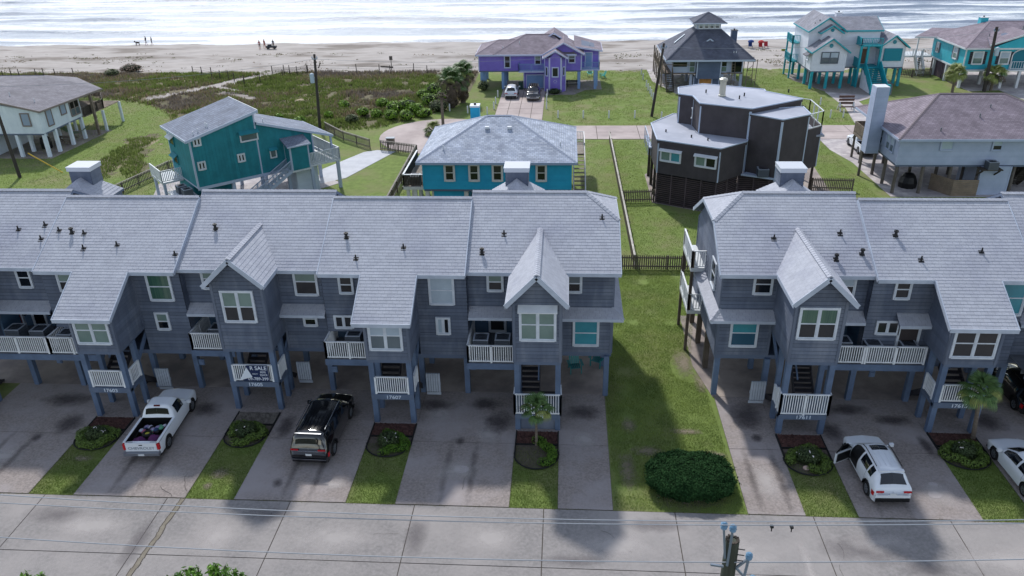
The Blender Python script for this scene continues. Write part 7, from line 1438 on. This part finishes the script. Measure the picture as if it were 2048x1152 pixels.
shrub(-1.3, 105.7, .9, .6, bush_d, 'low dark shrub bed at the foot of the purple stair tower', n=500, size=.12); shrub(-11.0, 107.9, .8, 1.3, og, 'green shrub growing at the left stilts of the purple house', n=600, size=.14)
shrub(-68, 122.5, 1.8, 1.1, M('dry_bush', '75655a', '8a7868', 1, .9, isl=.2), 'dry brownish bush alone on the sand beyond the left scrub', n=700, size=.16); shrub(-69.5, 119.5, 1.2, .9, og, 'small dark bush at the sand edge in front of the dry bush', n=500, size=.16)
# tall shrub tops rising into the bottom edge
def tallshrub(x, y, h, r_, n, label):
    t = thing('tall_shrub', label, 'shrub', (x, y, 0)); m_ = MB(); P3 = []
    for i in range(n):
        a = random.uniform(0, 6.28); rr = r_*math.sqrt(random.random()); bx2_, by2_ = x+rr*math.cos(a), y+rr*math.sin(a)*.6; hh = h-(rr/r_)**2*.9-random.uniform(0, .9)
        m_.tube([(x+(bx2_-x)*.2, y+(by2_-y)*.2, 1), (bx2_, by2_, hh-.7), (bx2_+random.uniform(-.08, .08), by2_, hh)], .02, 4)
        k = 90; tt = rng.random(k); c1 = np.stack([bx2_+rng.normal(0, .05, k), by2_+rng.normal(0, .05, k), hh-.75*tt], 1); d1 = rng.normal(size=(k, 3)); d1[:, 2] = np.abs(d1[:, 2])*.4; P3.append(leafcloud((c1, d1/np.linalg.norm(d1, axis=1)[:, None]), .065, elong=2.6))
    m_.cyl((x, y, 0), (x, y, h*.6), .12, .08, 8); m_.build('stems', woodd, t); np_mesh('foliage', np.concatenate(P3), 4, M('fresh_leaves', '4f7a2a', '7fa446', 2, .5, isl=.35), t, kind='stuff')
tallshrub(-14.95, 15.5, 7.2, .7, 60, 'bright green shrub tip poking up at the lower left corner'); tallshrub(-10.2, 15.5, 7.36, 1.7, 150, 'wide bright green shrub top along the bottom edge left of centre')
# ---------------- people, dog and gear on the beach ----------------
def person(label, x, y, top, legs, skin='a9765c', heading=0, pose=0, hgt=1.6):
    z = float(zat(x, y)); CTs = CT[0]; k = hgt/1.75; CT[0] = Matrix.Translation((x, y, z)) @ Matrix.Rotation(heading, 4, 'Z') @ Matrix.Scale(k, 4)
    st_ = .16+.12*pose; J = [((0, 0, .95), .13), ((0, 0, 1.2), .12), ((0, 0, 1.42), .14), ((0, 0, 1.52), .055), ((0, .02, 1.64), .1), ((0, .01, 1.75), .07),
        ((.09, 0, .9), .09), ((.1, st_*.5, .5), .06), ((.1, st_, .07), .045), ((.1, st_+.14, .03), .035), ((-.09, 0, .9), .09), ((-.1, -st_*.3, .5), .06), ((-.1, -st_, .07), .045), ((-.1, -st_+.14, .03), .035),
        ((.19, 0, 1.4), .055), ((.25, -.05, 1.13), .042), ((.24, .1, .9), .035), ((.24, .16, .82), .03), ((-.19, 0, 1.4), .055), ((-.25, .05, 1.13), .042), ((-.24, .14, .9), .035), ((-.24, .2, .82), .03)]
    E = [(0, 1), (1, 2), (2, 3), (3, 4), (4, 5), (0, 6), (6, 7), (7, 8), (8, 9), (0, 10), (10, 11), (11, 12), (12, 13), (2, 14), (14, 15), (15, 16), (16, 17), (2, 18), (18, 19), (19, 20), (20, 21)]
    me = bpy.data.meshes.new('person'); me.from_pydata([tuple(CT[0] @ V(j[0])) for j in J], E, []); o = bpy.data.objects.new('person', me); C.objects.link(o)
    sk = o.modifiers.new('skin', 'SKIN'); 
    for i, j in enumerate(J): me.skin_vertices[0].data[i].radius = (j[1]*k, j[1]*k)
    me.skin_vertices[0].data[0].use_root = True; sb = o.modifiers.new('sub', 'SUBSURF'); sb.levels = 1; sb.render_levels = 1
    dg = bpy.context.evaluated_depsgraph_get(); nm = bpy.data.meshes.new_from_object(o.evaluated_get(dg)); bpy.data.objects.remove(o)
    for q in (M('skin_'+skin, skin), M('cloth_'+top, top, rough=.8), M('cloth_'+legs, legs, rough=.8), M('hair_dark', '2c2420')): nm.materials.append(q)
    inv = CT[0].inverted()
    for p_ in nm.polygons:
        c = inv @ p_.center; p_.material_index = 3 if c.z > 1.66 else 0 if c.z > 1.47 or c.z < .45 or (abs(c.x) > .2 and c.z < 1.25) else 1 if c.z > .95 else 2; p_.use_smooth = True
    CT[0] = CTs; return tag(link('person', nm), label, 'person')
person('person in dark clothes walking the dog along the waterline, nearer the dog', -79.0, 149.6, '2c3038', '23262e', heading=PI/2, pose=1); person('person in pale clothes walking behind the dog walker at the waterline', -78.0, 149.8, '8a8f98', '3c3f48', heading=PI/2, pose=1, hgt=1.5)
person('person in a red top standing left of the beach cart', -54.7, 143.0, '8c4038', '4a3a3c', heading=.3); person('person in red shorts standing closer to the beach cart', -54.0, 143.6, 'a3665a', '8c4038', heading=-.4, hgt=1.65); person('person in dark clothes standing behind the beach cart', -52.3, 143.4, '3c4048', '2a2c33', heading=3, hgt=1.6)
z0 = float(zat(-80.5, 149)); t = thing('dog', 'dark dog at the waterline ahead of the two walkers', 'dog', (-80.5, 149.2, z0)); m_ = MB(); blob(m_, (-80.5, 149.2, z0+.5), (.42, .15, .17), 10, 6); blob(m_, (-81.0, 149.2, z0+.66), (.17, .1, .12), 8, 5)
for x in (-80.8, -80.2):
    for y in (149.12, 149.28): m_.cyl((x, y, z0), (x, y, z0+.45), .035, .05, 6)
m_.tube([(-80.1, 149.2, z0+.55), (-79.9, 149.2, z0+.75)], .03, 5); m_.build('body', M('dog_coat', '33291f'), t, True); m_ = MB(); m_.box(-81.02, -80.94, 149.1, 149.13, z0+.72, z0+.84); m_.box(-81.02, -80.94, 149.27, 149.3, z0+.72, z0+.84); m_.build('ears', M('dog_coat', '33291f'), t)
z0 = float(zat(-52.5, 142.6)); t = thing('beach_cart', 'dark beach cart loaded with gear beside three standing people', 'cart', (-52.4, 142.6, z0)); m_ = MB(); m_.box(-53.3, -51.5, 142.3, 142.9, z0+.25, z0+.55); m_.box(-53.0, -52.4, 142.35, 142.8, z0+.55, z0+.8); m_.build('tray', M('cart_dark', '33363d'), t)
for x in (-53.0, -51.8):
    for y in (142.3, 142.9): m_ = MB(); m_.cyl((x, y-.04, z0+.17), (x, y+.04, z0+.17), .17, .17, 10); m_.build('wheel', blackp, t)
def beachchair(x, y, col, label, canopy=False):
    z = float(zat(x, y)); t = thing('beach_chair', label, 'beach chair', (x, y, z)); mt = M('canvas_'+col, col, rough=.8); m_ = MB(); m_.beam((x, y-.35, z+.35), (x, y+.2, z+.3), .6, .04); m_.build('seat', mt, t); m_ = MB(); m_.beam((x, y+.2, z+.3), (x, y+.5, z+1.0), .6, .04, upv=(0, 1, 0)); m_.build('backrest', mt, t)
    for s_ in (-.3, .3): m_ = MB(); m_.beam((x+s_, y-.4, z), (x+s_, y+.4, z+.5), .04, .04); m_.beam((x+s_, y+.3, z), (x+s_, y-.35, z+.4), .04, .04); m_.build('leg', galv, t)
    if canopy: m_ = MB(); m_.lathe((x, y, z+1.0), [(.55, 0), (.42, .25), (.08, .4)], 9); m_.build('sunshade', mt, t)
beachchair(31.0, 138.8, '24407c', 'blue folding chair with its sunshade on the sand beside the red ones', True); beachchair(32.6, 138.4, 'b03434', 'red folding chair with its sunshade on the sand next to the blue one', True); beachchair(33.6, 138.9, 'a83038', 'red folding chair farthest from the blue one on the sand', False)
t = thing('cooler', 'small yellow-green cooler on the sand right of the red chairs', 'cooler', (36.0, 136.5, float(zat(36, 136.5)))); z0 = float(zat(36, 136.5)); m_ = MB(); m_.box(35.6, 36.4, 136.3, 136.7, z0, z0+.35); m_.build('box', M('cooler_green', '8a8f4a'), t); m_ = MB(); m_.box(35.58, 36.42, 136.28, 136.72, z0+.35, z0+.42); m_.build('lid', white, t)
# ---------------- yard furniture ----------------
t = thing('slatted_bench', 'brown slatted garden swing bench on white legs by the side drive', 'bench', (33.4, 95.9, 0))
for k_ in range(3): m_ = MB(); m_.beam((32.6, 96.2+k_*.12, .9+k_*.35), (34.4, 96.2+k_*.12, .9+k_*.35), .05, .28, upv=(0, -.3, 1)); m_.build('slat', M('bench_brown', '6c5450', '5c4642', 2, .8), t)
m_ = MB(); [m_.box(32.6, 34.4, 95.6+i*.14, 95.72+i*.14, .5, .54) for i in range(4)]; m_.build('seat', M('bench_brown', '6c5450'), t)
for x in (32.7, 34.3): m_ = MB(); m_.beam((x, 95.5, 0), (x, 96.2, 1.0), .12, .12); m_.beam((x, 96.7, 0), (x, 96.2, 1.0), .12, .12); m_.build('leg', white, t)
achair(3.6, 116.5, .03, 0, M('mint_chair2', '3fa79f'), 'teal garden chair by the fire pit behind the purple house stilts'); achair(5.4, 115.4, .03, -1.2, M('mint_chair2', '3fa79f'), 'teal garden chair under the right wing of the purple house')
t = thing('picnic_table', 'dark picnic table beside the purple stair tower', 'table', (1.1, 110.2, 0)); m_ = MB(); [m_.box(.2, 2.0, 109.8+i*.17, 109.95+i*.17, .72, .76) for i in range(5)]; m_.build('table_top', M('table_dark', '34384a'), t)
for y in (109.35, 111.0): m_ = MB(); m_.box(.2, 2.0, y, y+.25, .42, .46); m_.build('bench', M('table_dark', '34384a'), t)
for x in (.4, 1.8): m_ = MB(); m_.beam((x, 109.5, 0), (x, 110.2, .72), .08, .08); m_.beam((x, 111, 0), (x, 110.2, .72), .08, .08); m_.box(x-.04, x+.04, 109.4, 111.1, .34, .42); m_.build('leg', M('table_dark', '34384a'), t)
def bin_(x, y, col, label):
    t = thing('wheeled_bin', label, 'bin', (x, y, 0)); mt = M('bin_'+col, col, rough=.5); m_ = MB(); m_.prism([(x-.28, y-.3, .05), (x+.28, y-.3, .05), (x+.28, y+.3, .05), (x-.28, y+.3, .05)], (0, 0, .95)); m_.build('body', mt, t); m_ = MB(); m_.box(x-.32, x+.32, y-.36, y+.34, 1.0, 1.07); m_.build('lid', mt, t)
    for s_ in (-1, 1): m_ = MB(); m_.cyl((x+s_*.3, y+.25, .12), (x+s_*.34, y+.25, .12), .12, .12, 8); m_.build('wheel', blackp, t)
bin_(-5.95, 108.3, '1c3a34', 'dark green wheeled bin beside the purple garage door'); 
t = thing('mailbox_stand', 'weathered wooden box on posts at the gate by the turning circle', 'box', (-18.2, 80.2, 0)); m_ = MB(); m_.box(-18.6, -17.8, 79.9, 80.4, .6, 1.25); m_.build('box', wood, t); m_ = MB(); m_.box(-18.66, -17.74, 79.84, 80.46, 1.25, 1.31); m_.build('lid', M('lid_pale', 'a9aeb4'), t)
for x in (-18.5, -17.9): post(t, x, 80.15, 0, .6, .1, wood)
# hammock under the white house
t = thing('hammock', 'green hammock slung between stilts under the white house', 'hammock', (-54.9, 84.5, 0)); m_ = MB(); pts = [(-56.6+i*.3, 84.2, 1.5-.75*math.sin(PI*i/11)) for i in range(12)]
for a, b in zip(pts[:-1], pts[1:]): m_.beam(a, b, .7, .03)
m_.build('cloth', M('hammock_green', '4e6b50', '6f8461', 6), t); m_ = MB(); m_.cyl((-57, 84.2, 1.7), pts[0], .02, .02, 4); m_.cyl((-53, 84.2, 1.7), pts[-1], .02, .02, 4); m_.build('rope', wood, t)
